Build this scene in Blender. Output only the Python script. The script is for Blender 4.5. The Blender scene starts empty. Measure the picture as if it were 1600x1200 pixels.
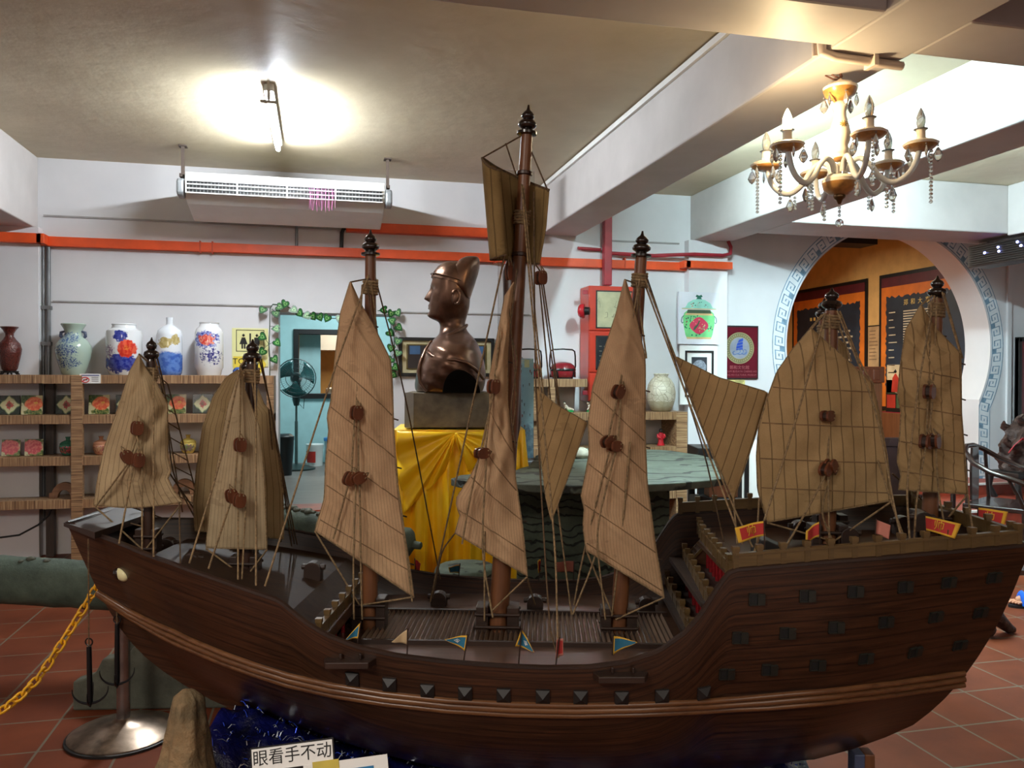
import bpy, bmesh, math, random
from mathutils import Vector, Matrix

RND = random.Random(11)
sc = bpy.context.scene
COL = sc.collection
PI = math.pi

# ------------------------------------------------------------------ camera
F_PX, YAW, PITCH, ROLL, EYE = 1267.0, math.radians(13.43), math.radians(0.508), math.radians(0.163), 1.5
_r = Vector((math.cos(YAW), -math.sin(YAW), 0))
_f = Vector((math.sin(YAW) * math.cos(PITCH), math.cos(YAW) * math.cos(PITCH), -math.sin(PITCH)))
_u = _r.cross(_f)
CR = _r * math.cos(ROLL) + _u * math.sin(ROLL)
CU = _u * math.cos(ROLL) - _r * math.sin(ROLL)
cd = bpy.data.cameras.new('camera')
cam = bpy.data.objects.new('camera', cd)
COL.objects.link(cam)
cam.matrix_world = Matrix(((CR.x, CU.x, -_f.x, 0), (CR.y, CU.y, -_f.y, 0), (CR.z, CU.z, -_f.z, EYE), (0, 0, 0, 1)))
cd.sensor_fit = 'HORIZONTAL'
cd.sensor_width = 36
cd.lens = 36 * F_PX / 1600
cd.clip_start = 0.05
sc.camera = cam

# ------------------------------------------------------------------ world and exposure
w = bpy.data.worlds.new('world')
sc.world = w
w.use_nodes = True
w.node_tree.nodes['Background'].inputs[0].default_value = (0.02, 0.02, 0.022, 1)
w.node_tree.nodes['Background'].inputs[1].default_value = 1.0
vs_ = sc.view_settings
vs_.view_transform = 'Standard'
vs_.look = 'None'
vs_.exposure = 0.0
vs_.gamma = 1.0
vs_.use_curve_mapping = False
sc.cycles.max_bounces = 8
sc.cycles.diffuse_bounces = 5
sc.cycles.transmission_bounces = 8
sc.cycles.caustics_reflective = False
sc.cycles.caustics_refractive = False
sc.cycles.sample_clamp_indirect = 6.0
sc.cycles.use_denoising = True

# lamp strengths (the lamps themselves are built further down)
TUBE_MAIN, TUBE_BAY, TUBE_SIDE, BULB_WARM = 620.0, 1250.0, 1000.0, 680.0


def area(name, loc, size, power, col, rot=(0, 0, 0), sy=None):
    l = bpy.data.lights.new(name, 'AREA')
    l.energy = power
    l.color = col
    l.size = size
    if sy:
        l.shape = 'RECTANGLE'
        l.size_y = sy
    o = bpy.data.objects.new(name, l)
    o.location = loc
    o.rotation_euler = rot
    COL.objects.link(o)
    return o


# fill lamps added behind the camera; ceiling lamps of the rooms beyond the back wall
area('hall_fill_light', (-2.4, -0.6, 3.2), 1.8, 270, (1.0, 0.94, 0.86))
area('hall_fill_light', (1.0, -2.8, 3.2), 1.6, 80, (1.0, 0.93, 0.82))
area('washroom_ceiling_light', (0.4, 10.2, 2.9), 0.9, 60, (0.86, 0.97, 1.0))
area('mirror_room_light', (0.5, 13.6, 2.6), 0.8, 30, (1.0, 0.9, 0.7))  # lights the added room behind the mirror frame
area('gallery_ceiling_light', (5.2, 9.8, 3.3), 1.2, 230, (1.0, 0.88, 0.72))


# ------------------------------------------------------------------ pixel -> world
def ray(px, py):
    return _f + CR * ((px - 800) / F_PX) - CU * ((py - 600) / F_PX)


def atY(px, py, Y):
    d = ray(px, py)
    return Vector((0, 0, EYE)) + d * (Y / d.y)


def atX(px, py, X):
    d = ray(px, py)
    return Vector((0, 0, EYE)) + d * (X / d.x)


def atZ(px, py, Z):
    d = ray(px, py)
    return Vector((0, 0, EYE)) + d * ((Z - EYE) / d.z)


SD = 2.305                                     # distance of the ship's centre line
FWH = Vector((math.sin(YAW), math.cos(YAW), 0))
RTH = Vector((math.cos(YAW), -math.sin(YAW), 0))
SHIP = FWH * SD


def S(px, py, y):
    """pixel -> the ship's own frame (x along the hull, y away from the photographer, z up) on the plane y"""
    d = ray(px, py)
    p = Vector((0, 0, EYE)) + d * ((SD + y) / d.dot(FWH))
    return Vector((p.dot(RTH), y, p.z))


# ------------------------------------------------------------------ mesh builder
def bez(a, b, t):
    return a + (b - a) * t


def lerp(a, b, t):
    return a + (b - a) * t


def interp(tab, x):
    if x <= tab[0][0]:
        return tab[0][1]
    for (x0, y0), (x1, y1) in zip(tab, tab[1:]):
        if x <= x1:
            return y0 + (y1 - y0) * (x - x0) / (x1 - x0)
    return tab[-1][1]


def sm(tab, x):
    """smooth interpolation (Catmull-Rom like) of a table"""
    if x <= tab[0][0]:
        return tab[0][1]
    if x >= tab[-1][0]:
        return tab[-1][1]
    for i in range(len(tab) - 1):
        x0, y0 = tab[i]
        x1, y1 = tab[i + 1]
        if x <= x1:
            h = x1 - x0
            m0 = (y1 - tab[i - 1][1]) / (x1 - tab[i - 1][0]) if i > 0 else (y1 - y0) / h
            m1 = (tab[i + 2][1] - y0) / (tab[i + 2][0] - x0) if i + 2 < len(tab) else (y1 - y0) / h
            t = (x - x0) / h
            return ((2 * t ** 3 - 3 * t * t + 1) * y0 + (t ** 3 - 2 * t * t + t) * h * m0 + (-2 * t ** 3 + 3 * t * t) * y1 + (t ** 3 - t * t) * h * m1)


class MB:
    def __init__(self):
        self.v, self.f, self.m, self.uv = [], [], [], {}

    def add(self, vs, fs, m=0):
        n = len(self.v)
        self.v += [Vector(p) for p in vs]
        for f in fs:
            self.f.append([i + n for i in f])
            self.m.append(m)
        return self

    def box(self, x0, x1, y0, y1, z0, z1, m=0, T=None):
        vs = [(x0, y0, z0), (x1, y0, z0), (x1, y1, z0), (x0, y1, z0), (x0, y0, z1), (x1, y0, z1), (x1, y1, z1), (x0, y1, z1)]
        if T is not None:
            vs = [T @ Vector(p) for p in vs]
        return self.add(vs, [(0, 3, 2, 1), (4, 5, 6, 7), (0, 1, 5, 4), (1, 2, 6, 5), (2, 3, 7, 6), (3, 0, 4, 7)], m)

    def cb(self, c, sx, sy, sz, m=0, R=None):
        T = Matrix.Translation(c)
        if R is not None:
            T = T @ R.to_4x4()
        return self.box(-sx / 2, sx / 2, -sy / 2, sy / 2, -sz / 2, sz / 2, m, T)

    def tube(self, pts, r, n=8, m=0, caps=True, closed=False, sq=1.0):
        pts = [Vector(p) for p in pts]
        k = len(pts)
        rs = r if isinstance(r, (list, tuple)) else [r] * k
        up = None
        vs = []
        for i, p in enumerate(pts):
            if closed:
                d = pts[(i + 1) % k] - pts[i - 1]
            else:
                d = pts[min(i + 1, k - 1)] - pts[max(i - 1, 0)]
            if d.length < 1e-9:
                d = Vector((0, 0, 1))
            d.normalize()
            if up is None:
                a = Vector((0, 0, 1)) if abs(d.z) < 0.9 else Vector((1, 0, 0))
                up = (a - d * a.dot(d)).normalized()
            else:
                up = up - d * up.dot(d)
                if up.length < 1e-6:
                    up = d.orthogonal()
                up.normalize()
            s = d.cross(up)
            for j in range(n):
                t = 2 * PI * j / n
                vs.append(p + (up * math.cos(t) * sq + s * math.sin(t)) * rs[i])
        fs = []
        for i in range(k if closed else k - 1):
            a, b = i * n, ((i + 1) % k) * n
            for j in range(n):
                j2 = (j + 1) % n
                fs.append((a + j, a + j2, b + j2, b + j))
        if caps and not closed:
            fs.append(tuple(range(n - 1, -1, -1)))
            fs.append(tuple(range((k - 1) * n, k * n)))
        return self.add(vs, fs, m)

    def lathe(self, prof, n=24, m=0, c=(0, 0, 0), T=None, a0=0.0, sx=1.0, sy=1.0):
        c = Vector(c)
        vs = []
        for r, z in prof:
            for j in range(n):
                t = a0 + 2 * PI * j / n
                vs.append(c + Vector((r * math.cos(t) * sx, r * math.sin(t) * sy, z)))
        if T is not None:
            vs = [T @ p for p in vs]
        fs = []
        for i in range(len(prof) - 1):
            for j in range(n):
                j2 = (j + 1) % n
                fs.append((i * n + j, i * n + j2, (i + 1) * n + j2, (i + 1) * n + j))
        fs.append(tuple(range(n - 1, -1, -1)))
        fs.append(tuple(range((len(prof) - 1) * n, len(prof) * n)))
        return self.add(vs, fs, m)

    def prism(self, poly, d, m=0, T=None, axis='y', o=0.0):
        """a 2-D outline extruded by d; axis y: outline in x,z going from y=o to y=o+d"""
        k = len(poly)
        vs = []
        for t in (o, o + d):
            for a, b in poly:
                vs.append(Vector((a, t, b)) if axis == 'y' else (Vector((a, b, t)) if axis == 'z' else Vector((t, a, b))))
        if T is not None:
            vs = [T @ p for p in vs]
        fs = [tuple(range(k)), tuple(range(2 * k - 1, k - 1, -1))]
        for i in range(k):
            j = (i + 1) % k
            fs.append((i, i + k, j + k, j))
        return self.add(vs, fs, m)

    def grid(self, fn, nu, nv, m=0, wrap=False):
        vs = []
        for i in range(nu + 1):
            for j in range(nv + (0 if wrap else 1)):
                vs.append(fn(i / nu, j / nv))
        k = nv if wrap else nv + 1
        fs = []
        for i in range(nu):
            for j in range(nv):
                j2 = (j + 1) % k
                fs.append((i * k + j, (i + 1) * k + j, (i + 1) * k + j2, i * k + j2))
        return self.add(vs, fs, m)

    def ball(self, c, r, m=0, nu=10, nv=14, sx=1, sy=1, sz=1, R=None):
        c = Vector(c)

        def fn(u, v):
            a, b = PI * u, 2 * PI * v
            p = Vector((sx * r * math.sin(a) * math.cos(b), sy * r * math.sin(a) * math.sin(b), -sz * r * math.cos(a)))
            if R is not None:
                p = R @ p
            return c + p
        return self.grid(fn, nu, nv, m, wrap=True)

    def mesh(self, name, mats, smooth=0.0):
        me = bpy.data.meshes.new(name)
        me.from_pydata([tuple(p) for p in self.v], [], self.f)
        for mt in (mats if isinstance(mats, (list, tuple)) else [mats]):
            me.materials.append(mt)
        me.polygons.foreach_set('material_index', self.m)
        bm = bmesh.new()
        bm.from_mesh(me)
        bmesh.ops.remove_doubles(bm, verts=bm.verts, dist=1e-6)
        bmesh.ops.recalc_face_normals(bm, faces=bm.faces)
        bm.to_mesh(me)
        bm.free()
        if smooth:
            me.shade_smooth()
            me.set_sharp_from_angle(angle=math.radians(smooth))
        return me

    def build(self, name, mats, parent=None, smooth=0.0, loc=None, rz=0.0, bevel=0.0, solid=0.0, sub=0):
        o = bpy.data.objects.new(name, self.mesh(name, mats, smooth))
        COL.objects.link(o)
        if parent is not None:
            o.parent = parent
        if loc is not None:
            o.location = loc
        o.rotation_euler.z = rz
        if solid:
            md = o.modifiers.new('thickness', 'SOLIDIFY')
            md.thickness = abs(solid)
            md.offset = -1 if solid > 0 else 0
        if bevel:
            md = o.modifiers.new('edges', 'BEVEL')
            md.width = bevel
            md.segments = 2
            md.limit_method = 'ANGLE'
        if sub:
            md = o.modifiers.new('smooth', 'SUBSURF')
            md.levels = md.render_levels = sub
        return o


def tag(o, label, cat, group=None, kind=None):
    o['label'] = label
    o['category'] = cat
    if group:
        o['group'] = group
    if kind:
        o['kind'] = kind
    return o


def thing(name, label, cat, loc=(0, 0, 0), rz=0.0, group=None):
    o = bpy.data.objects.new(name, None)
    COL.objects.link(o)
    o.location = loc
    o.rotation_euler.z = rz
    o.empty_display_size = 0.05
    return tag(o, label, cat, group)


def struct(name, mb, mats, smooth=0.0, bevel=0.0, **k):
    o = mb.build(name, mats, smooth=smooth, bevel=bevel, **k)
    o['kind'] = 'structure'
    return o


def dup(o, loc, rz=None, label=None):
    c = o.copy()
    COL.objects.link(c)
    c.location = loc
    if rz is not None:
        c.rotation_euler.z = rz
    if label:
        c['label'] = label
    for ch in [x for x in COL.objects if x.parent is o]:
        d = ch.copy()
        COL.objects.link(d)
        d.parent = c
        for g in [x for x in COL.objects if x.parent is ch]:
            e = g.copy()
            COL.objects.link(e)
            e.parent = d
    return c


def child_copy(o, parent, loc=None, rot=None):
    c = o.copy()
    COL.objects.link(c)
    c.parent = parent
    if loc is not None:
        c.location = loc
    if rot is not None:
        c.rotation_euler = rot
    return c


def text_geo(txt, size, depth=0.0006, align='CENTER'):
    """vertices and faces of a line of lettering, lying in the x,z plane and facing -y"""
    cu = bpy.data.curves.new('lettering', 'FONT')
    cu.body = txt
    cu.size = size
    cu.align_x = align
    cu.align_y = 'CENTER'
    cu.resolution_u = 2
    cu.extrude = depth / 2
    ob = bpy.data.objects.new('lettering', cu)
    me = bpy.data.meshes.new_from_object(ob)
    vs = [Vector((p.co.x, -p.co.z, p.co.y)) for p in me.vertices]
    fs = [tuple(p.vertices) for p in me.polygons]
    bpy.data.meshes.remove(me)
    bpy.data.objects.remove(ob)
    bpy.data.curves.remove(cu)
    return vs, fs


def add_text(mb, txt, size, at, m=0, T=None, depth=0.0006, sx=1.0, align='CENTER'):
    vs, fs = text_geo(txt, size, depth, align)
    vs = [Vector((p.x * sx, p.y, p.z)) + Vector(at) for p in vs]
    if T is not None:
        vs = [T @ p for p in vs]
    mb.add(vs, fs, m)


# ------------------------------------------------------------------ materials
def lin(c):
    return tuple(((x / 255) / 12.92 if x / 255 <= 0.04045 else ((x / 255 + 0.055) / 1.055) ** 2.4) for x in c)


def rgba(c):
    return lin(c) + (1.0,)


class NT:
    def __init__(self, name):
        self.mat = bpy.data.materials.new(name)
        self.mat.use_nodes = True
        self.t = self.mat.node_tree
        self.b = self.t.nodes['Principled BSDF']
        self.tc = None

    def n(self, typ, **k):
        nd = self.t.nodes.new(typ)
        for a, v in k.items():
            setattr(nd, a, v)
        return nd

    def link(self, a, b):
        self.t.links.new(a, b)

    def coord(self, which='Object', scale=(1, 1, 1), rot=(0, 0, 0), loc=(0, 0, 0)):
        if self.tc is None:
            self.tc = self.n('ShaderNodeTexCoord')
        mp = self.n('ShaderNodeMapping')
        mp.inputs['Scale'].default_value = scale
        mp.inputs['Rotation'].default_value = rot
        mp.inputs['Location'].default_value = loc
        self.link(self.tc.outputs[which], mp.inputs[0])
        return mp.outputs[0]

    def noise(self, vec, scale=5.0, detail=4.0, rough=0.55, dist=0.0):
        nd = self.n('ShaderNodeTexNoise')
        nd.inputs['Scale'].default_value = scale
        nd.inputs['Detail'].default_value = detail
        nd.inputs['Roughness'].default_value = rough
        nd.inputs['Distortion'].default_value = dist
        self.link(vec, nd.inputs['Vector'])
        return nd.outputs['Fac']

    def ramp(self, fac, stops, interp='LINEAR'):
        nd = self.n('ShaderNodeValToRGB')
        cr = nd.color_ramp
        cr.interpolation = interp
        while len(cr.elements) < len(stops):
            cr.elements.new(0.5)
        for e, (p, c) in zip(cr.elements, stops):
            e.position = p
            e.color = rgba(c) if len(c) == 3 and max(c) > 1 else (tuple(c) + (1,))[:4]
        self.link(fac, nd.inputs[0])
        return nd.outputs[0]

    def math(self, op, a, b=None, c=None):
        nd = self.n('ShaderNodeMath', operation=op)
        for i, x in enumerate((a, b, c)):
            if x is None:
                continue
            if isinstance(x, (int, float)):
                nd.inputs[i].default_value = x
            else:
                self.link(x, nd.inputs[i])
        return nd.outputs[0]

    def mix(self, fac, a, b, mode='MIX'):
        nd = self.n('ShaderNodeMix', data_type='RGBA', blend_type=mode)
        for i, x in ((0, fac), (6, a), (7, b)):
            if isinstance(x, (int, float)):
                nd.inputs[i].default_value = x
            elif isinstance(x, tuple):
                nd.inputs[i].default_value = rgba(x)
            else:
                self.link(x, nd.inputs[i])
        return nd.outputs[2]

    def xyz(self, vec):
        nd = self.n('ShaderNodeSeparateXYZ')
        self.link(vec, nd.inputs[0])
        return nd.outputs

    def bump(self, h, strength=0.3, dist=0.01):
        nd = self.n('ShaderNodeBump')
        nd.inputs['Strength'].default_value = strength
        nd.inputs['Distance'].default_value = dist
        self.link(h, nd.inputs['Height'])
        self.link(nd.outputs[0], self.b.inputs['Normal'])

    def col(self, c):
        if isinstance(c, tuple):
            self.b.inputs['Base Color'].default_value = rgba(c)
        else:
            self.link(c, self.b.inputs['Base Color'])

    def set(self, rough=0.6, metal=0.0, spec=0.5, coat=0.0):
        self.b.inputs['Roughness'].default_value = rough
        self.b.inputs['Metallic'].default_value = metal
        self.b.inputs['Specular IOR Level'].default_value = spec
        self.b.inputs['Coat Weight'].default_value = coat
        return self


def plain(name, c, rough=0.6, metal=0.0, var=0.12, scale=6.0, bump=0.0, spec=0.5, coat=0.0):
    m = NT(name).set(rough, metal, spec, coat)
    f = m.noise(m.coord(), scale)
    d = tuple(max(0, x * (1 - var)) for x in c)
    e = tuple(min(255, x * (1 + var)) for x in c)
    m.col(m.ramp(f, [(0.3, d), (0.7, e)]))
    if bump:
        m.bump(m.noise(m.coord(), scale * 4), bump, 0.004)
    return m.mat


def wood(name, dark, light, axis=0, rough=0.35, stretch=18.0, coat=0.0, scale=3.0, bump=0.05):
    m = NT(name).set(rough, coat=coat)
    s = [stretch] * 3
    s[axis] = 1.0
    f = m.noise(m.coord(scale=tuple(s)), scale, 6, 0.6, 0.6)
    g = m.noise(m.coord(), 1.7, 3)
    c = m.ramp(f, [(0.28, dark), (0.72, light)])
    c = m.mix(m.math('MULTIPLY', g, 0.45), c, dark)
    m.col(c)
    m.bump(f, bump, 0.003)
    return m.mat


def emit(name, c, strength):
    m = NT(name)
    m.col(c)
    m.b.inputs['Emission Color'].default_value = rgba(c)
    m.b.inputs['Emission Strength'].default_value = strength
    return m.mat


def blobs(name, base, layers, rough=0.2, coat=0.3, base_var=None):
    """painted decoration: layers of (centre, radius xyz, noise scale, noise amount, colour, colour 2) over a base colour, in the object's own frame"""
    m = NT(name).set(rough, coat=coat)
    v = m.coord()
    c = base
    if base_var:
        c = m.ramp(m.noise(v, base_var[0]), [(0.35, base), (0.65, base_var[1])])
    for ctr, rad, ns, amt, c1, c2 in layers:
        mp = m.n('ShaderNodeMapping', vector_type='POINT')
        sc_ = tuple(1 / x for x in rad)
        mp.inputs['Scale'].default_value = sc_
        mp.inputs['Location'].default_value = tuple(-a * b for a, b in zip(ctr, sc_))
        m.link(m.tc.outputs['Object'], mp.inputs[0])
        ln = m.n('ShaderNodeVectorMath', operation='LENGTH')
        m.link(mp.outputs[0], ln.inputs[0])
        nz = m.noise(v, ns, 3, 0.6)
        d = m.math('ADD', ln.outputs['Value'], m.math('MULTIPLY', m.math('SUBTRACT', nz, 0.5), amt))
        fac = m.math('SMOOTH_MAX', m.math('MULTIPLY', m.math('SUBTRACT', 1.0, d), 9.0), 0.0, 0.05)
        fac = m.math('MINIMUM', fac, 1.0)
        cc = m.ramp(m.noise(v, ns * 1.7, 2), [(0.42, c1), (0.58, c2)])
        c = m.mix(fac, c, cc)
    m.col(c)
    return m.mat


def m_floor():
    m = NT('terracotta floor tiles').set(0.5, spec=0.15)
    P = m.xyz(m.coord('Object', loc=(-3.635, -3.57, 0)))
    T = 0.315
    gx = m.math('ABSOLUTE', m.math('SUBTRACT', m.math('FRACT', m.math('ADD', m.math('DIVIDE', P[0], T), 0.5)), 0.5))
    gy = m.math('ABSOLUTE', m.math('SUBTRACT', m.math('FRACT', m.math('ADD', m.math('DIVIDE', P[1], T), 0.5)), 0.5))
    g = m.math('LESS_THAN', m.math('MINIMUM', gx, gy), 0.016)
    cell = m.n('ShaderNodeTexWhiteNoise', noise_dimensions='2D')
    cv = m.n('ShaderNodeCombineXYZ')
    m.link(m.math('FLOOR', m.math('DIVIDE', P[0], T)), cv.inputs[0])
    m.link(m.math('FLOOR', m.math('DIVIDE', P[1], T)), cv.inputs[1])
    m.link(cv.outputs[0], cell.inputs[0])
    c = m.ramp(m.noise(m.coord(), 3.0, 5), [(0.3, (92, 44, 26)), (0.7, (118, 60, 36))])
    c = m.mix(m.math('MULTIPLY', cell.outputs[0], 0.25), c, (90, 46, 32))
    c = m.mix(g, c, (104, 98, 84))
    m.col(c)
    m.bump(m.math('SUBTRACT', 1.0, g), 0.25, 0.003)
    return m.mat


def m_zebra(axis=2):
    m = NT('zebra grain laminate').set(0.45)
    s = [1.0, 1.0, 1.0]
    for i in range(3):
        s[i] = 2.0 if i == axis else 60.0
    f = m.noise(m.coord(scale=tuple(s)), 1.3, 3, 0.6)
    m.col(m.ramp(f, [(0.32, (88, 62, 42)), (0.5, (142, 108, 76)), (0.68, (182, 150, 112))]))
    return m.mat


def m_ceiling():
    m = NT('stained white ceiling paint').set(0.5)
    f = m.noise(m.coord(), 1.1, 5, 0.6)
    g = m.noise(m.coord(), 4.0, 6, 0.65)
    c = m.ramp(f, [(0.3, (184, 171, 142)), (0.7, (212, 200, 172))])
    c = m.mix(m.math('MULTIPLY', g, 0.25), c, (180, 164, 130))
    m.col(c)
    m.bump(m.noise(m.coord(), 9.0, 5), 0.35, 0.01)
    return m.mat


M = {}
M['floor'] = m_floor()
M['zebra'] = m_zebra(2)
M['zebra_h'] = m_zebra(0)
M['ceiling'] = m_ceiling()
M['wall'] = plain('white wall paint', (212, 212, 214), 0.6, var=0.03, scale=1.5)
M['beam'] = plain('beam paint', (186, 181, 178), 0.55, var=0.05, scale=2.0, bump=0.1)
M['orange'] = plain('orange duct paint', (222, 82, 34), 0.45, var=0.06)
M['red'] = plain('red cabinet enamel', (188, 54, 34), 0.35, var=0.05, coat=0.3)
M['maroon'] = plain('maroon pipe paint', (148, 38, 50), 0.4)
M['black'] = plain('black paint', (18, 17, 17), 0.45)
M['dark'] = plain('dark hollow', (10, 10, 11), 0.9)
M['greymetal'] = plain('grey conduit metal', (120, 122, 124), 0.4, 0.6)
M['whiteplastic'] = plain('white plastic', (222, 222, 218), 0.4, var=0.02)
M['white'] = plain('white card', (230, 230, 226), 0.6, var=0.02)
M['cyanwall'] = plain('pale cyan wall paint', (168, 206, 208), 0.6, var=0.03)
M['yellowwall'] = plain('ochre wall paint', (204, 164, 100), 0.65, var=0.05)
M['planks'] = wood('grey floor planks', (82, 76, 72), (140, 132, 126), 0, 0.4)
M['redtile'] = plain('red step tiles', (142, 58, 38), 0.4, var=0.15, scale=8)
M['navy'] = plain('navy board', (34, 44, 62), 0.45)
M['fretground'] = plain('fret pattern blue grey', (112, 142, 164), 0.6, var=0.15, scale=20)
M['fretwhite'] = plain('fret pattern white', (218, 224, 228), 0.6, var=0.03)
M['glass'] = NT('clear glass').set(0.02).mat
M['glass'].node_tree.nodes['Principled BSDF'].inputs['Transmission Weight'].default_value = 1.0
M['glass'].node_tree.nodes['Principled BSDF'].inputs['IOR'].default_value = 1.45

YB, ZC, ZB = 7.5, 3.315, 2.86        # back wall, ceiling, underside of the beams
WT = 0.36

# ------------------------------------------------------------------ the room
fl = MB()
fl.box(-5, 9, -4.5, YB + 0.02, -0.1, 0)
struct('floor', fl, M['floor'])
ce = MB()
ce.box(-5, 9, -4.5, YB + WT, ZC, ZC + 0.1)
struct('ceiling', ce, M['ceiling'])

bw = MB()
DX0, DX1, DZ = -0.346, 0.672, 2.07
bw.box(-5, DX0, YB, YB + WT, 0, ZC)
bw.box(DX0, DX1, YB, YB + WT, DZ, ZC)
bw.box(DX1, 4.45, YB, YB + WT, 0, ZC)
bw.box(7.55, 9, YB, YB + WT, 0, ZC)
bw.box(-2.66, -2.24, YB - 0.1, YB, 0, 2.72)          # column under the left beam
bw.box(3.56, 3.98, YB - 0.1, YB, 0, ZB)              # column under the middle beam
# the moon gate: a round opening with straight jambs below
GC, GR, GLX, GLZ = Vector((5.97, 1.84)), 1.26, 1.12, 0.27
zc_leg = GC.y - math.sqrt(GR ** 2 - GLX ** 2)


def gate_outline(r, lx, z0, n=72):
    zz = GC.y - math.sqrt(max(r * r - lx * lx, 0))
    a0 = math.atan2(zz - GC.y, -lx)
    a1 = math.atan2(zz - GC.y, lx)
    a0 = a0 if a0 > 0 else a0 + 2 * PI
    pts = [(GC.x - lx, z0), (GC.x - lx, (z0 + zz) / 2)]
    for i in range(n + 1):
        t = a0 + (a1 - a0) * i / n
        pts.append((GC.x + r * math.cos(t), GC.y + r * math.sin(t)))
    pts += [(GC.x + lx, (z0 + zz) / 2), (GC.x + lx, z0)]
    return pts


def on_rect(p, z0):
    X0, X1, Z1 = 4.45, 7.55, ZC
    dx, dz = p[0] - GC.x, p[1] - GC.y
    if p[1] < GC.y:
        return (X0 if dx < 0 else X1, p[1])
    ts = []
    if dx:
        ts.append(((X1 if dx > 0 else X0) - GC.x) / dx)
    if dz > 0:
        ts.append((Z1 - GC.y) / dz)
    t = min(x for x in ts if x > 0)
    return (GC.x + dx * t, GC.y + dz * t)


hole = gate_outline(GR, GLX, 0.0)
out = [on_rect(p, 0) for p in hole]
n = len(hole)
for i in range(n - 1):
    q = [hole[i], hole[i + 1], out[i + 1], out[i]]
    # a corner of the rectangle falls between two radial lines
    if out[i][0] in (4.45,) and out[i + 1][1] == ZC and out[i][1] < ZC:
        q = [hole[i], hole[i + 1], out[i + 1], (4.45, ZC), out[i]]
    if out[i][1] == ZC and out[i + 1][0] == 7.55 and out[i + 1][1] < ZC:
        q = [hole[i], hole[i + 1], out[i + 1], (7.55, ZC), out[i]]
    bw.add([(a, YB, b) for a, b in q], [tuple(range(len(q)))])
    bw.add([(a, YB + WT, b) for a, b in q], [tuple(range(len(q)))[::-1]])
    bw.add([(hole[i][0], YB, hole[i][1]), (hole[i + 1][0], YB, hole[i + 1][1]), (hole[i + 1][0], YB + WT, hole[i + 1][1]), (hole[i][0], YB + WT, hole[i][1])], [(0, 3, 2, 1)])
struct('wall_back', bw, M['wall'], smooth=25)
for nm, a in (('wall_left', (-5.1, -5, -4.5, YB + WT, 0, ZC)), ('wall_right', (9, 9.1, -4.5, YB + WT, 0, ZC)), ('wall_front', (-5, 9, -4.6, -4.5, 0, ZC))):
    b = MB()
    b.box(*a)
    struct(nm, b, M['wall'])

for nm, a in (('beam_left', (-2.70, -2.27, -4.5, YB, 2.72, ZC)), ('beam_middle', (2.06, 2.43, -4.5, YB, ZB, ZC)), ('beam_bay', (3.62, 4.03, 2.95, YB, ZB, ZC)),
              ('beam_gate', (4.03, 9, 6.35, 6.92, ZB, ZC)), ('beam_right', (6.3, 6.75, 2.95, 6.35, 2.84, ZC))):
    b = MB()
    b.box(*a)
    struct(nm, b, M['beam'], bevel=0.012)
b = MB()
b.box(-2.27, 2.06, 2.62, 2.95, ZB + 0.003, ZC)
b.box(2.43, 9, 2.62, 2.95, ZB + 0.003, ZC)
struct('beam_cross', b, M['beam'], bevel=0.012)

# thin grey battens that run along the back wall
b = MB()
b.box(-2.23, 2.06, YB - 0.012, YB, 2.825, 2.84)
b.box(-2.16, -0.40, YB - 0.012, YB, 2.115, 2.127)
b.box(0.70, 1.96, YB - 0.012, YB, 2.085, 2.097)
b.box(2.76, 3.5, YB - 0.012, YB, 2.825, 2.84)
struct('trim_1', b, plain('grey batten paint', (150, 148, 146), 0.5))

# raised threshold step in the doorway, and the stepped platform in front of the moon gate
b = MB()
b.box(DX0, DX1, YB - 0.02, YB + WT, 0, 0.3)
struct('step_washroom', b, M['redtile'])
b = MB()
b.box(4.5, 9, 6.05, YB, 0, 0.14)
b.box(4.56, 9, 6.3, YB, 0.14, 0.27)
b.box(4.6, 9, 7.15, YB, 0.27, 0.39)
b.box(4.86, 7.08, YB, YB + WT, 0, 0.39)
struct('step_gate', b, M['redtile'])
b = MB()
b.box(4.5, 9, 6.035, 6.07, 0.125, 0.145)
b.box(4.56, 9, 6.285, 6.32, 0.255, 0.275)
b.box(4.6, 9, 7.135, 7.17, 0.375, 0.395)
struct('trim_2', b, M['white'])

# the washroom lobby beyond the doorway
b = MB()
b.box(-1.2, 2.0, YB + WT, 11.6, 0.2, 0.3)
struct('floor_washroom', b, M['planks'])
b = MB()
HX0, HX1, HZ0, HZ1 = -0.265, 0.50, 1.26, 2.08
YW = 11.6
b.box(-1.2, HX0, YW, YW + 0.1, 0.3, 3.2)
b.box(HX1, 2.0, YW, YW + 0.1, 0.3, 3.2)
b.box(HX0, HX1, YW, YW + 0.1, 0.3, HZ0)
b.box(HX0, HX1, YW, YW + 0.1, HZ1, 3.2)
b.box(-1.3, -1.2, YB + WT, YW, 0.3, 3.2)
b.box(2.0, 2.1, YB + WT, YW, 0.3, 3.2)
b.box(-1.3, 2.1, YB + WT, YW + 0.1, 3.2, 3.3)
struct('wall_washroom', b, M['cyanwall'])
# added room standing in for what the framed mirror reflects
b = MB()
b.box(-1.5, 2.5, 15.0, 15.1, 0.3, 3.0)
b.box(-1.6, -1.5, YW + 0.1, 15.1, 0.3, 3.0)
b.box(2.5, 2.6, YW + 0.1, 15.1, 0.3, 3.0)
b.box(-1.6, 2.6, YW + 0.1, 15.1, 2.95, 3.05)
struct('wall_mirror_room', b, M['yellowwall'])
b = MB()
b.box(-1.6, 2.6, YW + 0.1, 15.1, 0.2, 0.3)
struct('floor_mirror_room', b, M['redtile'])
b = MB()
b.box(HX0, 0.03, YW + 0.3, YW + 0.4, 0.3, 2.95)
struct('partition_mirror_room', b, M['cyanwall'])  # added strip standing in for the reflected door jamb
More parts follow.
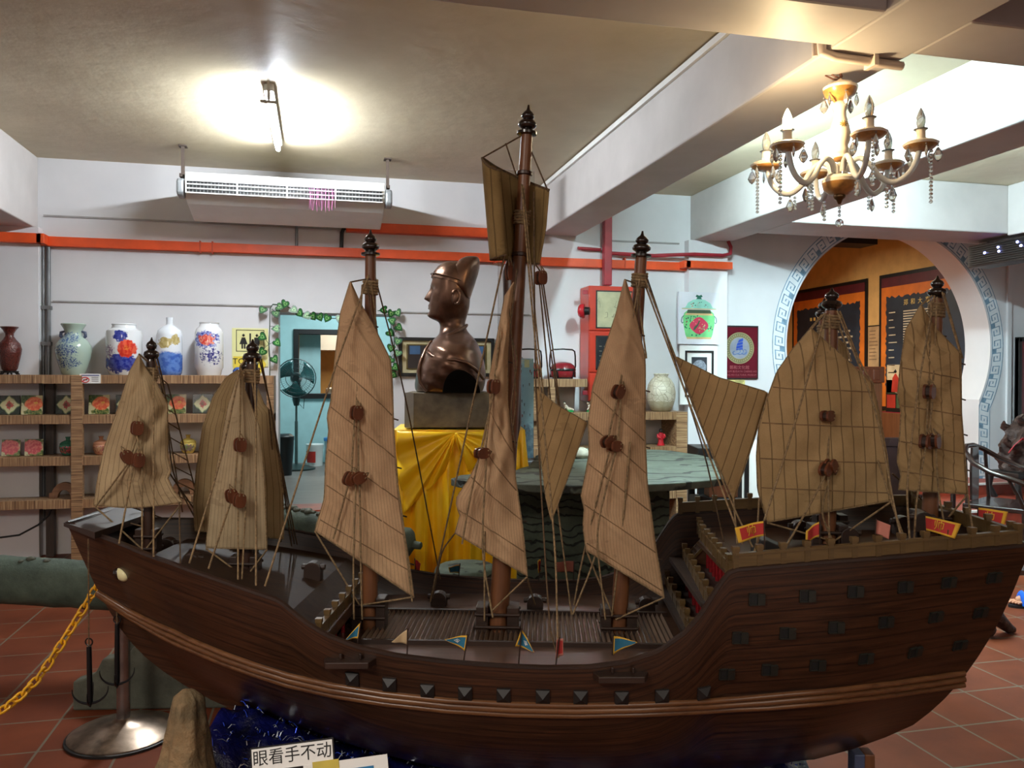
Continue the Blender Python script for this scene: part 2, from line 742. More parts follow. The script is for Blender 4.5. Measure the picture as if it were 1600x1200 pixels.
# dark door leaf standing open behind the sail
t = thing('door_leaf', 'tall black door leaf standing open inside the washroom doorway', 'door', (0.262, 8.9, 0.3))
b = MB()
b.box(0, 0.10, 0, 0.8, 0, 2.0)
b.build('panel', plain('black brown door', (26, 20, 18), 0.4), t, bevel=0.006)
b = MB()
b.tube([(-0.045, 0.1, 0.95), (-0.045, 0.22, 0.95)], 0.01)
b.tube([(-0.045, 0.1, 0.95), (0.0, 0.1, 0.95)], 0.008)
b.build('handle', M['greymetal'], t)

# the gallery beyond the moon gate
GX = 7.62
b = MB()
b.box(GX, GX + 0.1, YB + WT, 13.2, 0.2, 3.5)
b.box(3.4, GX, 13.1, 13.2, 0.2, 3.5)
b.box(3.3, 3.4, YB + WT, 13.2, 0.2, 3.5)
struct('wall_gallery', b, M['yellowwall'])
b = MB()
b.box(3.3, GX, YB + WT, 13.2, 0.1, 0.25)
struct('floor_gallery', b, M['redtile'])
b = MB()
b.box(3.3, GX + 0.1, YB + WT, 13.2, 3.5, 3.6)
struct('ceiling_gallery', b, plain('dark gallery ceiling', (70, 56, 40), 0.7))
b = MB()
b.box(3.4, 7.25, 9.4, 9.75, 3.28, 3.5)
b.box(3.4, 6.55, 10.2, 10.6, 3.18, 3.5)
b.box(3.4, 6.3, 11.2, 11.6, 3.02, 3.5)
struct('beam_gallery', b, plain('black brown timber', (24, 18, 15), 0.6))

# fret band painted round the moon gate
b = MB()
R0, R1 = 1.285, 1.425
band_o, band_i = gate_outline(R1, 1.255, 0.39, 96), gate_outline(R0, 1.115, 0.39, 96)
for i in range(len(band_o) - 1):
    for d0 in (YB - 0.0012,):
        b.add([(band_i[i][0], d0, band_i[i][1]), (band_i[i + 1][0], d0, band_i[i + 1][1]), (band_o[i + 1][0], d0, band_o[i + 1][1]), (band_o[i][0], d0, band_o[i][1])], [(0, 1, 2, 3)])


def band_uv(s, h):
    """s runs along the band (metres), h across it 0..1"""
    for k in range(len(cum) - 1):
        if s <= cum[k + 1] or k == len(cum) - 2:
            t = (s - cum[k]) / (cum[k + 1] - cum[k])
            a = Vector(band_i[k]).lerp(Vector(band_i[k + 1]), t)
            c = Vector(band_o[k]).lerp(Vector(band_o[k + 1]), t)
            return a.lerp(c, h)


cum = [0.0]
for i in range(len(band_o) - 1):
    m0 = (Vector(band_o[i]) + Vector(band_i[i])) / 2
    m1 = (Vector(band_o[i + 1]) + Vector(band_i[i + 1])) / 2
    cum.append(cum[-1] + (m1 - m0).length)
fret = [(0.0, 0.5), (0.06, 0.5), (0.06, 0.93), (0.92, 0.93), (0.92, 0.07), (0.30, 0.07), (0.30, 0.64), (0.68, 0.64), (0.68, 0.36), (0.5, 0.36)]
N = 50
L = cum[-1] / N
hw = 0.0132
for k in range(N):
    pts = [((1 - a if k % 2 else a), c) for a, c in fret]
    for si, ((a0, c0), (a1, c1)) in enumerate(zip(pts, pts[1:])):
        # each stroke is a bar, split so that it follows the curve
        if abs(a1 - a0) > abs(c1 - c0):
            lo, hi = sorted((a0, a1))
            e = hw / L
            q = [(lo - e, c0 - hw / (R1 - R0)), (hi + e, c0 - hw / (R1 - R0)), (hi + e, c0 + hw / (R1 - R0)), (lo - e, c0 + hw / (R1 - R0))]
        else:
            lo, hi = sorted((c0, c1))
            e = hw / (R1 - R0)
            q = [(a0 - hw / L, lo - e), (a0 + hw / L, lo - e), (a0 + hw / L, hi + e), (a0 - hw / L, hi + e)]
        P = []
        for a, c in q:
            p = band_uv(max(0, min(cum[-1], (k + a) * L)), max(0, min(1, c)))
            P.append((p.x, YB - 0.0020 - 0.0003 * (si % 2) - 0.0007 * (k % 2), p.y))
        b.add(P, [(0, 1, 2, 3)], 1)
for bo, r in ((band_o, 1), (band_i, 0)):
    for i in range(len(bo) - 1):
        c0, c1 = (Vector((GC.x, GC.y)) - Vector(bo[i])).normalized() * 0.0045, (Vector((GC.x, GC.y)) - Vector(bo[i + 1])).normalized() * 0.0045
        q0, q1 = Vector(bo[i]), Vector(bo[i + 1])
        b.add([(q.x, YB - 0.0040 - 0.0004 * (i % 2), q.y) for q in (q0 - c0, q1 - c1, q1 + c1, q0 + c0)], [(0, 1, 2, 3)], 0)
struct('trim_3', b, [M['fretground'], M['fretwhite']])

# ------------------------------------------------------------------ lamps
TW = emit('lit fluorescent tube', (240, 248, 255), TUBE_MAIN)
t = thing('fluorescent_lamp', 'lit bare fluorescent tube on the ceiling above the air conditioner', 'lamp', (-0.30, 5.25, ZC))
b = MB()
b.box(-0.03, 0.03, 0.0, 1.22, -0.05, 0)
b.build('housing', M['whiteplastic'], t, bevel=0.006)
b = MB()
b.tube([(0, 0.03, -0.085), (0, 1.19, -0.085)], 0.016, 10)
b.build('tube', TW, t, smooth=40)
for y in (0.015, 1.205):
    b = MB()
    b.box(-0.010, 0.010, y - 0.006, y + 0.006, -0.100, -0.04)
    b.build('lamp_holder', M['whiteplastic'], t, bevel=0.004)
b = MB()
b.box(-0.05, 0.05, -0.055, -0.035, -0.140, -0.122)
b.box(-0.008, 0.008, -0.05, -0.04, -0.12, 0)
b.build('end_bracket', plain('pale bracket', (190, 188, 180), 0.5), t, bevel=0.004)
TB = emit('lit bay tube', (214, 244, 250), TUBE_BAY)
TS = emit('lit side tube', (214, 242, 250), TUBE_SIDE)


def side_tube(loc, mt, lab):
    t = thing('fluorescent_lamp', lab, 'lamp', loc, group='fluorescent lamps hidden behind the beams')
    b = MB()
    b.box(0, 0.05, 0, 1.2, -0.03, 0.03)
    b.build('housing', M['whiteplastic'], t, bevel=0.005)
    b = MB()
    b.tube([(0.085, 0.03, 0), (0.085, 1.17, 0)], 0.016, 10)
    b.build('tube', mt, t, smooth=40)
    for y in (0.01, 1.19):
        b = MB()
        b.box(0.03, 0.105, y - 0.01, y + 0.01, -0.02, 0.02)
        b.build('lamp_holder', M['whiteplastic'], t)


side_tube((2.43, 4.3, 3.12), TB, 'lit fluorescent tube on the hidden side of the beam by the chandelier')
side_tube((4.03, 4.6, 3.12), TS, 'lit fluorescent tube on the hidden side of the beam near the moon gate')


# ------------------------------------------------------------------ the ship model
SYAW = YAW + math.radians(2.2)
FWH = Vector((math.sin(SYAW), math.cos(SYAW), 0))
RTH = Vector((math.cos(SYAW), -math.sin(SYAW), 0))
SHIP = FWH * SD


def uvgrid(name, fn, nu, nv, mats, parent, smooth=60.0, solid=0.0, extra=None, uvs=(1, 1)):
    vs, uv = [], []
    for i in range(nu + 1):
        for j in range(nv + 1):
            vs.append(tuple(fn(i / nu, j / nv)))
            uv.append((i / nu * uvs[0], j / nv * uvs[1]))
    fs = []
    for i in range(nu):
        for j in range(nv):
            a = i * (nv + 1) + j
            fs.append((a, a + nv + 1, a + nv + 2, a + 1))
    if extra:
        fs += extra(lambda i, j: i * (nv + 1) + j)
    me = bpy.data.meshes.new(name)
    me.from_pydata(vs, [], fs)
    l = me.uv_layers.new(name='UVMap')
    for lp in me.loops:
        l.data[lp.index].uv = uv[lp.vertex_index]
    for mt in (mats if isinstance(mats, (list, tuple)) else [mats]):
        me.materials.append(mt)
    me.shade_smooth()
    me.set_sharp_from_angle(angle=math.radians(smooth))
    o = bpy.data.objects.new(name, me)
    COL.objects.link(o)
    o.parent = parent
    if solid:
        md = o.modifiers.new('thickness', 'SOLIDIFY')
        md.thickness = abs(solid)
        md.offset = 1 if solid > 0 else 0
    return o


def m_hull():
    m = NT('dark planked hull wood').set(0.34, coat=0.25)
    m.b.inputs['Coat Roughness'].default_value = 0.25
    uv = m.coord('UV')
    U = m.xyz(uv)
    f = m.noise(m.coord('UV', scale=(3.0, 90.0, 1)), 1.6, 6, 0.65, 0.4)
    g = m.noise(m.coord('UV', scale=(4.0, 26.0, 1)), 1.0, 2)
    c = m.ramp(f, [(0.32, (24, 14, 8)), (0.68, (76, 46, 28))])
    c = m.mix(m.math('MULTIPLY', m.math('SUBTRACT', g, 0.2), 0.9), c, (40, 24, 14))
    fr = m.math('ABSOLUTE', m.math('SUBTRACT', m.math('FRACT', m.math('MULTIPLY', U[1], 46.0)), 0.5))
    seam = m.math('LESS_THAN', fr, 0.06)
    c = m.mix(m.math('MULTIPLY', seam, 0.8), c, (20, 11, 8))
    m.col(c)
    m.bump(m.math('SUBTRACT', f, m.math('MULTIPLY', seam, 1.0)), 0.12, 0.003)
    return m.mat


def m_sail(name, c0, c1, stripes, line=(70, 52, 32), trans=0.25, slant=None):
    m = NT(name).set(0.85, spec=0.2)
    U = m.xyz(m.coord('UV'))
    f = m.noise(m.coord('Object'), 9.0, 5, 0.6)
    wv = m.noise(m.coord('Object', scale=(160, 160, 160)), 2.0, 2)
    c = m.ramp(f, [(0.3, c0), (0.7, c1)])
    c = m.mix(m.math('MULTIPLY', wv, 0.3), c, tuple(int(x * 0.72) for x in c0))
    st = m.noise(m.coord('Object', scale=(1, 1, 2.2)), 4.0, 4, 0.7)
    c = m.mix(m.math('MULTIPLY', m.math('GREATER_THAN', st, 0.62), 0.18), c, (84, 62, 36))
    wob = m.math('MULTIPLY', m.math('SUBTRACT', m.noise(m.coord('Object'), 14.0, 2), 0.5), 0.12)
    if slant is not None:
        O_ = m.xyz(m.coord('Object'))
        along = m.math('ADD', O_[0], m.math('MULTIPLY', O_[2], slant))
    else:
        along = U[1]
    fr = m.math('ABSOLUTE', m.math('SUBTRACT', m.math('FRACT', m.math('ADD', m.math('MULTIPLY', along, float(stripes)), wob)), 0.5))
    c = m.mix(m.math('MULTIPLY', m.math('LESS_THAN', fr, 0.05), 0.6), c, line)
    m.col(c)
    m.bump(m.math('ADD', f, m.math('MULTIPLY', wv, 0.25)), 0.35, 0.006)
    tr = m.n('ShaderNodeBsdfTranslucent')
    m.link(c, tr.inputs[0])
    mx = m.n('ShaderNodeMixShader')
    mx.inputs[0].default_value = trans
    m.link(m.b.outputs[0], mx.inputs[1])
    m.link(tr.outputs[0], mx.inputs[2])
    m.link(mx.outputs[0], m.t.nodes['Material Output'].inputs['Surface'])
    return m.mat


M['hull'] = m_hull()
M['wale'] = wood('pale rubbing strake wood', (78, 48, 28), (124, 84, 52), 0, 0.3, 20)
M['darkwood'] = wood('dark ship timber', (30, 18, 12), (58, 36, 24), 0, 0.5, 14)
M['deck'] = wood('polished deck wood', (60, 40, 28), (98, 68, 48), 0, 0.3, 16, coat=1.0)
M['deck'].node_tree.nodes['Principled BSDF'].inputs['Coat Roughness'].default_value = 0.16
M['foredeck'] = wood('dark fore deck wood', (36, 24, 17), (62, 43, 30), 0, 0.6, 16)
M['foredeck'].node_tree.nodes['Principled BSDF'].inputs['Specular IOR Level'].default_value = 0.2
M['railing'] = wood('brass brown railing wood', (78, 60, 34), (112, 88, 52), 0, 0.35, 14)
M['mast'] = wood('mast wood', (92, 56, 34), (134, 86, 54), 2, 0.4, 16)
M['mastdark'] = wood('dark mast wood', (46, 28, 20), (72, 44, 30), 2, 0.4, 16)
M['ebony'] = plain('black turned finial', (30, 22, 18), 0.25, coat=0.5)
M['rope'] = plain('tan twisted rope', (128, 106, 76), 0.9, var=0.25, scale=120, bump=0.5)
M['ropedark'] = plain('brown rope', (88, 68, 46), 0.9, var=0.25, scale=120, bump=0.5)
M['block'] = wood('reddish pulley wood', (84, 44, 26), (122, 70, 44), 2, 0.35, 14)
M['pillar'] = plain('dark red pillar lacquer', (128, 20, 26), 0.35, coat=0.2)

ship = thing('ship_model', 'large dark wooden treasure ship model with tan sails in the foreground', 'ship model', SHIP, -SYAW)

# ---- hull form
BT = [(-1.22, 0.13), (-1.0, 0.26), (-0.75, 0.335), (-0.5, 0.38), (-0.1, 0.405), (0.4, 0.395), (0.8, 0.37), (1.05, 0.325), (1.3, 0.26)]


def Bx(x):
    return sm(BT, x)


rail_px = [(105, 820), (150, 838), (200, 857), (260, 880), (330, 905), (400, 929), (436, 941), (456, 958), (480, 977), (512, 996), (560, 1014), (620, 1027), (700, 1037), (780, 1043), (850, 1046),
           (920, 1045), (980, 1037), (1030, 1020), (1070, 992), (1095, 964), (1116, 930), (1136, 900), (1148, 893), (1300, 880), (1450, 868), (1597, 855)]
RAIL = []
for a, c in rail_px:
    y = -0.35
    for _ in range(12):
        y = -Bx(S(a, c, y).x)
    p = S(a, c, y)
    RAIL.append((p.x, p.z))


def railz(x):
    return interp(RAIL, x)


def edge(pxs, ys):
    t = sorted([(lambda p: (p.z, p.x))(S(a, c, y)) for (a, c), y in zip(pxs, ys)])
    return t


XB = edge([(105, 820), (160, 940), (215, 1020), (300, 1080), (400, 1125), (500, 1155), (640, 1195)], [-0.13, -0.105, -0.085, -0.06, -0.04, -0.02, 0])
XS = edge([(1597, 855), (1580, 930), (1545, 1000), (1500, 1065), (1450, 1110), (1400, 1140), (1240, 1185), (1130, 1200)], [-0.26, -0.25, -0.21, -0.165, -0.115, -0.08, 0, 0])
ZK = [(0, 0.41), (0.3, 0.375), (0.7, 0.375), (1, 0.40)]


def xz_of(s, g):
    z1 = 0.9
    for _ in range(30):
        x1 = lerp(sm(XB, z1), sm(XS, z1), s)
        z1 = 0.5 * z1 + 0.5 * railz(x1)
    zk = sm(ZK, s)
    z = zk + (z1 - zk) * g
    return lerp(sm(XB, z), sm(XS, z), s), z, x1, z1


def shape(s, g):
    mid = (1 - (1 - g) ** 2.2) ** 0.62
    e = max(0.0, 1 - s / 0.22, 1 - (1 - s) / 0.2)
    e = e * e * (3 - 2 * e)
    return lerp(mid, g ** 0.72, e)


def hull_b(x, z):
    s = (x - sm(XB, z)) / (sm(XS, z) - sm(XB, z))
    s = max(0, min(1, s))
    _, _, x1, z1 = xz_of(s, 1)
    zk = sm(ZK, s)
    g = max(0.0, min(1.0, (z - zk) / (z1 - zk)))
    return Bx(x1) * shape(s, g)


NS, NG = 150, 16


def hull_fn(u, v):
    q = 2 * v - 1
    g = abs(q)
    x, z, x1, z1 = xz_of(u, g)
    return (x, math.copysign(Bx(x1) * shape(u, g), q), z)


def ends(ix):
    f = []
    for k in range(NG):
        a, c = k, 2 * NG - k
        if a + 1 == c - 1:
            f.append((ix(0, a), ix(0, a + 1), ix(0, c)))
            f.append((ix(NS, c), ix(NS, a + 1), ix(NS, a)))
        else:
            f.append((ix(0, a), ix(0, a + 1), ix(0, c - 1), ix(0, c)))
            f.append((ix(NS, c), ix(NS, c - 1), ix(NS, a + 1), ix(NS, a)))
    return f


hull = uvgrid('hull', hull_fn, NS, 2 * NG, M['hull'], ship, 50, extra=ends, uvs=(2.6, 1))
md = hull.modifiers.new('planking', 'SOLIDIFY')
md.thickness = 0.016
md.offset = 1
md = hull.modifiers.new('sharp rim', 'EDGE_SPLIT')
md.split_angle = math.radians(45)


def on_hull(px, py, off=0.0):
    """photo point -> point on the near side of the hull, and the outward normal there"""
    y = -0.38
    for _ in range(14):
        p = S(px, py, y)
        y = 0.4 * y + 0.6 * -hull_b(p.x, p.z)
    p = S(px, py, y)
    e = 0.012
    dx = (hull_b(p.x + e, p.z) - hull_b(p.x - e, p.z)) / (2 * e)
    dz = (hull_b(p.x, p.z + e) - hull_b(p.x, p.z - e)) / (2 * e)
    nrm = Vector((-dx, -1, -dz)).normalized()
    return p + nrm * off, nrm


def hull_frame(px, py, off=0.0):
    p, nrm = on_hull(px, py, off)
    xa = Vector((0, 0, 1)).cross(-nrm).normalized() * -1
    xa = Vector((1, 0, 0)) - nrm * nrm.x
    xa.normalize()
    za = xa.cross(-nrm)
    if za.z < 0:
        za = -za
    return Matrix(((xa.x, -nrm.x, za.x, p.x), (xa.y, -nrm.y, za.y, p.y), (xa.z, -nrm.z, za.z, p.z), (0, 0, 0, 1)))


# rail cap along both sides
b = MB()
for sgn in (-1, 1):
    pts = []
    for i in range(141):
        x, z, x1, z1 = xz_of(i / 140, 1)
        pts.append((x, sgn * (Bx(x1) - 0.004), z + 0.003))
    b.tube(pts, 0.0065, 6)
for s in (0, 1):
    x, z, x1, z1 = xz_of(s, 1)
    b.tube([(x, -Bx(x1), z + 0.004), (x, Bx(x1), z + 0.003)], 0.0065, 6)
x, z, x1, z1 = xz_of(0, 1)
b.add([(x - 0.01, -0.13, z + 0.006), (x + 0.10, -0.17, z - 0.012), (x + 0.10, 0.17, z - 0.012), (x - 0.01, 0.13, z + 0.012), (x - 0.01, -0.13, z - 0.004), (x + 0.10, -0.17, z - 0.03), (x + 0.10, 0.17, z - 0.03), (x - 0.01, 0.13, z - 0.004)],
      [(0, 1, 2, 3), (7, 6, 5, 4), (0, 4, 5, 1), (1, 5, 6, 2), (2, 6, 7, 3), (3, 7, 4, 0)])
b.build('rail_cap', M['darkwood'], hull, smooth=40)

# rubbing strakes
wale_px = [(152, 926), (200, 958), (250, 984), (300, 1007), (350, 1028), (400, 1046), (450, 1062), (520, 1078), (600, 1091), (700, 1102), (800, 1108), (900, 1110), (1000, 1108), (1100, 1103), (1200, 1096), (1300, 1087), (1400, 1075), (1506, 1060)]
b = MB()
for dy, r in ((-9, 0.0075), (0, 0.009), (9, 0.0075)):
    pts = []
    for i in range(len(wale_px) - 1):
        for t in (0, 0.5):
            a = bez(wale_px[i][0], wale_px[i + 1][0], t)
            c = bez(wale_px[i][1], wale_px[i + 1][1], t)
            f = min(1, (a - 120) / 160) if a < 280 else (0.85 if a < 1200 else 1)
            pts.append(on_hull(a, c + dy * f, 0.002)[0])
    pts.append(on_hull(1506, 1060 + dy, 0.002)[0])
    b.tube(pts, r, 8)
    b.tube([Vector((p.x, -p.y, p.z)) for p in pts], r, 8)
b.build('strake', M['wale'], hull, smooth=50)

# the eye at the bow
T = hull_frame(190, 898, 0.0)
b = MB()
b.ball((0, 0, 0), 0.026, 0, 10, 20, sx=1, sy=0.45, sz=0.72)
b.v = [T @ p for p in b.v]
eye = b.build('eye', plain('ivory eye white', (214, 208, 160), 0.3, var=0.03), hull, smooth=60)
b = MB()
b.ball((-0.012, -0.0035, 0), 0.017, 0, 8, 16, sx=0.9, sy=0.7, sz=1.0)
b.v = [T @ p for p in b.v]
b.build('pupil', M['ebony'], hull, smooth=60)

# gun ports with their open shutters
port_px = [(1177, 936), (1256, 931), (1331, 924), (1409, 917), (1477, 910), (1548, 902), (1151, 996), (1225, 989), (1301, 980), (1379, 972), (1457, 964), (1527, 957),
           (1130, 1053), (1197, 1046), (1272, 1039), (1348, 1029), (1425, 1019), (1495, 1008)]
M['port'] = plain('shaded port opening', (13, 14, 14), 0.7)  # solid dark box carries the shade of the open port
M['shutter'] = plain('slate green port shutter', (30, 31, 26), 0.5)
for a, c in port_px:
    T = hull_frame(a, c, 0.0)
    b = MB()
    b.box(-0.009, 0.009, -0.003, 0.004, -0.012, 0.012, 0, T)
    b.box(-0.011, 0.011, -0.0045, 0.002, -0.015, -0.012, 1, T)
    b.box(-0.011, 0.011, -0.0045, 0.002, 0.012, 0.014, 1, T)
    b.box(-0.011, -0.009, -0.0045, 0.002, -0.015, 0.014, 1, T)
    b.box(0.009, 0.026, -0.008, -0.001, -0.013, 0.013, 1, T)
    b.build('gun_port', [M['port'], M['shutter']], hull)

# studs, and the two channel boards
stud_px = [(551, 1060), (609, 1069), (668, 1079), (727, 1083), (787, 1086), (848, 1088), (907, 1089), (971, 1090), (1034, 1087), (1099, 1082)]
for a, c in stud_px:
    T = hull_frame(a, c, 0.0)
    b = MB()
    k = 0.0165
    b.add([T @ Vector(p) for p in ((-k, 0.002, -k), (k, 0.002, -k), (k, 0.002, k), (-k, 0.002, k), (-k, -0.005, -k), (k, -0.005, -k), (k, -0.005, k), (-k, -0.005, k), (0, -0.017, 0))],
          [(0, 1, 5, 4), (1, 2, 6, 5), (2, 3, 7, 6), (3, 0, 4, 7), (4, 5, 8), (5, 6, 8), (6, 7, 8), (7, 4, 8)])
    b.build('stud', plain('black iron stud', (26, 22, 20), 0.55) if 'stud' not in M else M['stud'], hull)
    M.setdefault('stud', bpy.data.materials['black iron stud'])
for a0, a1, c in ((506, 588, 1038), (926, 1013, 1060)):
    P0, n0 = on_hull(a0, c)
    P1, n1 = on_hull(a1, c)
    b = MB()
    o_ = Vector((0, -0.035, 0))
    dz = Vector((0, 0, 0.016))
    b.add([P0, P1, P1 + o_ + Vector((-0.012, 0, 0)), P0 + o_ + Vector((0.012, 0, 0)), P0 + dz, P1 + dz, P1 + o_ + dz + Vector((-0.012, 0, 0)), P0 + o_ + dz + Vector((0.012, 0, 0))],
          [(3, 2, 1, 0), (4, 5, 6, 7), (0, 1, 5, 4), (1, 2, 6, 5), (2, 3, 7, 6), (3, 0, 4, 7)])
    for t in (0.35, 0.72):
        q = P0.lerp(P1, t) + Vector((0, -0.012, 0.016))
        b.tube([q, q + Vector((0, 0, 0.014))], 0.004, 6)
    b.build('channel_board', M['darkwood'], hull, bevel=0.002)

# ---- decks


def deck(name, x0, x1, zf, mat, inset=0.014, n=24, ylim=None):
    b = MB()
    rows = []
    for i in range(n + 1):
        x = lerp(x0, x1, i / n)
        z = zf(x)
        h = hull_b(x, z) - inset
        if ylim:
            h = min(h, ylim)
        rows.append((x, h, z))
    vs = []
    for x, h, z in rows:
        vs += [(x, -h, z), (x, h, z), (x, h, z - 0.012), (x, -h, z - 0.012)]
    fs = []
    for i in range(n):
        a, c = i * 4, i * 4 + 4
        for k in range(4):
            k2 = (k + 1) % 4
            fs.append((a + k, a + k2, c + k2, c + k))
    fs += [(3, 2, 1, 0), (n * 4, n * 4 + 1, n * 4 + 2, n * 4 + 3)]
    b.add(vs, fs)
    return b.build(name, mat, ship)


XF, XQ = -0.55, 0.53
ZW = 0.778
fz = lambda x: min(railz(x), 1.09) - 0.05
FZ0 = fz(XF - 0.03)
deck('fore_deck', -1.10, XF, lambda x: fz(x) if x < XF - 0.03 else FZ0, M['foredeck'])
deck('waist_deck', XF - 0.02, XQ + 0.05, lambda x: ZW, M['deck'])
pz = lambda x: 1.004 + 0.03 * (x - 0.5)
deck('poop_deck', XQ, 1.262, pz, M['deck'], n=30)
# the ribbed hatch grating in the waist
b = MB()
hy0, hy1 = -0.13, 0.15
hx0, hx1 = -0.50, 0.365
b.box(hx0 - 0.01, hx1 + 0.01, hy0 - 0.012, hy0, ZW, ZW + 0.012, 1)
b.box(hx0 - 0.01, hx1 + 0.01, hy1, hy1 + 0.012, ZW, ZW + 0.012, 1)
k = 64
for i in range(k):
    x = lerp(hx0, hx1, (i + 0.5) / k)
    wd = (hx1 - hx0) / k * 0.36
    b.add([(x - wd, hy0, ZW + 0.001), (x + wd, hy0, ZW + 0.001), (x + wd, hy1, ZW + 0.001), (x - wd, hy1, ZW + 0.001), (x, hy0, ZW + 0.011), (x, hy1, ZW + 0.011)],
          [(0, 1, 4), (2, 3, 5), (1, 2, 5, 4), (3, 0, 4, 5)])
b.build('hatch_grating', [wood('grey brown grating slats', (92, 74, 60), (136, 114, 94), 1, 0.3, 14), M['darkwood']], ship)

# ---- railings: a panelled board between square posts
post_b = MB()
post_b.box(-0.0065, 0.0065, -0.0065, 0.0065, 0, 0.050)
post_b.box(-0.008, 0.008, -0.008, 0.008, 0.042, 0.053)
POST = post_b.mesh('post', M['railing'])


def railing(p0, p1, n, h=0.030, lab=None, w=0.010):
    p0, p1 = Vector(p0), Vector(p1)
    d = p1 - p0
    a = math.atan2(d.y, d.x)
    side = Vector((-d.y, d.x, 0)).normalized() * w / 2
    b = MB()
    b.add([p0 - side, p1 - side, p1 + side, p0 + side] + [q + Vector((0, 0, h)) for q in (p0 - side, p1 - side, p1 + side, p0 + side)],
          [(3, 2, 1, 0), (4, 5, 6, 7), (0, 1, 5, 4), (1, 2, 6, 5), (2, 3, 7, 6), (3, 0, 4, 7)])
    up = Vector((0, 0, h * 0.9))
    s2 = side * 1.5
    b.add([q + up for q in (p0 - s2, p1 - s2, p1 + s2, p0 + s2)] + [q + up + Vector((0, 0, 0.006)) for q in (p0 - s2, p1 - s2, p1 + s2, p0 + s2)],
          [(3, 2, 1, 0), (4, 5, 6, 7), (0, 1, 5, 4), (1, 2, 6, 5), (2, 3, 7, 6), (3, 0, 4, 7)])
    o = b.build('railing', M['railing'], ship)
    for i in range(n):
        p = p0.lerp(p1, i / (n - 1))
        q = bpy.data.objects.new('post', POST)
        COL.objects.link(q)
        q.parent = o
        q.location = p - Vector((0, 0, 0.004))
        q.rotation_euler.z = a
    return o


def side_pt(px, sgn, dz=0.0):
    """point on the poop edge"""
    y = -0.35
    for _ in range(10):
        y = -Bx(S(px, 870, y).x) + 0.004
    x = S(px, 870, y).x
    return Vector((x, sgn * (Bx(x) - 0.008), railz(x) + 0.008 + dz))


pp = [side_pt(q, -1) for q in (1150, 1261, 1372, 1483, 1592)]
for i in range(4):
    railing(pp[i], pp[i + 1], 4 if i == 0 else 4)
qq = [Vector((p.x, -p.y, p.z)) for p in pp]
for i in range(4):
    railing(qq[i], qq[i + 1], 4)
railing(pp[-1] + Vector((0, 0.03, 0)), qq[-1] + Vector((0, -0.03, 0)), 6)
railing((0.478, -0.20, 0.998), (0.492, 0.20, 0.998), 7)
railing((0.505, -0.335, 0.998), (0.478, -0.21, 0.998), 3)
railing((0.505, 0.335, 0.998), (0.492, 0.21, 0.998), 3)
railing((0.420, -0.31, 0.918), (0.455, 0.31, 0.918), 9)
railing((0.385, -0.345, 0.822), (0.405, 0.345, 0.822), 9)
railing((XF + 0.004, -0.345, FZ0 + 0.003), (XF + 0.004, 0.345, FZ0 + 0.003), 10, 0.03)


def step_deck(name, x0, x1, z, yl):
    b = MB()
    b.box(x0, x1, -yl, yl, z - 0.014, z)
    return b.build(name, M['darkwood'], ship)


b = MB()
b.box(0.478, XQ + 0.02, -0.2, 0.2, 0.985, 0.998)
b.build('poop_front', M['deck'], ship)
step_deck('quarter_deck', 0.41, 0.56, 0.918, 0.335)
step_deck('lower_deck', 0.375, 0.56, 0.822, 0.36)
def bulkhead_mb(x, z0, z1, m_=0.022):
    b_ = MB()
    pr_ = []
    for i in range(9):
        z_ = lerp(z0, z1, i / 8)
        pr_.append((hull_b(x, z_) - m_, z_))
    b_.prism([(y_, z_) for y_, z_ in pr_] + [(-y_, z_) for y_, z_ in pr_[::-1]], 0.015, 0, None, 'x', x)
    return b_


b = bulkhead_mb(0.545, ZW, min(1.0, railz(0.545) - 0.012))
b.build('bulkhead', M['darkwood'], ship)
b = MB()
hb_ = min(hull_b(XF + 0.014, FZ0 - 0.03), hull_b(XF - 0.03, FZ0 - 0.03)) - 0.018
b.box(XF - 0.03, XF + 0.014, -hb_, hb_, FZ0 - 0.03, FZ0 + 0.004)
b.build('break_beam', M['deck'], ship, bevel=0.003)
b = bulkhead_mb(XF - 0.055, ZW, FZ0 - 0.012)
b.build('bulkhead', M['darkwood'], ship)
pb = MB()
pb.lathe([(0.006, 0), (0.0055, 1.0)], 8)
PIL = pb.mesh('pillar', M['pillar'], 60)


def pillar(x, y, z0, z1):
    o = bpy.data.objects.new('pillar', PIL)
    COL.objects.link(o)
    o.parent = ship
    o.location = (x, y, z0)
    o.scale = (1, 1, z1 - z0)


for i in range(8):
    y = lerp(-0.31, 0.31, i / 7)
    pillar(XF - 0.012, y, ZW, FZ0 - 0.03)
for i in range(8):
    y = lerp(-0.28, 0.29, i / 7)
    pillar(lerp(0.492, 0.505, i / 7), y * 0.65, 0.918, 0.985)
    pillar(lerp(0.43, 0.46, i / 7), y, 0.822, 0.905)
    pillar(lerp(0.395, 0.415, i / 7), y * 1.08, ZW, 0.808)
# little flights of stairs beside the poop front
for sgn in (-1, 1):
    b = MB()
    for i in range(8):
        b.box(0.452 + 0.009 * i, 0.535, sgn * 0.265 - 0.032, sgn * 0.265 + 0.032, 0.918 + 0.0105 * i, 0.918 + 0.0105 * (i + 1))
    for s2 in (-1, 1):
        b.prism([(0.445, 0.918), (0.455, 0.918), (0.535, 1.006), (0.535, 1.02)], 0.006, 1, None, 'y', sgn * 0.265 + s2 * 0.035 - 0.003)
    b.build('stairs', [M['deck'], M['railing']], ship)
# low panel beside the stairs
b = MB()
b.box(0.43, 0.447, -0.335, -0.235, 0.918, 0.962)
b.build('gate_panel', M['railing'], ship, bevel=0.003)
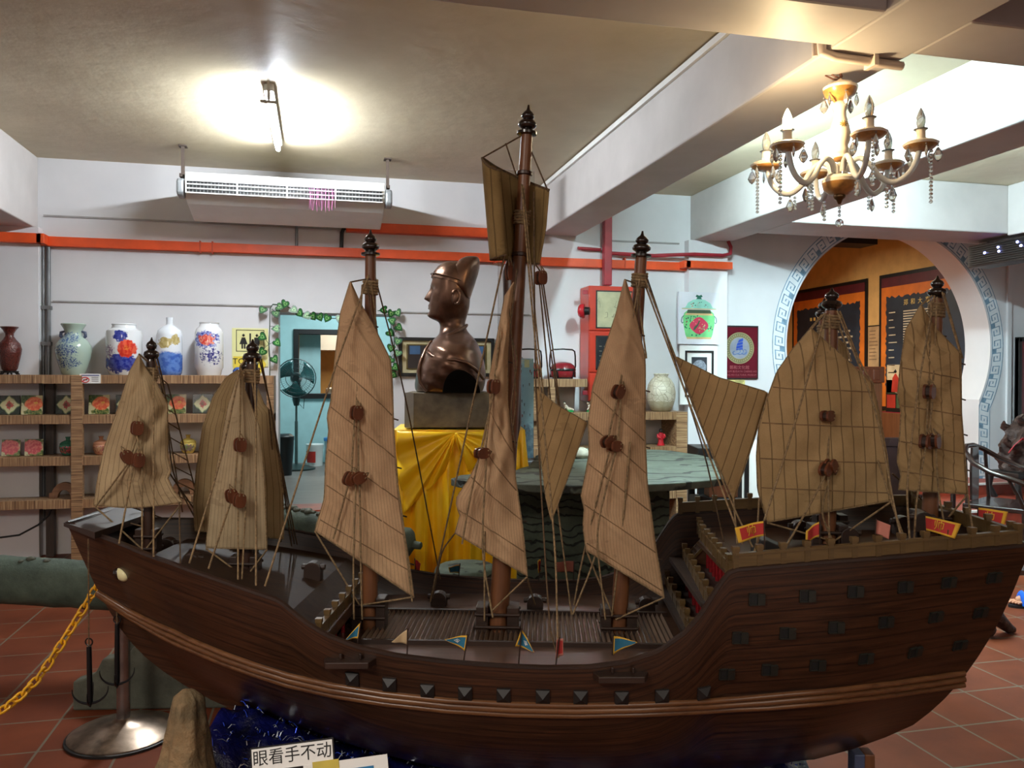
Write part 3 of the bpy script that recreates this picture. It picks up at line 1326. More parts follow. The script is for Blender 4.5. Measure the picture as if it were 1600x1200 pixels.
# deck house, capstans and bollards
b = MB()
p = S(1203, 842, -0.08)
b.prism([(0.585, 1.005), (0.73, 1.005), (0.60, 1.065), (0.585, 1.065)], 0.12, 0, None, 'y', -0.12)
b.build('deck_hatch', plain('black hatch lid', (24, 20, 18), 0.5), ship, bevel=0.003)


def bollard(px, py, y, w=0.05, h=0.055, d=0.035):
    p = S(px, py, y)
    b = MB()
    pr = [(-w / 2, 0), (w / 2, 0), (w / 2, h * 0.6)] + [(w / 2 * math.cos(t), h * 0.6 + h * 0.4 * math.sin(t)) for t in [PI * i / 8 for i in range(1, 8)]] + [(-w / 2, h * 0.6)]
    b.prism(pr, d, 0, Matrix.Translation(p), 'y', -d / 2)
    b.tube([p + Vector((-w * 0.7, 0, h * 0.7)), p + Vector((w * 0.7, 0, h * 0.7))], h * 0.16, 8)
    b.build('windlass', M['darkwood'], ship, bevel=0.002)


for a, c, y in ((686, 951, 0.24), (836, 957, 0.20), (1325, 854, -0.02), (1250, 842, 0.1), (1410, 835, 0.1), (1440, 830, -0.05), (490, 906, 0.05), (300, 893, 0.0), (262, 868, 0.12), (1010, 960, 0.22)):
    bollard(a, c, y)

# ---- masts


def mast(bot, top, y, r0, r1, mat, fin=1.0, base=True, y1=None):
    a = S(bot[0], bot[1], y)
    c = S(top[0], top[1], y if y1 is None else y1)
    d = (c - a)
    L_ = d.length
    fl_ = 0.075 * fin
    q = Vector((0, 0, 1)).rotation_difference(d.normalized()).to_matrix().to_4x4()
    T = Matrix.Translation(a) @ q
    b = MB()
    k = 14
    b.lathe([(lerp(r0, r1, i / k), lerp(-0.02, L_ - fl_, i / k)) for i in range(k + 1)], 14, 0, T=T)
    mo = b.build('mast', mat, ship, smooth=60)
    b = MB()
    z = L_ - fl_
    s = fin
    prof = [(r1 * 1.0, 0), (r1 * 1.75, 0.002), (r1 * 1.75, 0.008), (r1 * 1.1, 0.010), (r1 * 0.95, 0.015), (r1 * 1.55, 0.022), (r1 * 1.62, 0.028), (r1 * 1.3, 0.035), (r1 * 0.75, 0.039), (r1 * 1.1, 0.044), (r1 * 1.15, 0.049), (r1 * 0.75, 0.057),
            (r1 * 0.35, 0.062), (r1 * 0.22, 0.068), (r1 * 0.15, 0.075)]
    if fin < 1.0:
        prof = [(r1 * q_, h_) for q_, h_ in ((1.0, 0), (0.9, 0.006), (1.4, 0.012), (1.62, 0.020), (1.45, 0.029), (0.7, 0.036), (1.0, 0.042), (1.12, 0.049), (0.9, 0.057), (0.35, 0.064), (0.12, 0.075))]
    b.lathe([(r_, z + h_ * s) for r_, h_ in prof], 18, 0, T=T)
    b.build('finial', M['ebony'], mo, smooth=50)
    if base:
        b = MB()
        w_ = r0 * 1.15
        for sg in (-1, 1):
            b.box(sg * r0 * 1.5 - w_ * 0.5, sg * r0 * 1.5 + w_ * 0.5, -w_, w_, -0.015, 0.075, 0, Matrix.Translation(a))
        for z_ in (0.02, 0.055):
            b.tube([a + Vector((-r0 * 2.2, -w_ * 1.1, z_)), a + Vector((r0 * 2.2, -w_ * 1.1, z_))], 0.005, 6)
            b.tube([a + Vector((-r0 * 2.2, w_ * 1.1, z_)), a + Vector((r0 * 2.2, w_ * 1.1, z_))], 0.005, 6)
        b.build('mast_step', M['darkwood'], mo, bevel=0.002)
    return mo, a, c, T, L_


def lash(T, L_, r, z0, n=5):
    """coils of rope round a mast head"""
    b = MB()
    pts = []
    for i in range(n * 12 + 1):
        t = 2 * PI * i / 12
        pts.append(T @ Vector((r * math.cos(t), r * math.sin(t), L_ - z0 - i * 0.0078 / 12 * 1.0)))
    b.tube(pts, 0.0042, 6)
    return b


masts = {}
for key, bot, top, y, r0, r1, mt, fin, z0 in (
        ('a', (232, 866), (237, 527), 0.0, 0.0155, 0.0135, 'mastdark', 0.92, 0.085),
        ('b', (384, 908), (395, 530), 0.0, 0.0195, 0.0165, 'mastdark', 0.95, 0.085),
        ('bb', (382, 880), (388, 548), 0.17, 0.0185, 0.0155, 'mastdark', 0.9, 0.085),
        ('c', (578, 972), (579, 359), 0.0, 0.023, 0.0155, 'mast', 1.0, 0.145),
        ('d', (778, 985), (826, 164), 0.0, 0.029, 0.0165, 'mast', 1.15, 0.30),
        ('e', (966, 988), (1004, 361), 0.0, 0.024, 0.0165, 'mast', 1.0, 0.12),
        ('f', (1292, 860), (1300, 450), 0.0, 0.024, 0.0175, 'mast', 0.85, 0.075),
        ('ff', (1296, 842), (1288, 466), 0.15, 0.022, 0.0165, 'mast', 0.85, 0.08),
        ('g', (1452, 838), (1465, 431), 0.02, 0.022, 0.016, 'mast', 0.85, 0.075)):
    mo, a, c, T, L_ = mast(bot, top, y, r0, r1, M[mt], fin)
    rr = lerp(r0, r1, 1 - z0 / L_) + 0.003
    lash(T, L_, rr, z0).build('lashing', M['rope'], mo, smooth=60)
    masts[key] = (mo, a, c, T, L_)
# the split doubling on the main mast
mo, a, c, T, L_ = masts['d']
b = MB()
for z_ in (0.10, 0.22, 0.33):
    b.lathe([(0.020, L_ - z_ - 0.1), (0.023, L_ - z_ - 0.098), (0.023, L_ - z_ - 0.090), (0.020, L_ - z_ - 0.088)], 14, T=T)
b.build('mast_band', M['mastdark'], mo, smooth=40)
b = MB()
p0, p1 = S(799, 395, 0.02), S(803, 690, 0.02)
b.tube([p0, p0.lerp(p1, 0.1), p0.lerp(p1, 0.9), p1], [0.008, 0.026, 0.022, 0.01], 10)
b.build('mast_cheek', M['mastdark'], mo, smooth=50)


# ---- sails
def polyline(px):
    L_ = [0.0]
    for (a, c), (d, e) in zip(px, px[1:]):
        L_.append(L_[-1] + math.hypot(d - a, e - c))
    L_ = [x / L_[-1] for x in L_]
    X = [(t, p[0]) for t, p in zip(L_, px)]
    Y = [(t, p[1]) for t, p in zip(L_, px)]
    return lambda t: (interp(X, t), interp(Y, t))


BATT = plain('batten crease shade', (120, 92, 62), 0.85, var=0.15, scale=30)  # darker tan carries the crease shade the battens press into the cloth


def sail(left, right, y, mat, bulge=0.02, y_left=0.0, y_right=0.0, seed=0, wr=0.0035, name='sail', bottom=0.0, nu=90, nv=36, battens=0, fold=None, lab=None, lines=None):
    """left and right edges from the peak to the foot, traced in the photo; the sheet hangs on the plane y and bellies towards -y"""
    fl_, fr_ = polyline(left), polyline(right)
    ph = seed * 1.7

    def fn(u, v):
        a, c = fl_(u)
        d, e = fr_(u)
        yy = y + lerp(y_left, y_right, v) - bulge * math.sin(PI * v) * (0.25 + 0.75 * math.sin(PI * min(1, u * 0.9 + 0.1)))
        env = math.sin(PI * min(1, max(0, v))) ** 0.5 * min(1, u * 4)
        yy += env * wr * (math.sin(17 * u + 6 * v + ph) + 0.7 * math.sin(9 * u - 11 * v + 2 * ph) + 0.5 * math.sin(31 * u + 13 * v + ph))
        if battens:
            fq = (u * 7.3 - v * 1.7 + 0.25 * math.sin(5 * v + ph)) % 1.0
            yy -= 0.0065 * math.exp(-((fq - 0.5) / 0.07) ** 2) * min(1, u * 6) * math.sin(PI * v) ** 0.4
        if fold:
            yy += fold(u, v)
        return S(lerp(a, d, v), lerp(c, e, v) + bottom * math.sin(PI * v) * u, yy)
    o = uvgrid(name, fn, nu, nv, mat, ship, 80, solid=-0.0025)
    if lab:
        o['label'] = lab
    # bolt rope sewn along the edges
    b = MB()
    pts = [fn(i / 40, 0) for i in range(41)] + [fn(1, j / 14) for j in range(1, 15)] + [fn(1 - i / 40, 1) for i in range(1, 41)]
    b.tube(pts, 0.0022, 5)
    b.build('edge_rope', M['rope'], o, smooth=60)
    if lines:
        ys_l, ys_r = [p[1] for p in left], [p[1] for p in right]

        def u_at(f_, yy):
            return min(range(101), key=lambda q: abs(f_(q / 100)[1] - yy)) / 100
        for yl in lines[0]:
            u0, u1 = u_at(fl_, yl), u_at(fr_, yl + lines[1])
            b = MB()
            b.tube([fn(lerp(u0, u1, q / 24), 0.02 + 0.96 * q / 24) + Vector((0, -0.0005, 0)) for q in range(25)], 0.0021, 6)
            b.build('batten', BATT, o, smooth=60)
    if battens:
        for k in range(1, battens + 1):
            u = k / (battens + 0.7)
            b = MB()
            q = fn(u, 1.0)
            b.tube([q + Vector((-0.004, 0.002, 0)), q + Vector((0.014, 0.004, -0.005))], 0.0022, 5)
            b.build('batten_end', M['darkwood'], o)
    return o, fn


SA = m_sail('weathered tan sailcloth', (180, 156, 120), (210, 186, 146), 13)
SB = m_sail('light tan sailcloth', (176, 154, 120), (206, 184, 148), 16)
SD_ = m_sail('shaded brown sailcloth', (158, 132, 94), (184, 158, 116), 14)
SC = m_sail('pinkish tan sailcloth', (192, 156, 120), (220, 184, 144), 24, (96, 70, 46))
SJ = m_sail('jib sailcloth', (164, 134, 92), (188, 156, 110), 34, (70, 52, 34), slant=-0.317)
SF = m_sail('broad tan sailcloth', (172, 142, 98), (198, 166, 120), 32, (70, 52, 34), slant=0.06)

sail([(217, 555), (203, 580), (183, 643), (163, 700), (153, 747), (147, 789)],
     [(218, 556), (227, 575), (243, 597), (262, 633), (261, 660), (262, 687), (262, 715), (267, 735), (262, 748), (272, 768), (285, 784)], -0.035, SA, 0.035, seed=1, wr=0.008, bottom=6, battens=0)
sail([(372, 578), (353, 590), (333, 620), (317, 667), (307, 733), (302, 787), (305, 829)],
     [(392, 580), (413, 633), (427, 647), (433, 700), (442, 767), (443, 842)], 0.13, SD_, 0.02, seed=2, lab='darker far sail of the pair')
sail([(376, 575), (357, 633), (343, 707), (330, 777), (322, 856)],
     [(377, 575), (383, 610), (405, 667), (413, 750), (417, 858)], -0.04, SB, 0.018, seed=3, wr=0.002)
sail([(547, 441), (532, 490), (525, 547), (517, 629), (511, 650), (514, 671), (509, 722), (507, 779), (492, 829)],
     [(548, 441), (563, 474), (584, 510), (610, 562), (613, 598), (615, 671), (623, 774), (638, 872), (647, 933)], -0.05, SC, 0.03, seed=4, battens=6, lines=((570, 635, 700, 755, 810), 82))
sail([(789, 462), (775, 536), (765, 588), (765, 650), (755, 702), (736, 743), (714, 777), (713, 790), (719, 805), (711, 833)],
     [(803, 440), (797, 500), (793, 560), (793, 629), (801, 702), (806, 753), (817, 826), (824, 900)], -0.05, SC, 0.03, seed=5, wr=0.006, battens=3, lines=((640, 700, 745, 795), 66))
sail([(976, 437), (963, 489), (943, 550), (926, 605), (919, 659), (921, 707), (912, 755), (908, 775), (913, 795), (911, 823), (916, 860)],
     [(977, 437), (991, 482), (1006, 550), (1008, 564), (1008, 687), (1011, 755), (1025, 858), (1038, 934)], -0.05, SC, 0.03, seed=6, battens=5, lines=((610, 664, 722, 785, 845), 78))
sail([(1267, 514), (1240, 544), (1214, 581), (1199, 622), (1186, 664), (1182, 712), (1184, 765), (1199, 816)],
     [(1268, 514), (1319, 559), (1364, 600), (1375, 652), (1386, 712), (1394, 782)], -0.05, SF, 0.035, seed=7, wr=0.004, lines=((605, 662, 716, 764), 6))  # rods here stand in for the shade of level wrinkles
sail([(1438, 478), (1416, 514), (1407, 570), (1403, 615), (1408, 645), (1405, 690), (1402, 720), (1408, 742), (1404, 765)],
     [(1440, 478), (1461, 512), (1501, 553), (1502, 645), (1512, 772)], -0.03, SF, 0.025, seed=8, wr=0.004, battens=5, lines=((575, 632, 690, 735), 18))
# sail of the hidden far mast beside the broad one
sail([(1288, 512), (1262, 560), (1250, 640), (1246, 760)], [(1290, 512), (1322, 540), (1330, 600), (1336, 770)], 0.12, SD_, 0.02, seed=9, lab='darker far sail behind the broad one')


# the curled top sail on the main mast
def curl(u, v):
    # u down, v from the curled left strip round to the right edge
    x = interp([(0, 787), (0.13, 753 + 6 * u), (0.5, 800), (1, 857 - 13 * u)], v) if False else None
    pts = [(0.0, (782 + 9 * u, 268 + 130 * u), -0.095), (0.06, (765 + 10 * u, 262 + 140 * u), -0.10), (0.16, (753 + 13 * u, 248 + 158 * u), -0.06), (0.34, (775 + 14 * u, 262 + 144 * u), 0.0),
           (0.58, (806 + 8 * u, 277 + 132 * u), 0.055), (0.8, (832 + 0 * u, 288 + 124 * u), 0.045), (1.0, (858 - 15 * u, 298 + 114 * u), 0.0)]
    a = sm([(t, p[0]) for t, p, _ in pts], v)
    c = sm([(t, p[1]) for t, p, _ in pts], v)
    yy = sm([(t, q) for t, _, q in pts], v)
    a += (1 - abs(2 * u - 1)) * (4 if v > 0.5 else 1) * (v - 0.3)
    return S(a, c, yy - 0.02)


o = uvgrid('sail', curl, 24, 40, m_sail('olive top sailcloth', (138, 112, 70), (166, 138, 92), 9), ship, 80, solid=-0.0025)
b = MB()
b.tube([curl(0, j / 30) + Vector((0, 0, 0.002)) for j in range(31)], 0.0035, 6)
b.build('yard', M['ropedark'], o, smooth=60)
b = MB()
b.tube([curl(1, j / 30) for j in range(31)], 0.0026, 6)
b.build('edge_rope', M['ropedark'], o, smooth=60)

# stay sails
sail([(836, 606), (840, 650), (846, 720), (853, 777), (861, 812)], [(837, 606), (870, 633), (917, 660), (893, 730), (862, 813)], -0.01, SJ, 0.008, seed=11, wr=0.0008, nu=30, nv=18)
sail([(1056, 558), (1082, 632), (1112, 706), (1146, 779)], [(1057, 558), (1122, 590), (1200, 613), (1180, 680), (1147, 780)], -0.03, SJ, 0.008, seed=12, wr=0.0008, nu=30, nv=18)

# ---- rigging
ropes = [
    # (points in the photo, depth at start, depth at end, thickness, dark?)
    ([(240, 575), (240, 870)], -0.06, -0.28, 1), ([(228, 590), (213, 662)], -0.05, -0.07, 1), ([(216, 676), (205, 712)], -0.075, -0.08, 1),
    ([(200, 724), (149, 792)], -0.085, -0.05, 1), ([(209, 724), (186, 850)], -0.085, -0.25, 1), ([(222, 724), (222, 862)], -0.085, -0.2, 1), ([(214, 676), (219, 712)], -0.075, -0.085, 1),
    ([(242, 560), (262, 633)], -0.01, -0.02, 0), ([(246, 560), (258, 610), (268, 740), (306, 812)], 0.0, 0.25, 0), ([(232, 566), (217, 553)], -0.01, -0.035, 1),
    ([(149, 792), (220, 856)], -0.05, -0.02, 1), ([(284, 786), (228, 858)], -0.04, -0.02, 1), ([(170, 795), (300, 838)], 0.1, 0.28, 0), ([(205, 792), (310, 830)], 0.1, 0.3, 0), ([(262, 735), (330, 835)], 0.0, 0.3, 0),
    ([(280, 786), (282, 880)], -0.04, -0.1, 0), ([(160, 806), (232, 825)], 0.05, 0.0, 0),
    ([(376, 572), (345, 720), (296, 880)], -0.06, -0.33, 1), ([(398, 560), (400, 690), (400, 915)], -0.07, -0.345, 1), ([(376, 580), (375, 680)], -0.06, -0.08, 1), ([(371, 706), (367, 768)], -0.085, -0.09, 1),
    ([(379, 706), (376, 772)], -0.085, -0.09, 1), ([(362, 780), (326, 888)], -0.09, -0.34, 1), ([(372, 792), (372, 905)], -0.09, -0.345, 1), ([(384, 792), (378, 905)], -0.09, -0.2, 1), ([(388, 560), (402, 650)], -0.01, -0.03, 1),
    ([(404, 556), (428, 655), (456, 855)], 0.0, 0.3, 0), ([(408, 560), (452, 790), (470, 880)], 0.05, 0.33, 0), ([(322, 857), (382, 902)], -0.04, -0.03, 1), ([(417, 859), (386, 900)], -0.04, -0.03, 1), ([(388, 555), (375, 574)], 0.0, -0.04, 1),
    ([(576, 430), (525, 570), (486, 690), (414, 916)], -0.05, -0.36, 1), ([(566, 445), (560, 560), (557, 636)], -0.05, -0.085, 1), ([(554, 652), (549, 742)], -0.09, -0.095, 1), ([(560, 652), (560, 742)], -0.09, -0.095, 1),
    ([(545, 754), (521, 842)], -0.095, -0.07, 1), ([(556, 754), (552, 880), (553, 968)], -0.095, -0.12, 1), ([(562, 754), (564, 900), (566, 968)], -0.095, -0.1, 1), ([(580, 440), (603, 640), (628, 800), (644, 940)], -0.02, -0.075, 1),
    ([(586, 432), (632, 610), (688, 905)], 0.0, 0.3, 0), ([(547, 441), (578, 435)], -0.05, -0.02, 0), ([(492, 830), (562, 946)], -0.05, -0.03, 1), ([(646, 933), (562, 946)], -0.05, -0.03, 1), ([(572, 440), (588, 520)], -0.03, -0.05, 0),
    ([(791, 388), (745, 600), (672, 940)], -0.04, 0.2, 1), ([(815, 288), (830, 470), (868, 850), (872, 1028)], -0.04, -0.36, 1), ([(818, 290), (842, 560), (880, 860), (893, 960)], -0.04, 0.1, 1),
    ([(846, 444), (862, 560), (882, 700)], 0.0, 0.05, 0), ([(843, 444), (858, 600), (868, 720)], 0.0, 0.05, 0), ([(849, 444), (866, 560), (884, 720)], 0.0, 0.05, 0), ([(836, 412), (845, 425)], 0.0, 0.0, 0), ([(834, 300), (836, 600), (858, 980), (872, 1028)], -0.02, -0.36, 0),
    ([(753, 247), (822, 208)], -0.06, 0.0, 0), ([(790, 224), (808, 278)], 0.03, 0.03, 0), ([(830, 236), (857, 300)], 0.0, -0.02, 0), ([(789, 463), (772, 596)], -0.05, -0.085, 1), ([(772, 610), (752, 700)], -0.09, -0.095, 1),
    ([(768, 610), (759, 700)], -0.09, -0.095, 1), ([(748, 715), (730, 800), (722, 850)], -0.095, -0.08, 1), ([(760, 715), (752, 860), (770, 965)], -0.095, -0.12, 1), ([(712, 832), (690, 860), (676, 935)], -0.05, 0.2, 0), ([(823, 902), (768, 955)], -0.05, -0.04, 1),
    ([(823, 902), (836, 945)], -0.05, 0.15, 1), ([(795, 480), (808, 620), (800, 680)], -0.06, -0.06, 0), ([(808, 420), (796, 520), (810, 560), (797, 640), (806, 700)], -0.06, -0.06, 0), ([(757, 830), (757, 970)], -0.06, -0.04, 1),
    ([(1000, 436), (968, 602)], -0.05, -0.085, 1), ([(965, 620), (950, 686)], -0.09, -0.095, 1), ([(970, 620), (966, 688)], -0.09, -0.095, 1), ([(952, 706), (908, 880), (897, 945)], -0.095, 0.0, 1), ([(962, 706), (930, 830), (946, 968)], -0.095, -0.1, 1),
    ([(994, 440), (1010, 560)], -0.03, -0.05, 1), ([(1008, 436), (1056, 560), (1140, 780), (1176, 855)], -0.02, -0.2, 1), ([(1011, 434), (1100, 700), (1131, 848)], 0.0, 0.15, 0), ([(1006, 440), (1066, 600), (1160, 850)], -0.01, -0.3, 1), ([(976, 437), (998, 444)], -0.05, -0.02, 0),
    ([(916, 860), (958, 962)], -0.05, -0.03, 1), ([(1037, 934), (962, 968)], -0.05, -0.03, 1), ([(985, 690), (975, 800), (956, 962)], -0.09, -0.04, 1), ([(1001, 440), (980, 600), (935, 860), (895, 960)], -0.04, -0.05, 1),
    ([(1290, 490), (1240, 670), (1176, 870)], -0.04, -0.34, 1), ([(1296, 490), (1297, 640), (1293, 720), (1296, 845)], -0.05, -0.1, 1), ([(1308, 486), (1370, 640), (1404, 830), (1420, 860)], -0.03, -0.34, 1), ([(1312, 486), (1345, 570), (1366, 602)], -0.02, -0.05, 1),
    ([(1305, 490), (1330, 565)], -0.01, -0.03, 1), ([(1288, 490), (1268, 514)], -0.02, -0.05, 1), ([(1284, 492), (1240, 545)], -0.02, -0.05, 1), ([(1290, 742), (1262, 795), (1222, 865)], -0.09, -0.3, 1), ([(1298, 742), (1282, 800), (1302, 848)], -0.09, -0.06, 1),
    ([(1199, 817), (1300, 845)], -0.05, -0.03, 1), ([(1394, 783), (1304, 845)], -0.05, -0.03, 1), ([(1146, 780), (1152, 850)], -0.03, -0.1, 1), ([(1186, 780), (1182, 862)], -0.06, -0.3, 1),
    ([(1460, 462), (1432, 620), (1416, 760), (1422, 852)], -0.03, -0.33, 1), ([(1464, 464), (1458, 595)], -0.04, -0.06, 1), ([(1457, 628), (1452, 672)], -0.065, -0.07, 1), ([(1462, 690), (1466, 770), (1478, 830)], -0.07, -0.05, 1), ([(1448, 690), (1432, 780), (1428, 850)], -0.07, -0.3, 1),
    ([(1472, 456), (1500, 552)], -0.01, -0.03, 1), ([(1474, 456), (1504, 560)], 0.0, 0.0, 1), ([(1456, 462), (1438, 478)], -0.01, -0.03, 1), ([(1512, 773), (1522, 845)], -0.03, -0.28, 1), ([(1512, 773), (1476, 815)], -0.03, 0.0, 1), ([(1394, 740), (1440, 780), (1460, 802)], 0.05, 0.1, 1),
    ([(1372, 720), (1398, 800), (1420, 860)], -0.06, -0.33, 1), ([(1455, 470), (1450, 620), (1448, 680)], -0.05, -0.06, 1),
]
for px, y0, y1, light in ropes:
    k = len(px)
    L_ = [0.0]
    for (a, c), (d, e) in zip(px, px[1:]):
        L_.append(L_[-1] + math.hypot(d - a, e - c))
    pts = []
    ctrl = [S(a, c, lerp(y0, y1, l / L_[-1])) for (a, c), l in zip(px, L_)]
    for i in range(k - 1):
        for t in range(6):
            pts.append(ctrl[i].lerp(ctrl[i + 1], t / 6))
    pts.append(ctrl[-1])
    if k > 2:                                   # ease the corners
        for _ in range(3):
            pts = [pts[0]] + [(pts[i - 1] + pts[i] * 2 + pts[i + 1]) / 4 for i in range(1, len(pts) - 1)] + [pts[-1]]
    b = MB()
    b.tube(pts, 0.0026 if light else 0.0022, 6)
    b.build('rope', M['rope'] if light else M['ropedark'], ship, smooth=70)

# rope ladders (ratlines) on the far side near the bow
b = MB()
for a0, a1 in (((262, 600), (318, 815)), ((250, 590), (285, 800)), ((425, 650), (460, 850)), ((420, 640), (440, 855))):
    b.tube([S(*a0, 0.06), S(*a1, 0.3)], 0.0022, 5)
for i in range(9):
    t = i / 9
    b.tube([S(lerp(262, 318, t), lerp(600, 815, t), 0.06 + 0.24 * t), S(lerp(250, 285, t), lerp(590, 800, t), 0.06 + 0.24 * t)], 0.0018, 4)
b.build('ratlines', M['ropedark'], ship)


def block(px, py, y, w=0.030, h=0.040, d=0.024, rot=0.0, becket=True):
    p = S(px, py, y)
    R_ = Matrix.Translation(p) @ Matrix.Rotation(0.75, 4, 'Z') @ Matrix.Rotation(rot, 4, 'Y')
    b = MB()
    k = 14

    def ov(s):
        return [(w / 2 * s * math.copysign(abs(math.cos(2 * PI * i / k)) ** 0.7, math.cos(2 * PI * i / k)), h / 2 * s * math.copysign(abs(math.sin(2 * PI * i / k)) ** 0.7, math.sin(2 * PI * i / k))) for i in range(k)]
    for o0, o1, s, mi in ((-d / 2, -d * 0.24, 1, 0), (-d * 0.24, d * 0.24, 0.78, 1), (d * 0.24, d / 2, 1, 0)):
        b.prism(ov(s), o1 - o0, mi, R_, 'y', o0)
    if becket:
        b.tube([R_ @ Vector(q) for q in ((-0.006, -d / 2 - 0.001, h * 0.3), (-0.004, -d / 4, h * 0.62), (0.0, 0, h * 0.85), (0.004, -d / 4, h * 0.62), (0.006, -d / 2 - 0.001, h * 0.3))], 0.0022, 5, 2)
    b.build('pulley_block', [M['block'], M['darkwood'], M['rope']], ship, bevel=0.0012)


for a, c, y, r in ((214, 669, -0.085, 0.1), (199, 714, -0.095, -0.5), (216, 719, -0.10, 0.1), (375, 695, -0.085, 0), (362, 775, -0.095, -0.2), (374, 782, -0.105, 0.1), (557, 645, -0.10, 0.1), (546, 748, -0.10, 0.5), (560, 747, -0.11, 1.2),
                   (771, 604, -0.095, 0.1), (753, 708, -0.10, 1.5), (845, 434, 0.0, 0), (966, 612, -0.10, 0.6), (950, 690, -0.10, 1.1), (960, 697, -0.10, 1.6), (1293, 650, -0.10, 1.57), (1290, 733, -0.10, 0.8), (1299, 728, -0.09, 2.4), (1452, 612, -0.075, 0.1), (1446, 690, -0.075, 0.3), (1460, 689, -0.08, -0.2)):
    block(a, c, y, rot=r)
block(795, 424, -0.045, 0.016, 0.05, 0.014)

# ---- flags
M['fyellow'] = plain('flag yellow', (206, 160, 48), 0.8)
M['fred'] = plain('flag red', (168, 44, 40), 0.8)
M['fpink'] = plain('faded flag pink', (190, 120, 104), 0.8)
M['fblue'] = plain('flag teal blue', (28, 96, 124), 0.8)
M['fcream'] = plain('faded flag cream', (176, 152, 116), 0.8)


def flag(pole, corners, y, mats, word=None, yp=None, band=True, tsize=0.02, wave=0.006, fade=None):
    """pole: base and top in the photo; corners: hoist top, fly top, fly bottom, hoist bottom (three corners make a pennant)"""
    C_ = [S(a, c, y) for a, c in corners]
    root = MB()
    p0, p1 = S(pole[0][0], pole[0][1], y if yp is None else yp), S(pole[1][0], pole[1][1], y)
    root.tube([p0, p1], 0.0017, 6)
    ro = root.build('flag', M['darkwood'], ship)
    if len(C_) == 3:
        C_ = [C_[0], C_[1], C_[1].lerp(C_[2], 0.02), C_[2]]
    nx, nz = 14, 8
    b = MB()

    def pt(u, v, off=0.0):
        p = C_[0].lerp(C_[1], u).lerp(C_[3].lerp(C_[2], u), v)
        return p + Vector((0, wave * math.sin(u * 5.0) - off, 0))
    for side_ in (0.0,):
        for i in range(nx):
            for j in range(nz):
                u0, u1, v0, v1 = i / nx, (i + 1) / nx, j / nz, (j + 1) / nz
                mi = 0
                if band == 'end':
                    mi = 1 if u0 >= 0.8 else 0
                    if j == 0 or j == nz - 1:
                        mi = 1
                elif band:
                    mi = 1 if (j == 0 or j == nz - 1 or i == nx - 1 or i == 0) else 0
                b.add([pt(u0, v0), pt(u1, v0), pt(u1, v1), pt(u0, v1)], [(0, 1, 2, 3)], mi)
    if word:
        vs, fs = text_geo(word, tsize, 0.0004)
        w_ = (C_[1] - C_[0]).length
        h_ = (C_[3] - C_[0]).length
        flip = C_[1].x < C_[0].x
        P_ = []
        for p in vs:
            u = 0.45 + (-p.x if flip else p.x) / w_
            v = 0.5 - p.z / h_
            P_.append(pt(max(0, min(1, u)), max(0, min(1, v)), 0.0016))
        b.add(P_, fs, 2)
    f = b.build('cloth', mats, ro, smooth=60, solid=-0.0008)
    return ro


Y_, B__, RD = M['fyellow'], M['fblue'], M['fred']
flag(((558, 1010), (564, 971)), [(563, 973), (540, 999), (559, 998)], -0.37, [B__, Y_])
flag(((636, 1030), (637, 982)), [(637, 983), (612, 1002), (637, 1008)], -0.375, [M['fcream'], M['fcream']])
flag(((724, 1036), (731, 991)), [(731, 993), (695, 998), (727, 1018)], -0.38, [B__, Y_, M['white']], '令', tsize=0.018)
flag(((810, 1041), (815, 982)), [(815, 983), (835, 1018), (805, 1010)], -0.38, [B__, Y_, M['white']], '令', tsize=0.018)
flag(((868, 1043), (874, 996)), [(870, 1000), (880, 996), (880, 1022), (868, 1030)], -0.38, [RD, M['fpink']])
flag(((957, 1024), (958, 992)), [(958, 994), (996, 1002), (957, 1024)], -0.37, [B__, Y_])
flag(((1195, 872), (1194, 813)), [(1194, 814), (1147, 824), (1153, 848), (1196, 837)], -0.36, [RD, Y_, Y_], '帅', band='end', tsize=0.026)
flag(((1281, 862), (1281, 814)), [(1281, 815), (1258, 829), (1257, 850), (1281, 838)], -0.34, [RD, Y_, Y_], band='end')
flag(((1366, 864), (1369, 811)), [(1369, 812), (1390, 820), (1387, 842), (1367, 833)], -0.35, [M['fpink'], M['fpink']])
flag(((1447, 857), (1445, 805)), [(1445, 806), (1500, 818), (1490, 841), (1446, 828)], -0.34, [RD, Y_, Y_], '帅', band='end', tsize=0.026)
flag(((1527, 842), (1528, 792)), [(1528, 793), (1573, 799), (1566, 824), (1528, 818)], -0.05, [RD, Y_, Y_], '帅', band='end', tsize=0.028)
flag(((650, 906), (648, 872)), [(648, 874), (658, 880), (656, 892), (648, 890)], 0.39, [RD, RD], band=False)
flag(((716, 906), (719, 880)), [(719, 882), (701, 886), (703, 894), (718, 896)], 0.39, [B__, Y_])
flag(((842, 908), (846, 872)), [(845, 874), (840, 876), (841, 895), (845, 893)], 0.39, [RD, Y_], band='end')
flag(((896, 908), (897, 876)), [(897, 877), (868, 878), (870, 893), (897, 894)], 0.39, [M['fpink'], RD], band=False)

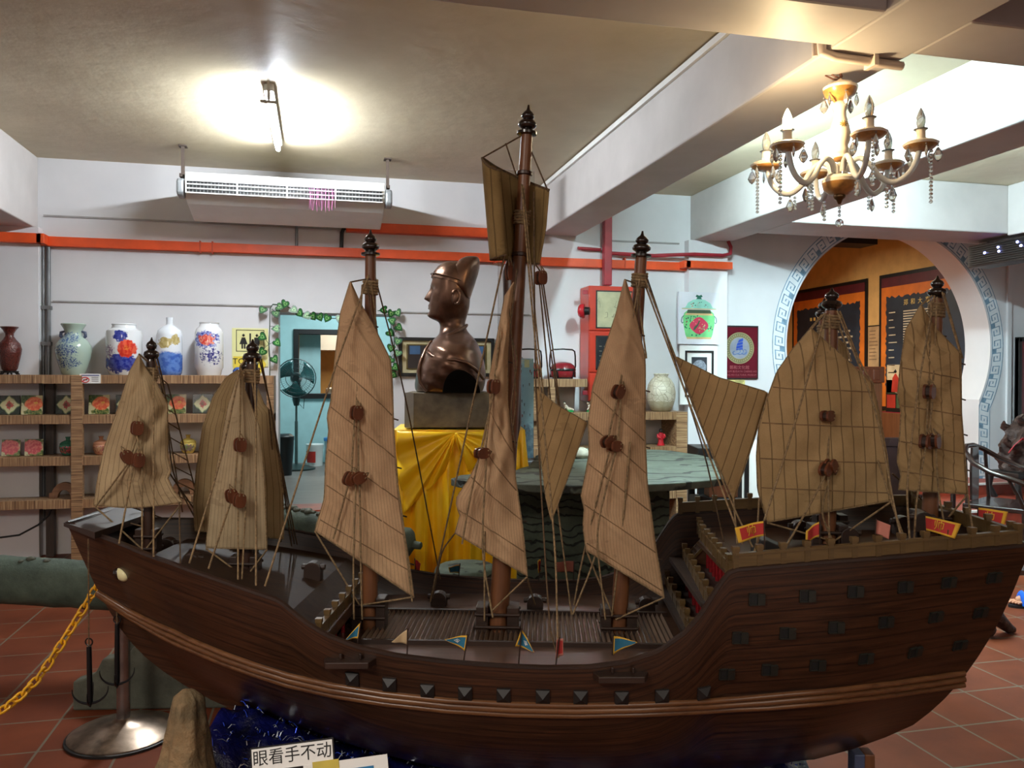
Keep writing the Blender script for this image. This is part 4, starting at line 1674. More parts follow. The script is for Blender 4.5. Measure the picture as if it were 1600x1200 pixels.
# ---- grapnel anchors hung from the bow
for top, a0, a1, y in (((138, 842), (139, 1010), (141, 1105), -0.16), ((180, 880), (183, 975), (183, 1075), -0.10)):
    b = MB()
    p, q, r_ = S(*top, y), S(*a0, y), S(*a1, y)
    b.tube([p, q], 0.0022, 6, 1)
    ln = (q - r_).length
    b.tube([q, q.lerp(r_, 0.9), r_], [0.0065, 0.0075, 0.002], 8)
    b.tube([q + Vector((0.01 * math.cos(t), 0, 0.012 + 0.01 * math.sin(t))) for t in [2 * PI * i / 12 for i in range(12)]], 0.002, 5, 0, closed=True)
    for i in range(4):
        t = PI * i / 2 + 0.35
        d = Vector((math.cos(t), math.sin(t), 0))
        pts = [r_ + Vector((0, 0, 0.01)) + d * (0.044 * math.sin(s)) + Vector((0, 0, 0.038 * (1 - math.cos(s)))) for s in [0.1 + 1.6 * j / 8 for j in range(9)]]
        b.tube(pts, [0.0042 - 0.0004 * j for j in range(9)], 6)
    b.build('anchor', [plain('black iron anchor', (20, 20, 22), 0.45, 0.4) if 'anchor' not in M else M['anchor'], M['ropedark']], ship, smooth=50)
    M.setdefault('anchor', bpy.data.materials['black iron anchor'])


# ------------------------------------------------------------------ along the back wall
def mpp(P):
    """metres per photo pixel at a place"""
    return (P - Vector((0, 0, EYE))).dot(_f) / F_PX


ORANGE = M['orange']
t = thing('cable_duct', 'long orange painted cable duct running along the white back wall', 'duct', (0, YB, 0))
b = MB()
p0, p1, p2, p3 = atY(90, 379, YB), atY(838, 412, YB), atY(1060, 418, YB), atY(1130, 415, YB - 0.14)
z = 2.60
b.box(-2.2, 2.06, -0.06, 0, 2.575, 2.655)
b.box(2.06, 3.56, -0.06, 0, 2.56, 2.64)
b.box(3.5, 4.0, -0.17, -0.10, 2.575, 2.645)
b.box(3.48, 3.55, -0.17, 0.0, 2.575, 2.645)
b.build('channel', ORANGE, t, bevel=0.004)
b = MB()
b.box(-4.6, -2.2, -0.165, -0.102, 2.58, 2.66)
b.box(-2.24, -2.18, -0.165, 0.0, 2.58, 2.66)
b.build('column_section', ORANGE, t, bevel=0.004)
b = MB()
for x in (-1.0, -0.9, 1.6, 1.7, 2.9):
    b.box(x, x + 0.012, -0.064, 0, 2.565, 2.665)
    b.build('strap', plain('dull orange strap', (190, 66, 30), 0.5), t)
    b = MB()
tag(MB().box(0.24, 2.05, YB - 0.09, YB, 2.80, 2.885).build('beam_duct', ORANGE, bevel=0.004), 'short upper orange duct on the wall below the air conditioner', 'duct')
tag(MB().box(2.665, 2.745, YB - 0.14, YB - 0.065, 2.38, ZC).build('riser_pipe', M['maroon'], bevel=0.01), 'square maroon riser pipe above the red hose cabinet', 'pipe')
b = MB()
b.tube([(2.43, YB - 0.04, 2.74), (2.66, YB - 0.04, 2.735)], 0.016, 8)
b.tube([(2.745, YB - 0.07, 2.70), (3.2, YB - 0.09, 2.69), (3.42, YB - 0.14, 2.70), (3.6, YB - 0.15, 2.71), (3.9, YB - 0.15, 2.71), (3.99, YB - 0.14, 2.73), (4.0, YB - 0.13, 2.80), (3.975, YB - 0.12, 2.86)], 0.018, 10)
tag(b.build('bent_pipe', M['maroon'], smooth=60), 'thin maroon pipe bending round the white column near the moon gate', 'pipe')
b = MB()
b.tube([(-2.185, YB - 0.03, 2.57), (-2.185, YB - 0.03, 0.3)], 0.016, 8)
b.tube([(-2.225, YB - 0.03, 2.57), (-2.225, YB - 0.03, 0.3)], 0.010, 8)
for z in (2.05, 1.75):
    b.box(-2.24, -2.165, YB - 0.05, YB, z, z + 0.03)
tag(b.build('conduit', M['greymetal'], smooth=60), 'pair of grey vertical conduits beside the left column', 'conduit')
tag(MB().tube([(-0.19, YB - 0.02, 2.84), (-0.19, YB - 0.02, 2.65)], 0.013, 8).build('drop_conduit', M['greymetal'], smooth=60), 'short grey conduit under the middle of the air conditioner', 'conduit')
tag(MB().tube([(0.26, YB - 0.05, 2.84), (0.22, YB - 0.05, 2.83), (0.205, YB - 0.05, 2.79), (0.20, YB - 0.05, 2.655)], 0.018, 8).build('elbow_pipe', M['black'], smooth=60), 'black elbow pipe from the upper orange duct to the long duct', 'pipe')
b = MB()
pts = [atY(a, c, YB - 0.1) for a, c in ((0, 840), (30, 836), (60, 820), (76, 805), (82, 790))]
b.tube(pts, 0.008, 6)
tag(b.build('loose_cable', M['black'], smooth=60), 'loose black cable hanging under the left shelf unit', 'cable')

# ---- ceiling-hung air conditioner
t = thing('air_conditioner', 'long white ceiling-hung air conditioner with a slatted grille', 'air conditioner', (-0.24, 6.72, 2.95))
b = MB()
prof = [(0.02, 0.14), (0.62, 0.14), (0.62, -0.10), (0.50, -0.16), (0.12, -0.09), (0.0, -0.02), (-0.02, 0.06)]
b.prism(prof, 1.54, 0, None, 'x', -0.77)
body = b.build('body', M['whiteplastic'], t, bevel=0.008)
b = MB()
for s in (-1, 1):
    b.prism([(-0.03, -0.03), (0.0, -0.055), (0.1, -0.06), (0.1, 0.09), (0.0, 0.085), (-0.03, 0.06)], 0.055, 0, None, 'x', s * 0.80 - 0.0275)
    b.build('end_cap', plain('grey end cap', (128, 132, 134), 0.4), t, bevel=0.015)
    b = MB()
GR_ = plain('dark grille recess', (14, 14, 15), 0.7)
for i in range(4):
    x0 = -0.75 + i * 0.377
    b = MB()
    b.box(x0, x0 + 0.362, -0.028, 0.02, -0.03, 0.062, 0)
    for z in (-0.032, 0.002, 0.035, 0.062):
        b.box(x0 - 0.004, x0 + 0.366, -0.038, -0.022, z - 0.004, z + 0.004, 1)
    for k in range(13):
        b.box(x0 + 0.015 + k * 0.027, x0 + 0.019 + k * 0.027, -0.034, -0.024, -0.03, 0.062, 2)
    b.box(x0 - 0.010, x0 - 0.002, -0.038, 0, -0.034, 0.066, 1)
    b.build('grille', [GR_, M['whiteplastic'], plain('grey vane', (96, 98, 98), 0.5)], t)
for x in (-0.80, 0.80):
    b = MB()
    b.box(x - 0.012, x + 0.012, 0.1, 0.13, 0.08, 0.365)
    b.box(x - 0.012, x + 0.012, 0.02, 0.13, 0.10, 0.125)
    b.box(x - 0.03, x + 0.03, 0.08, 0.16, 0.355, 0.365)
    b.build('hanger', plain('rusty hanger bracket', (70, 58, 50), 0.6), t)
b = MB()
for k in range(16):
    x = 0.17 + 0.013 * k + RND.uniform(-0.003, 0.003)
    l = RND.uniform(0.13, 0.19)
    pts = [(x, -0.045, 0.05), (x + RND.uniform(-0.006, 0.006), -0.06, 0.05 - l * 0.5), (x + RND.uniform(-0.012, 0.012), -0.055, 0.05 - l)]
    b.tube(pts, 0.0055, 4, k % 2, sq=0.2)
o = b.build('ribbon', [plain('pink ribbon', (226, 120, 190), 0.5), plain('pale pink ribbon', (240, 170, 214), 0.5)], smooth=60, loc=(-0.24, 6.72, 2.95))
tag(o, 'bunch of pink ribbon streamers tied to the air conditioner grille', 'ribbon')
o = t

# ---- left shelf unit
YS = 7.16
t = thing('shelf_unit', 'zebra-grain wooden wall shelves holding vases and tiles on the left', 'shelf', (0, YS, 0))
zs = []
for py in (586, 648, 712, 778):
    zs.append(atY(200, py, YS).z)
XR = atY(428, 586, YS).x
XP = atY(120, 600, YS).x
XL = -3.6
for z in zs:
    b = MB()
    b.box(XL, -2.14, 0, 0.235, z - 0.07, z)
    b.box(-2.14, XR, 0, 0.335, z - 0.07, z)
    b.build('shelf_board', M['zebra'], t, bevel=0.003)
b = MB()
b.box(XP - 0.042, XP + 0.042, -0.012, 0.05, 0, zs[0] - 0.004)
b.build('front_post', M['zebra_h'], t, bevel=0.003)
b = MB()
b.box(XR - 0.06, XR, 0.0, 0.335, 0, zs[0] - 0.07)
b.build('end_panel', M['zebra_h'], t, bevel=0.003)
b = MB()
b.box(-2.19, -2.13, 0.24, 0.30, 0, zs[0] - 0.07)
b.build('back_post', wood('dark grained post', (52, 42, 36), (84, 70, 58), 2, 0.5), t)
SZ = dict(zip('abcd', zs))


def put(px, z, Y):
    return Vector((atY(px, 600, Y).x, Y, z))


def lathe_px(px, z, Y, prof, n=28):
    """profile in photo pixels (radius, height above the base)"""
    P = put(px, z, Y)
    k = mpp(P)
    b = MB()
    b.lathe([(max(0.001, r * k), h * k) for r, h in prof], n)
    return b, P, k


# the cinnabar vase on its black stand
pr = [(8, 5), (11, 9), (13, 18), (16, 32), (17, 40), (15, 48), (9, 55), (6, 60), (6, 64), (9, 70), (13, 74), (12, 75), (5, 62), (4, 50)]
b, P, k = lathe_px(15, SZ['a'], 7.3, pr)
t = thing('vase', 'dark red carved vase on a black footed stand at the top shelf end', 'vase', P)
m = NT('carved cinnabar lacquer').set(0.35, coat=0.2)
vo = m.n('ShaderNodeTexVoronoi')
vo.inputs['Scale'].default_value = 90
m.link(m.coord(), vo.inputs['Vector'])
m.col(m.ramp(vo.outputs['Distance'], [(0.1, (36, 14, 12)), (0.6, (88, 34, 26))]))
m.bump(vo.outputs['Distance'], 0.8, 0.004)
b.build('body', m.mat, t, smooth=50)
b = MB()
b.lathe([(12 * k, 3 * k), (13 * k, 5.5 * k), (9 * k, 6 * k)], 20)
for i in range(6):
    a = PI * i / 3
    c = Vector((math.cos(a), math.sin(a), 0))
    b.tube([c * 11 * k + Vector((0, 0, 4 * k)), c * 12 * k + Vector((0, 0, 2 * k)), c * 14 * k + Vector((0, 0, 0.5 * k))], [2 * k, 1.4 * k, 1.2 * k], 6)
b.build('stand', M['black'], t, smooth=50)

CEL = blobs('celadon with blue figures', (166, 186, 172), [((-0.02, -0.1, 0.30), (0.09, 0.2, 0.05), 60, 1.5, (70, 96, 140), (160, 180, 172)), ((-0.03, -0.1, 0.20), (0.10, 0.2, 0.05), 60, 1.6, (52, 74, 126), (160, 180, 172)), ((-0.02, -0.1, 0.10), (0.10, 0.2, 0.05), 60, 1.5, (58, 82, 130), (166, 186, 172))], 0.15)
pr = [(15, 0), (17, 3), (20, 12), (24, 26), (26, 38), (25, 46), (20, 54), (13, 61), (12, 66), (14, 72), (17, 77), (18, 79), (17, 80), (12, 70)]
b, P, k = lathe_px(115, SZ['a'], 7.33, pr)
t = thing('vase', 'pale celadon vase with blue figures and two dark ear handles', 'vase', P)
b.build('body', CEL, t, smooth=50)
for s in (-1, 1):
    b = MB()
    b.tube([(s * 12 * k, -2 * k, 68 * k), (s * 17 * k, -2 * k, 66 * k), (s * 17.5 * k, -2 * k, 60 * k), (s * 14 * k, -2 * k, 56 * k)], [1.6 * k, 2.6 * k, 2.6 * k, 1.4 * k], 8)
    b.build('handle', plain('blue grey handle', (66, 74, 96), 0.3), t, smooth=60)
VW1 = blobs('white porcelain red peony', (226, 230, 232), [((0.0, -0.1, 0.10), (0.14, 0.3, 0.085), 22, 1.3, (36, 48, 140), (78, 92, 170)), ((0.0, -0.12, 0.32), (0.06, 0.3, 0.05), 30, 1.4, (44, 54, 130), (70, 80, 160)), ((-0.1, -0.1, 0.19), (0.05, 0.2, 0.06), 50, 1.6, (130, 96, 140), (226, 230, 232)),
                                                               ((0.045, -0.12, 0.22), (0.075, 0.3, 0.075), 26, 0.8, (206, 52, 40), (226, 92, 60)), ((0.045, -0.14, 0.225), (0.022, 0.3, 0.02), 40, 0.5, (220, 130, 60), (200, 60, 40))], 0.12)
pr = [(20, 0), (22, 3), (24, 9), (26, 12), (26, 64), (25, 69), (18, 73), (17, 77), (18, 79), (17, 80), (15, 76)]
b, P, k = lathe_px(194, SZ['a'], 7.33, pr)
t = thing('vase', 'white porcelain vase with red peony over blue leaves', 'vase', P)
b.build('body', VW1, t, smooth=40)
VW2 = blobs('white porcelain blue foot', (224, 230, 236), [((0.0, -0.1, 0.03), (0.3, 0.4, 0.17), 14, 0.5, (58, 96, 176), (92, 130, 200)), ((-0.02, -0.1, 0.27), (0.06, 0.3, 0.045), 26, 1.4, (168, 150, 92), (190, 174, 120)), ((0.06, -0.1, 0.30), (0.03, 0.3, 0.05), 26, 1.3, (168, 150, 92), (190, 174, 120))], 0.12)
pr = [(16, 0), (18, 3), (19, 10), (19, 62), (17, 70), (10, 76), (5, 79), (4.5, 84), (5, 90), (4, 90), (3, 80)]
b, P, k = lathe_px(265, SZ['a'], 7.33, pr)
t = thing('vase', 'white bottle vase with a blue lower half and ochre leaves', 'vase', P)
b.build('body', VW2, t, smooth=40)
VW3 = blobs('white porcelain scattered blossoms', (228, 230, 232), [((-0.02, -0.1, 0.30), (0.10, 0.3, 0.075), 34, 1.6, (48, 58, 150), (150, 160, 210)), ((-0.01, -0.1, 0.30), (0.07, 0.3, 0.045), 40, 1.7, (206, 70, 60), (228, 150, 130)), ((0.02, -0.1, 0.16), (0.09, 0.3, 0.07), 34, 2.0, (60, 60, 130), (228, 230, 232))], 0.12)
pr = [(17, 0), (18, 3), (19, 8), (21, 12), (21, 66), (19, 72), (15, 76), (14, 80), (15, 82), (14, 82), (12, 78)]
b, P, k = lathe_px(327, SZ['a'], 7.33, pr)
t = thing('vase', 'white porcelain vase with small red and blue blossoms on thin stems', 'vase', P)
b.build('body', VW3, t, smooth=40)
b, P, k = lathe_px(372, SZ['a'], 7.3, [(6, 0), (8, 3), (8, 8), (5, 12), (2, 13)])
tag(b.build('small_jar', plain('blue glazed ware', (54, 84, 150), 0.2), smooth=50, loc=P), 'small blue ornament beside the bottle sail at the right end of the top shelf', 'ornament')
b = MB()
P = atY(141, 592, YS - 0.006)
k = mpp(P)
b.box(-15 * k, 15 * k, -0.003, 0, -7 * k, 8 * k, 0)
b.tube([Vector((-7 * k + 5.5 * k * math.cos(a), -0.004, -1.5 * k + 4 * k * math.sin(a))) for a in [2 * PI * i / 20 for i in range(20)]], 0.7 * k, 4, 1, closed=True)
b.tube([(-11 * k, -0.004, -4 * k), (-3 * k, -0.004, 1 * k)], 0.7 * k, 4, 1)
b.box(-10 * k, -4 * k, -0.0045, 0, -2.4 * k, -0.6 * k, 2)
b.box(-13 * k, 13 * k, -0.004, 0, 4.6 * k, 6.2 * k, 3)
for z in (2.4, -0.4, -3.4):
    b.box(2 * k, 12 * k, -0.004, 0, (z - 0.6) * k, (z + 0.5) * k, 2)
tag(b.build('notice', [M['white'], plain('sign red', (190, 40, 40), 0.6), plain('sign grey', (110, 106, 104), 0.6), plain('sign blue', (80, 84, 130), 0.6)], loc=P), 'small white notice with a red crossed circle on the top shelf edge', 'notice')

# painted tiles
m = NT('dark green tile cream lozenge').set(0.2, coat=0.3)
q_ = m.xyz(m.coord())
d_ = m.math('ADD', m.math('ABSOLUTE', q_[0]), m.math('ABSOLUTE', q_[2]))
wv_ = m.math('MULTIPLY', m.math('SINE', m.math('MULTIPLY', q_[0], 150.0)), 0.004)
d_ = m.math('ADD', d_, wv_)
c_ = m.ramp(m.noise(m.coord(), 60, 2), [(0.4, (8, 22, 16)), (0.65, (26, 50, 34))])
c_ = m.mix(m.math('LESS_THAN', d_, 0.080), c_, (120, 140, 96))
c_ = m.mix(m.math('LESS_THAN', d_, 0.071), c_, (208, 206, 160))
fl_ = m.math('ADD', d_, m.math('MULTIPLY', m.math('SUBTRACT', m.noise(m.coord(), 90, 2), 0.5), 0.06))
c_ = m.mix(m.math('LESS_THAN', fl_, 0.034), c_, (176, 70, 62))
c_ = m.mix(m.math('LESS_THAN', fl_, 0.016), c_, (110, 60, 40))
m.col(c_)
TILE_D = m.mat
TILE_O = blobs('cream tile orange flower', (206, 202, 158), [((-0.03, 0, 0.045), (0.075, 1, 0.055), 40, 1.5, (44, 74, 36), (84, 110, 54)), ((0.02, 0, -0.06), (0.075, 1, 0.03), 44, 1.4, (52, 84, 40), (140, 140, 80)), ((0.015, 0, 0.01), (0.068, 1, 0.058), 30, 0.6, (224, 96, 68), (236, 140, 92)), ((0.03, 0, 0.015), (0.015, 1, 0.012), 40, 0.4, (236, 190, 90), (224, 120, 70))], 0.12)
TILE_R = blobs('cream tile rose flower', (204, 200, 160), [((0.0, 0, 0.055), (0.08, 1, 0.035), 44, 1.4, (48, 80, 40), (110, 120, 64)), ((0.03, 0, -0.055), (0.07, 1, 0.035), 44, 1.4, (54, 90, 44), (140, 140, 80)), ((-0.01, 0, 0.005), (0.075, 1, 0.062), 36, 0.7, (196, 74, 84), (222, 120, 116))], 0.12)


def tile(px, py0, py1, z, mat, lab, Y=7.30, w=None):
    P = put(px, z, Y)
    k = mpp(P)
    h = (py1 - py0) * k
    w_ = h if w is None else w * k
    b = MB()
    b.box(-w_ / 2, w_ / 2, -0.006, 0.006, -h / 2, h / 2)
    o = b.build('painted_tile', mat, bevel=0.002)
    o.location = P + Vector((0, 0, h / 2 + 0.001))
    o.rotation_euler.x = -0.10
    return tag(o, lab, 'tile', 'painted tiles on the left shelves')


tile(15, 618, 648, SZ['b'], TILE_D, 'dark green tile with a cream lozenge left of the conduit', Y=7.3)
tile(50, 618, 648, SZ['b'], TILE_O, 'orange flower tile left of the conduit on the second shelf')
tile(104, 618, 648, SZ['b'], TILE_D, 'dark green lozenge tile half hidden by the front shelf post')
tile(155, 618, 648, SZ['b'], TILE_O, 'orange flower tile just right of the front shelf post')
tile(197, 618, 648, SZ['b'], TILE_D, 'dark green tile mostly hidden behind the first bow sail')
tile(275, 618, 648, SZ['b'], TILE_O, 'orange flower tile between the two bow sails')
tile(317, 618, 648, SZ['b'], TILE_D, 'dark green lozenge tile at the right end of the second shelf')
tile(17, 686, 712, SZ['c'], TILE_R, 'rose pink peony tile at the left end of the third shelf')
tile(53, 686, 712, SZ['c'], TILE_R, 'rose pink peony tile beside the conduit on the third shelf')


def lidded(px, z, mats, lab, r=12, Y=7.3):
    k0 = r / 12
    pr = [(7, 0), (8, 1), (11, 6), (12, 11), (12, 15), (11, 17)]
    b, P, k = lathe_px(px, z, Y, [(a * k0, c * k0) for a, c in pr])
    t = thing('lidded_jar', lab, 'jar', P, group='small lidded jars on the third shelf')
    b.build('body', mats, t, smooth=50)
    b = MB()
    b.lathe([(max(0.001, a * k0 * k), c * k0 * k) for a, c in ((11.5, 17), (11.8, 18), (9, 21), (5, 23), (3, 23.5), (3, 27), (4, 28), (3.5, 29), (1, 29))], 24)
    b.build('lid', mats, t, smooth=50)


lidded(106, SZ['c'], blobs('green enamel jar', (66, 128, 104), [((0, -0.06, 0.05), (0.06, 0.2, 0.03), 60, 1.8, (190, 70, 80), (40, 90, 70))], 0.2), 'small green enamelled lidded jar with red flowers by the front shelf post')
lidded(158, SZ['c'], blobs('salmon enamel jar', (196, 140, 110), [((0, -0.06, 0.05), (0.06, 0.2, 0.03), 60, 1.8, (150, 80, 80), (190, 150, 110))], 0.2), 'small salmon enamelled lidded jar beside the first bow sail')
lidded(294, SZ['c'], blobs('yellow enamel jar', (206, 184, 96), [((0, -0.06, 0.05), (0.06, 0.2, 0.03), 60, 1.8, (130, 90, 110), (120, 130, 80))], 0.2), 'small yellow enamelled lidded jar between the two bow sails')
for px, lab in ((101, 'carved brown wooden arch ornament on the lowest shelf behind the front post'), (288, 'carved brown wooden arch ornament on the lowest shelf between the bow sails')):
    P = put(px, SZ['d'], 7.3)
    k = mpp(P)
    b = MB()
    out_ = [(19 * k * math.cos(a), 24 * k * math.sin(a)) for a in [PI * i / 14 for i in range(15)]]
    inn_ = [(9 * k * math.cos(a), 12 * k * math.sin(a)) for a in [PI - PI * i / 14 for i in range(15)]]
    b.prism(out_ + inn_, 0.05, 0, None, 'y', -0.025)
    b.box(-21 * k, -14 * k, -0.028, 0.028, 0, 8 * k)
    b.box(14 * k, 21 * k, -0.028, 0.028, 0, 8 * k)
    tag(b.build('arch_ornament', wood('carved brown wood', (112, 76, 52), (150, 108, 76), 0, 0.5), loc=P, bevel=0.003), lab, 'ornament', 'wooden arch ornaments')

# ---- washroom signs and ivy
P = atY(391, 535, YB - 0.004)
k = mpp(P)
b = MB()
b.box(-27 * k, 27 * k, -0.003, 0, -38 * k, 22 * k, 0)
for x0, x1, z0, z1 in ((-21, 21, 18.5, 19.5), (-21, 21, -14.5, -13.5), (-21, -20, -14, 19), (20, 21, -14, 19)):
    b.box(x0 * k, x1 * k, -0.005, 0, z0 * k, z1 * k, 1)
b.box(-1.2 * k, 1.2 * k, -0.005, 0, -10 * k, 14 * k, 1)
for s, sk in ((-10, 1), (10, 0)):
    b.lathe([(0.001, -2.4 * k), (2.4 * k, 0), (0.001, 2.4 * k)], 12, 1, c=(s * k, -0.004, 11 * k))
    if sk:
        b.prism([((s - 2.5) * k, 7.5 * k), ((s + 2.5) * k, 7.5 * k), ((s + 6) * k, -3 * k), ((s - 6) * k, -3 * k)], 0.002, 1, None, 'y', -0.0055)
    else:
        b.prism([((s - 4) * k, 7.5 * k), ((s + 4) * k, 7.5 * k), ((s + 4) * k, -3 * k), ((s - 4) * k, -3 * k)], 0.002, 1, None, 'y', -0.0055)
    for q in (-1.8, 1.8):
        b.box((s + q - 1.2) * k, (s + q + 1.2) * k, -0.0055, 0, -10 * k, -3 * k, 1)
tag(b.build('washroom_sign', [plain('pale yellow sign', (226, 224, 160), 0.5, var=0.03), M['black']], loc=P), 'pale yellow washroom sign with man and woman figures left of the doorway', 'sign')
P = atY(390, 570, YB - 0.012)
b = MB()
b.prism([(-24 * k, -10 * k), (14 * k, -10 * k), (14 * k, -16 * k), (25 * k, 1 * k), (14 * k, 18 * k), (14 * k, 13 * k), (-24 * k, 13 * k)], 0.003, 0, None, 'y', -0.003)
add_text(b, 'TOILET', 13 * k, (-4 * k, -0.004, 5 * k), 1)
tag(b.build('arrow_sign', [plain('yellow arrow sign', (232, 208, 70), 0.5, var=0.03), M['black']], loc=P), 'bright yellow arrow sign below the washroom sign', 'sign')

LEAF_G, LEAF_D, LEAF_W = plain('ivy leaf green', (40, 110, 50), 0.4), plain('ivy leaf dark', (14, 52, 28), 0.4), plain('ivy leaf pale centre', (150, 190, 120), 0.4)
heart = [(0, -1.0), (0.45, -0.55), (0.85, 0.0), (0.95, 0.45), (0.7, 0.8), (0.3, 0.8), (0, 0.55), (-0.3, 0.8), (-0.7, 0.8), (-0.95, 0.45), (-0.85, 0.0), (-0.45, -0.55)]


def ivy(stem, leaves, lab, Y=YB - 0.05):
    b = MB()
    pts = [atY(a, c, Y) for a, c in stem]
    b.tube(pts, 0.004, 5, 1)
    for i, (a, c) in enumerate(leaves):
        P = atY(a, c, Y - 0.02)
        q = RND.uniform(-0.9, 0.9) + (1.1 if i % 3 == 0 else -0.4)
        tilt = RND.uniform(-0.5, 0.5)
        R_ = Matrix.Translation(P) @ Matrix.Rotation(q, 4, 'Y') @ Matrix.Rotation(tilt, 4, 'Z') @ Matrix.Rotation(RND.uniform(-0.4, 0.3), 4, 'X')
        s0 = 0.043
        for sc_, mi, oy in ((1.0, 1, 0.0), (0.80, 0, -0.0022), (0.42, 2, -0.0044), (0.26, 0, -0.0062)):
            b.prism([(x * s0 * sc_, y * s0 * sc_) for x, y in heart], 0.0016, mi, R_, 'y', oy)
        near = min(pts, key=lambda v: (v - P).length)
        b.tube([near, (near + P) / 2 + Vector((0, -0.01, 0.01)), P + Vector((0, 0.001, 0))], 0.0022, 4, 1)
    return tag(b.build('ivy_garland', [LEAF_G, LEAF_D, LEAF_W], smooth=0), lab, 'artificial ivy', 'ivy round the washroom doorway')


def zz(l):
    return [(380 + a / 4.285, 440 + c / 4.285) for a, c in l]


ivy(zz([(200, 150), (180, 180), (178, 300), (172, 420), (180, 520), (178, 640)]), zz([(130, 190), (245, 170), (220, 215), (220, 315), (130, 370), (228, 410), (128, 470), (210, 522)]), 'ivy vine hanging left of the washroom doorway')
ivy(zz([(200, 155), (280, 160), (340, 190), (425, 225), (512, 236), (580, 245), (645, 248), (760, 240)]), zz([(280, 150), (340, 190), (378, 212), (425, 228), (465, 234), (512, 238), (562, 245), (645, 248)]), 'ivy vine strung across the top of the washroom doorway')
ivy(zz([(900, 195), (960, 195), (1000, 250), (1010, 350), (1012, 480), (1005, 640)]), zz([(940, 190), (990, 215), (1035, 210), (995, 262), (1043, 308), (985, 345), (1035, 400), (990, 445), (1035, 480), (985, 525), (1018, 575), (1005, 625)]), 'ivy vine hanging right of the washroom doorway')

# ---- inside the lobby: mirror built as an open frame, fan, bin and tubs
t = thing('mirror_frame', 'black framed mirror, built as an opening, on the pale cyan wall beyond the doorway', 'frame', (0, YW, 0))
for nm, a in (('frame_side', (HX0 - 0.07, HX0, HZ0 - 0.07, HZ1 + 0.07)), ('frame_side', (HX1, HX1 + 0.07, HZ0 - 0.07, HZ1 + 0.07)), ('frame_rail', (HX0, HX1, HZ1, HZ1 + 0.07)), ('frame_rail', (HX0, HX1, HZ0 - 0.07, HZ0))):
    b = MB()
    b.box(a[0], a[1], -0.04, 0.11, a[2], a[3])
    b.build(nm, M['black'], t, bevel=0.004)
b = MB()
b.box(0.05, 1.6, 13.2, 13.7, 1.08, 1.14, 0)
b.box(0.1, 1.55, 13.25, 13.65, 0.95, 1.08, 1)
b.box(0.1, 0.16, 13.3, 13.36, 0.3, 0.95, 1)
b.box(1.49, 1.55, 13.3, 13.36, 0.3, 0.95, 1)
tag(b.build('counter', [M['white'], M['whiteplastic']], bevel=0.006), 'white counter standing in for its reflection in the framed mirror', 'counter')
tag(MB().box(0.0, 0.7, 14.4, 14.99, 1.95, 2.6).build('wall_cabinet', M['whiteplastic'], bevel=0.006), 'white wall cabinet standing in for its reflection in the framed mirror', 'cabinet')
st = MB()
st.lathe([(0.16, 0.42), (0.17, 0.44), (0.16, 0.46)], 16)
for i in range(4):
    a = PI / 4 + PI / 2 * i
    st.tube([(0.11 * math.cos(a), 0.11 * math.sin(a), 0.43), (0.15 * math.cos(a), 0.15 * math.sin(a), 0)], 0.015, 6)
s0 = st.build('stool', M['black'], smooth=40, loc=(0.22, 12.75, 0.3))
tag(s0, 'black stool standing before the white reflected counter', 'stool', 'stools by the reflected counter')
s0['label'] = 'black stool at the left end of the white reflected counter'
s1 = dup(s0, (0.66, 12.9, 0.3), None, 'black stool before the reflected counter, mostly behind the black door leaf')
b = MB()
b.lathe([(0.09, 0), (0.10, 0.02), (0.11, 0.12), (0.10, 0.16), (0.03, 0.18)], 16)
tag(b.build('pot', M['white'], smooth=50, loc=(0.22, 13.4, 1.141)), 'white pot on the reflected counter', 'pot')

P = atZ(460, 722, 0.3)
P = Vector((-0.30, 10.8, 0.3))
P.x = atY(463, 650, 10.8).x
k = mpp(P)
t = thing('pedestal_fan', 'dark green pedestal fan standing in the washroom lobby', 'fan', P)
b = MB()
b.lathe([(0.24, 0), (0.24, 0.02), (0.12, 0.05), (0.035, 0.07)], 24)
b.build('base', plain('dark green plastic', (34, 50, 48), 0.4), t, smooth=40)
b = MB()
b.tube([(0, 0, 0.06), (0, 0, 0.62)], 0.02, 10)
b.tube([(0, 0, 0.6), (0, 0, 0.9)], 0.014, 10)
b.build('pole', plain('grey green pole', (70, 88, 86), 0.4), t, smooth=60)
b = MB()
b.tube([(0, 0, 0.82), (0, 0, 0.9), (0, 0.02, 1.05), (0, 0.05, 1.12)], [0.03, 0.05, 0.055, 0.05], 12)
b.tube([(0, 0.14, 1.2), (0, 0.0, 1.18), (0, -0.05, 1.175)], [0.05, 0.075, 0.06], 14)
b.build('motor', plain('dark green motor', (30, 44, 44), 0.4), t, smooth=60)
b = MB()
for i in range(3):
    a0 = 2 * PI * i / 3 + 0.4

    def bl(u, v, a0=a0):
        r = 0.04 + 0.19 * u
        a = a0 + (v - 0.5) * (0.6 + 0.9 * u)
        return Vector((r * math.cos(a), -0.11 + (v - 0.5) * 0.05, 1.175 + r * math.sin(a)))
    b.grid(bl, 6, 6)
FB = NT('smoky fan blade').set(0.2)
FB.col((40, 84, 84))
b.build('blade', FB.mat, t, smooth=60, solid=-0.004)
b = MB()
C_ = Vector((0, -0.1, 1.175))
for y, s in ((-0.06, 1), (0.05, 1)):
    for r in (0.07, 0.13, 0.19, 0.245):
        yy = y * (1.25 - 0.9 * r / 0.26)
        b.tube([C_ + Vector((r * math.cos(a), yy, r * math.sin(a))) for a in [2 * PI * i / 28 for i in range(28)]], 0.0022 if r < 0.24 else 0.006, 4, closed=True)
    for i in range(44):
        a = 2 * PI * i / 44
        b.tube([C_ + Vector((r * math.cos(a), y * (1.25 - 0.9 * r / 0.26), r * math.sin(a))) for r in (0.04, 0.13, 0.245)], 0.0014, 3)
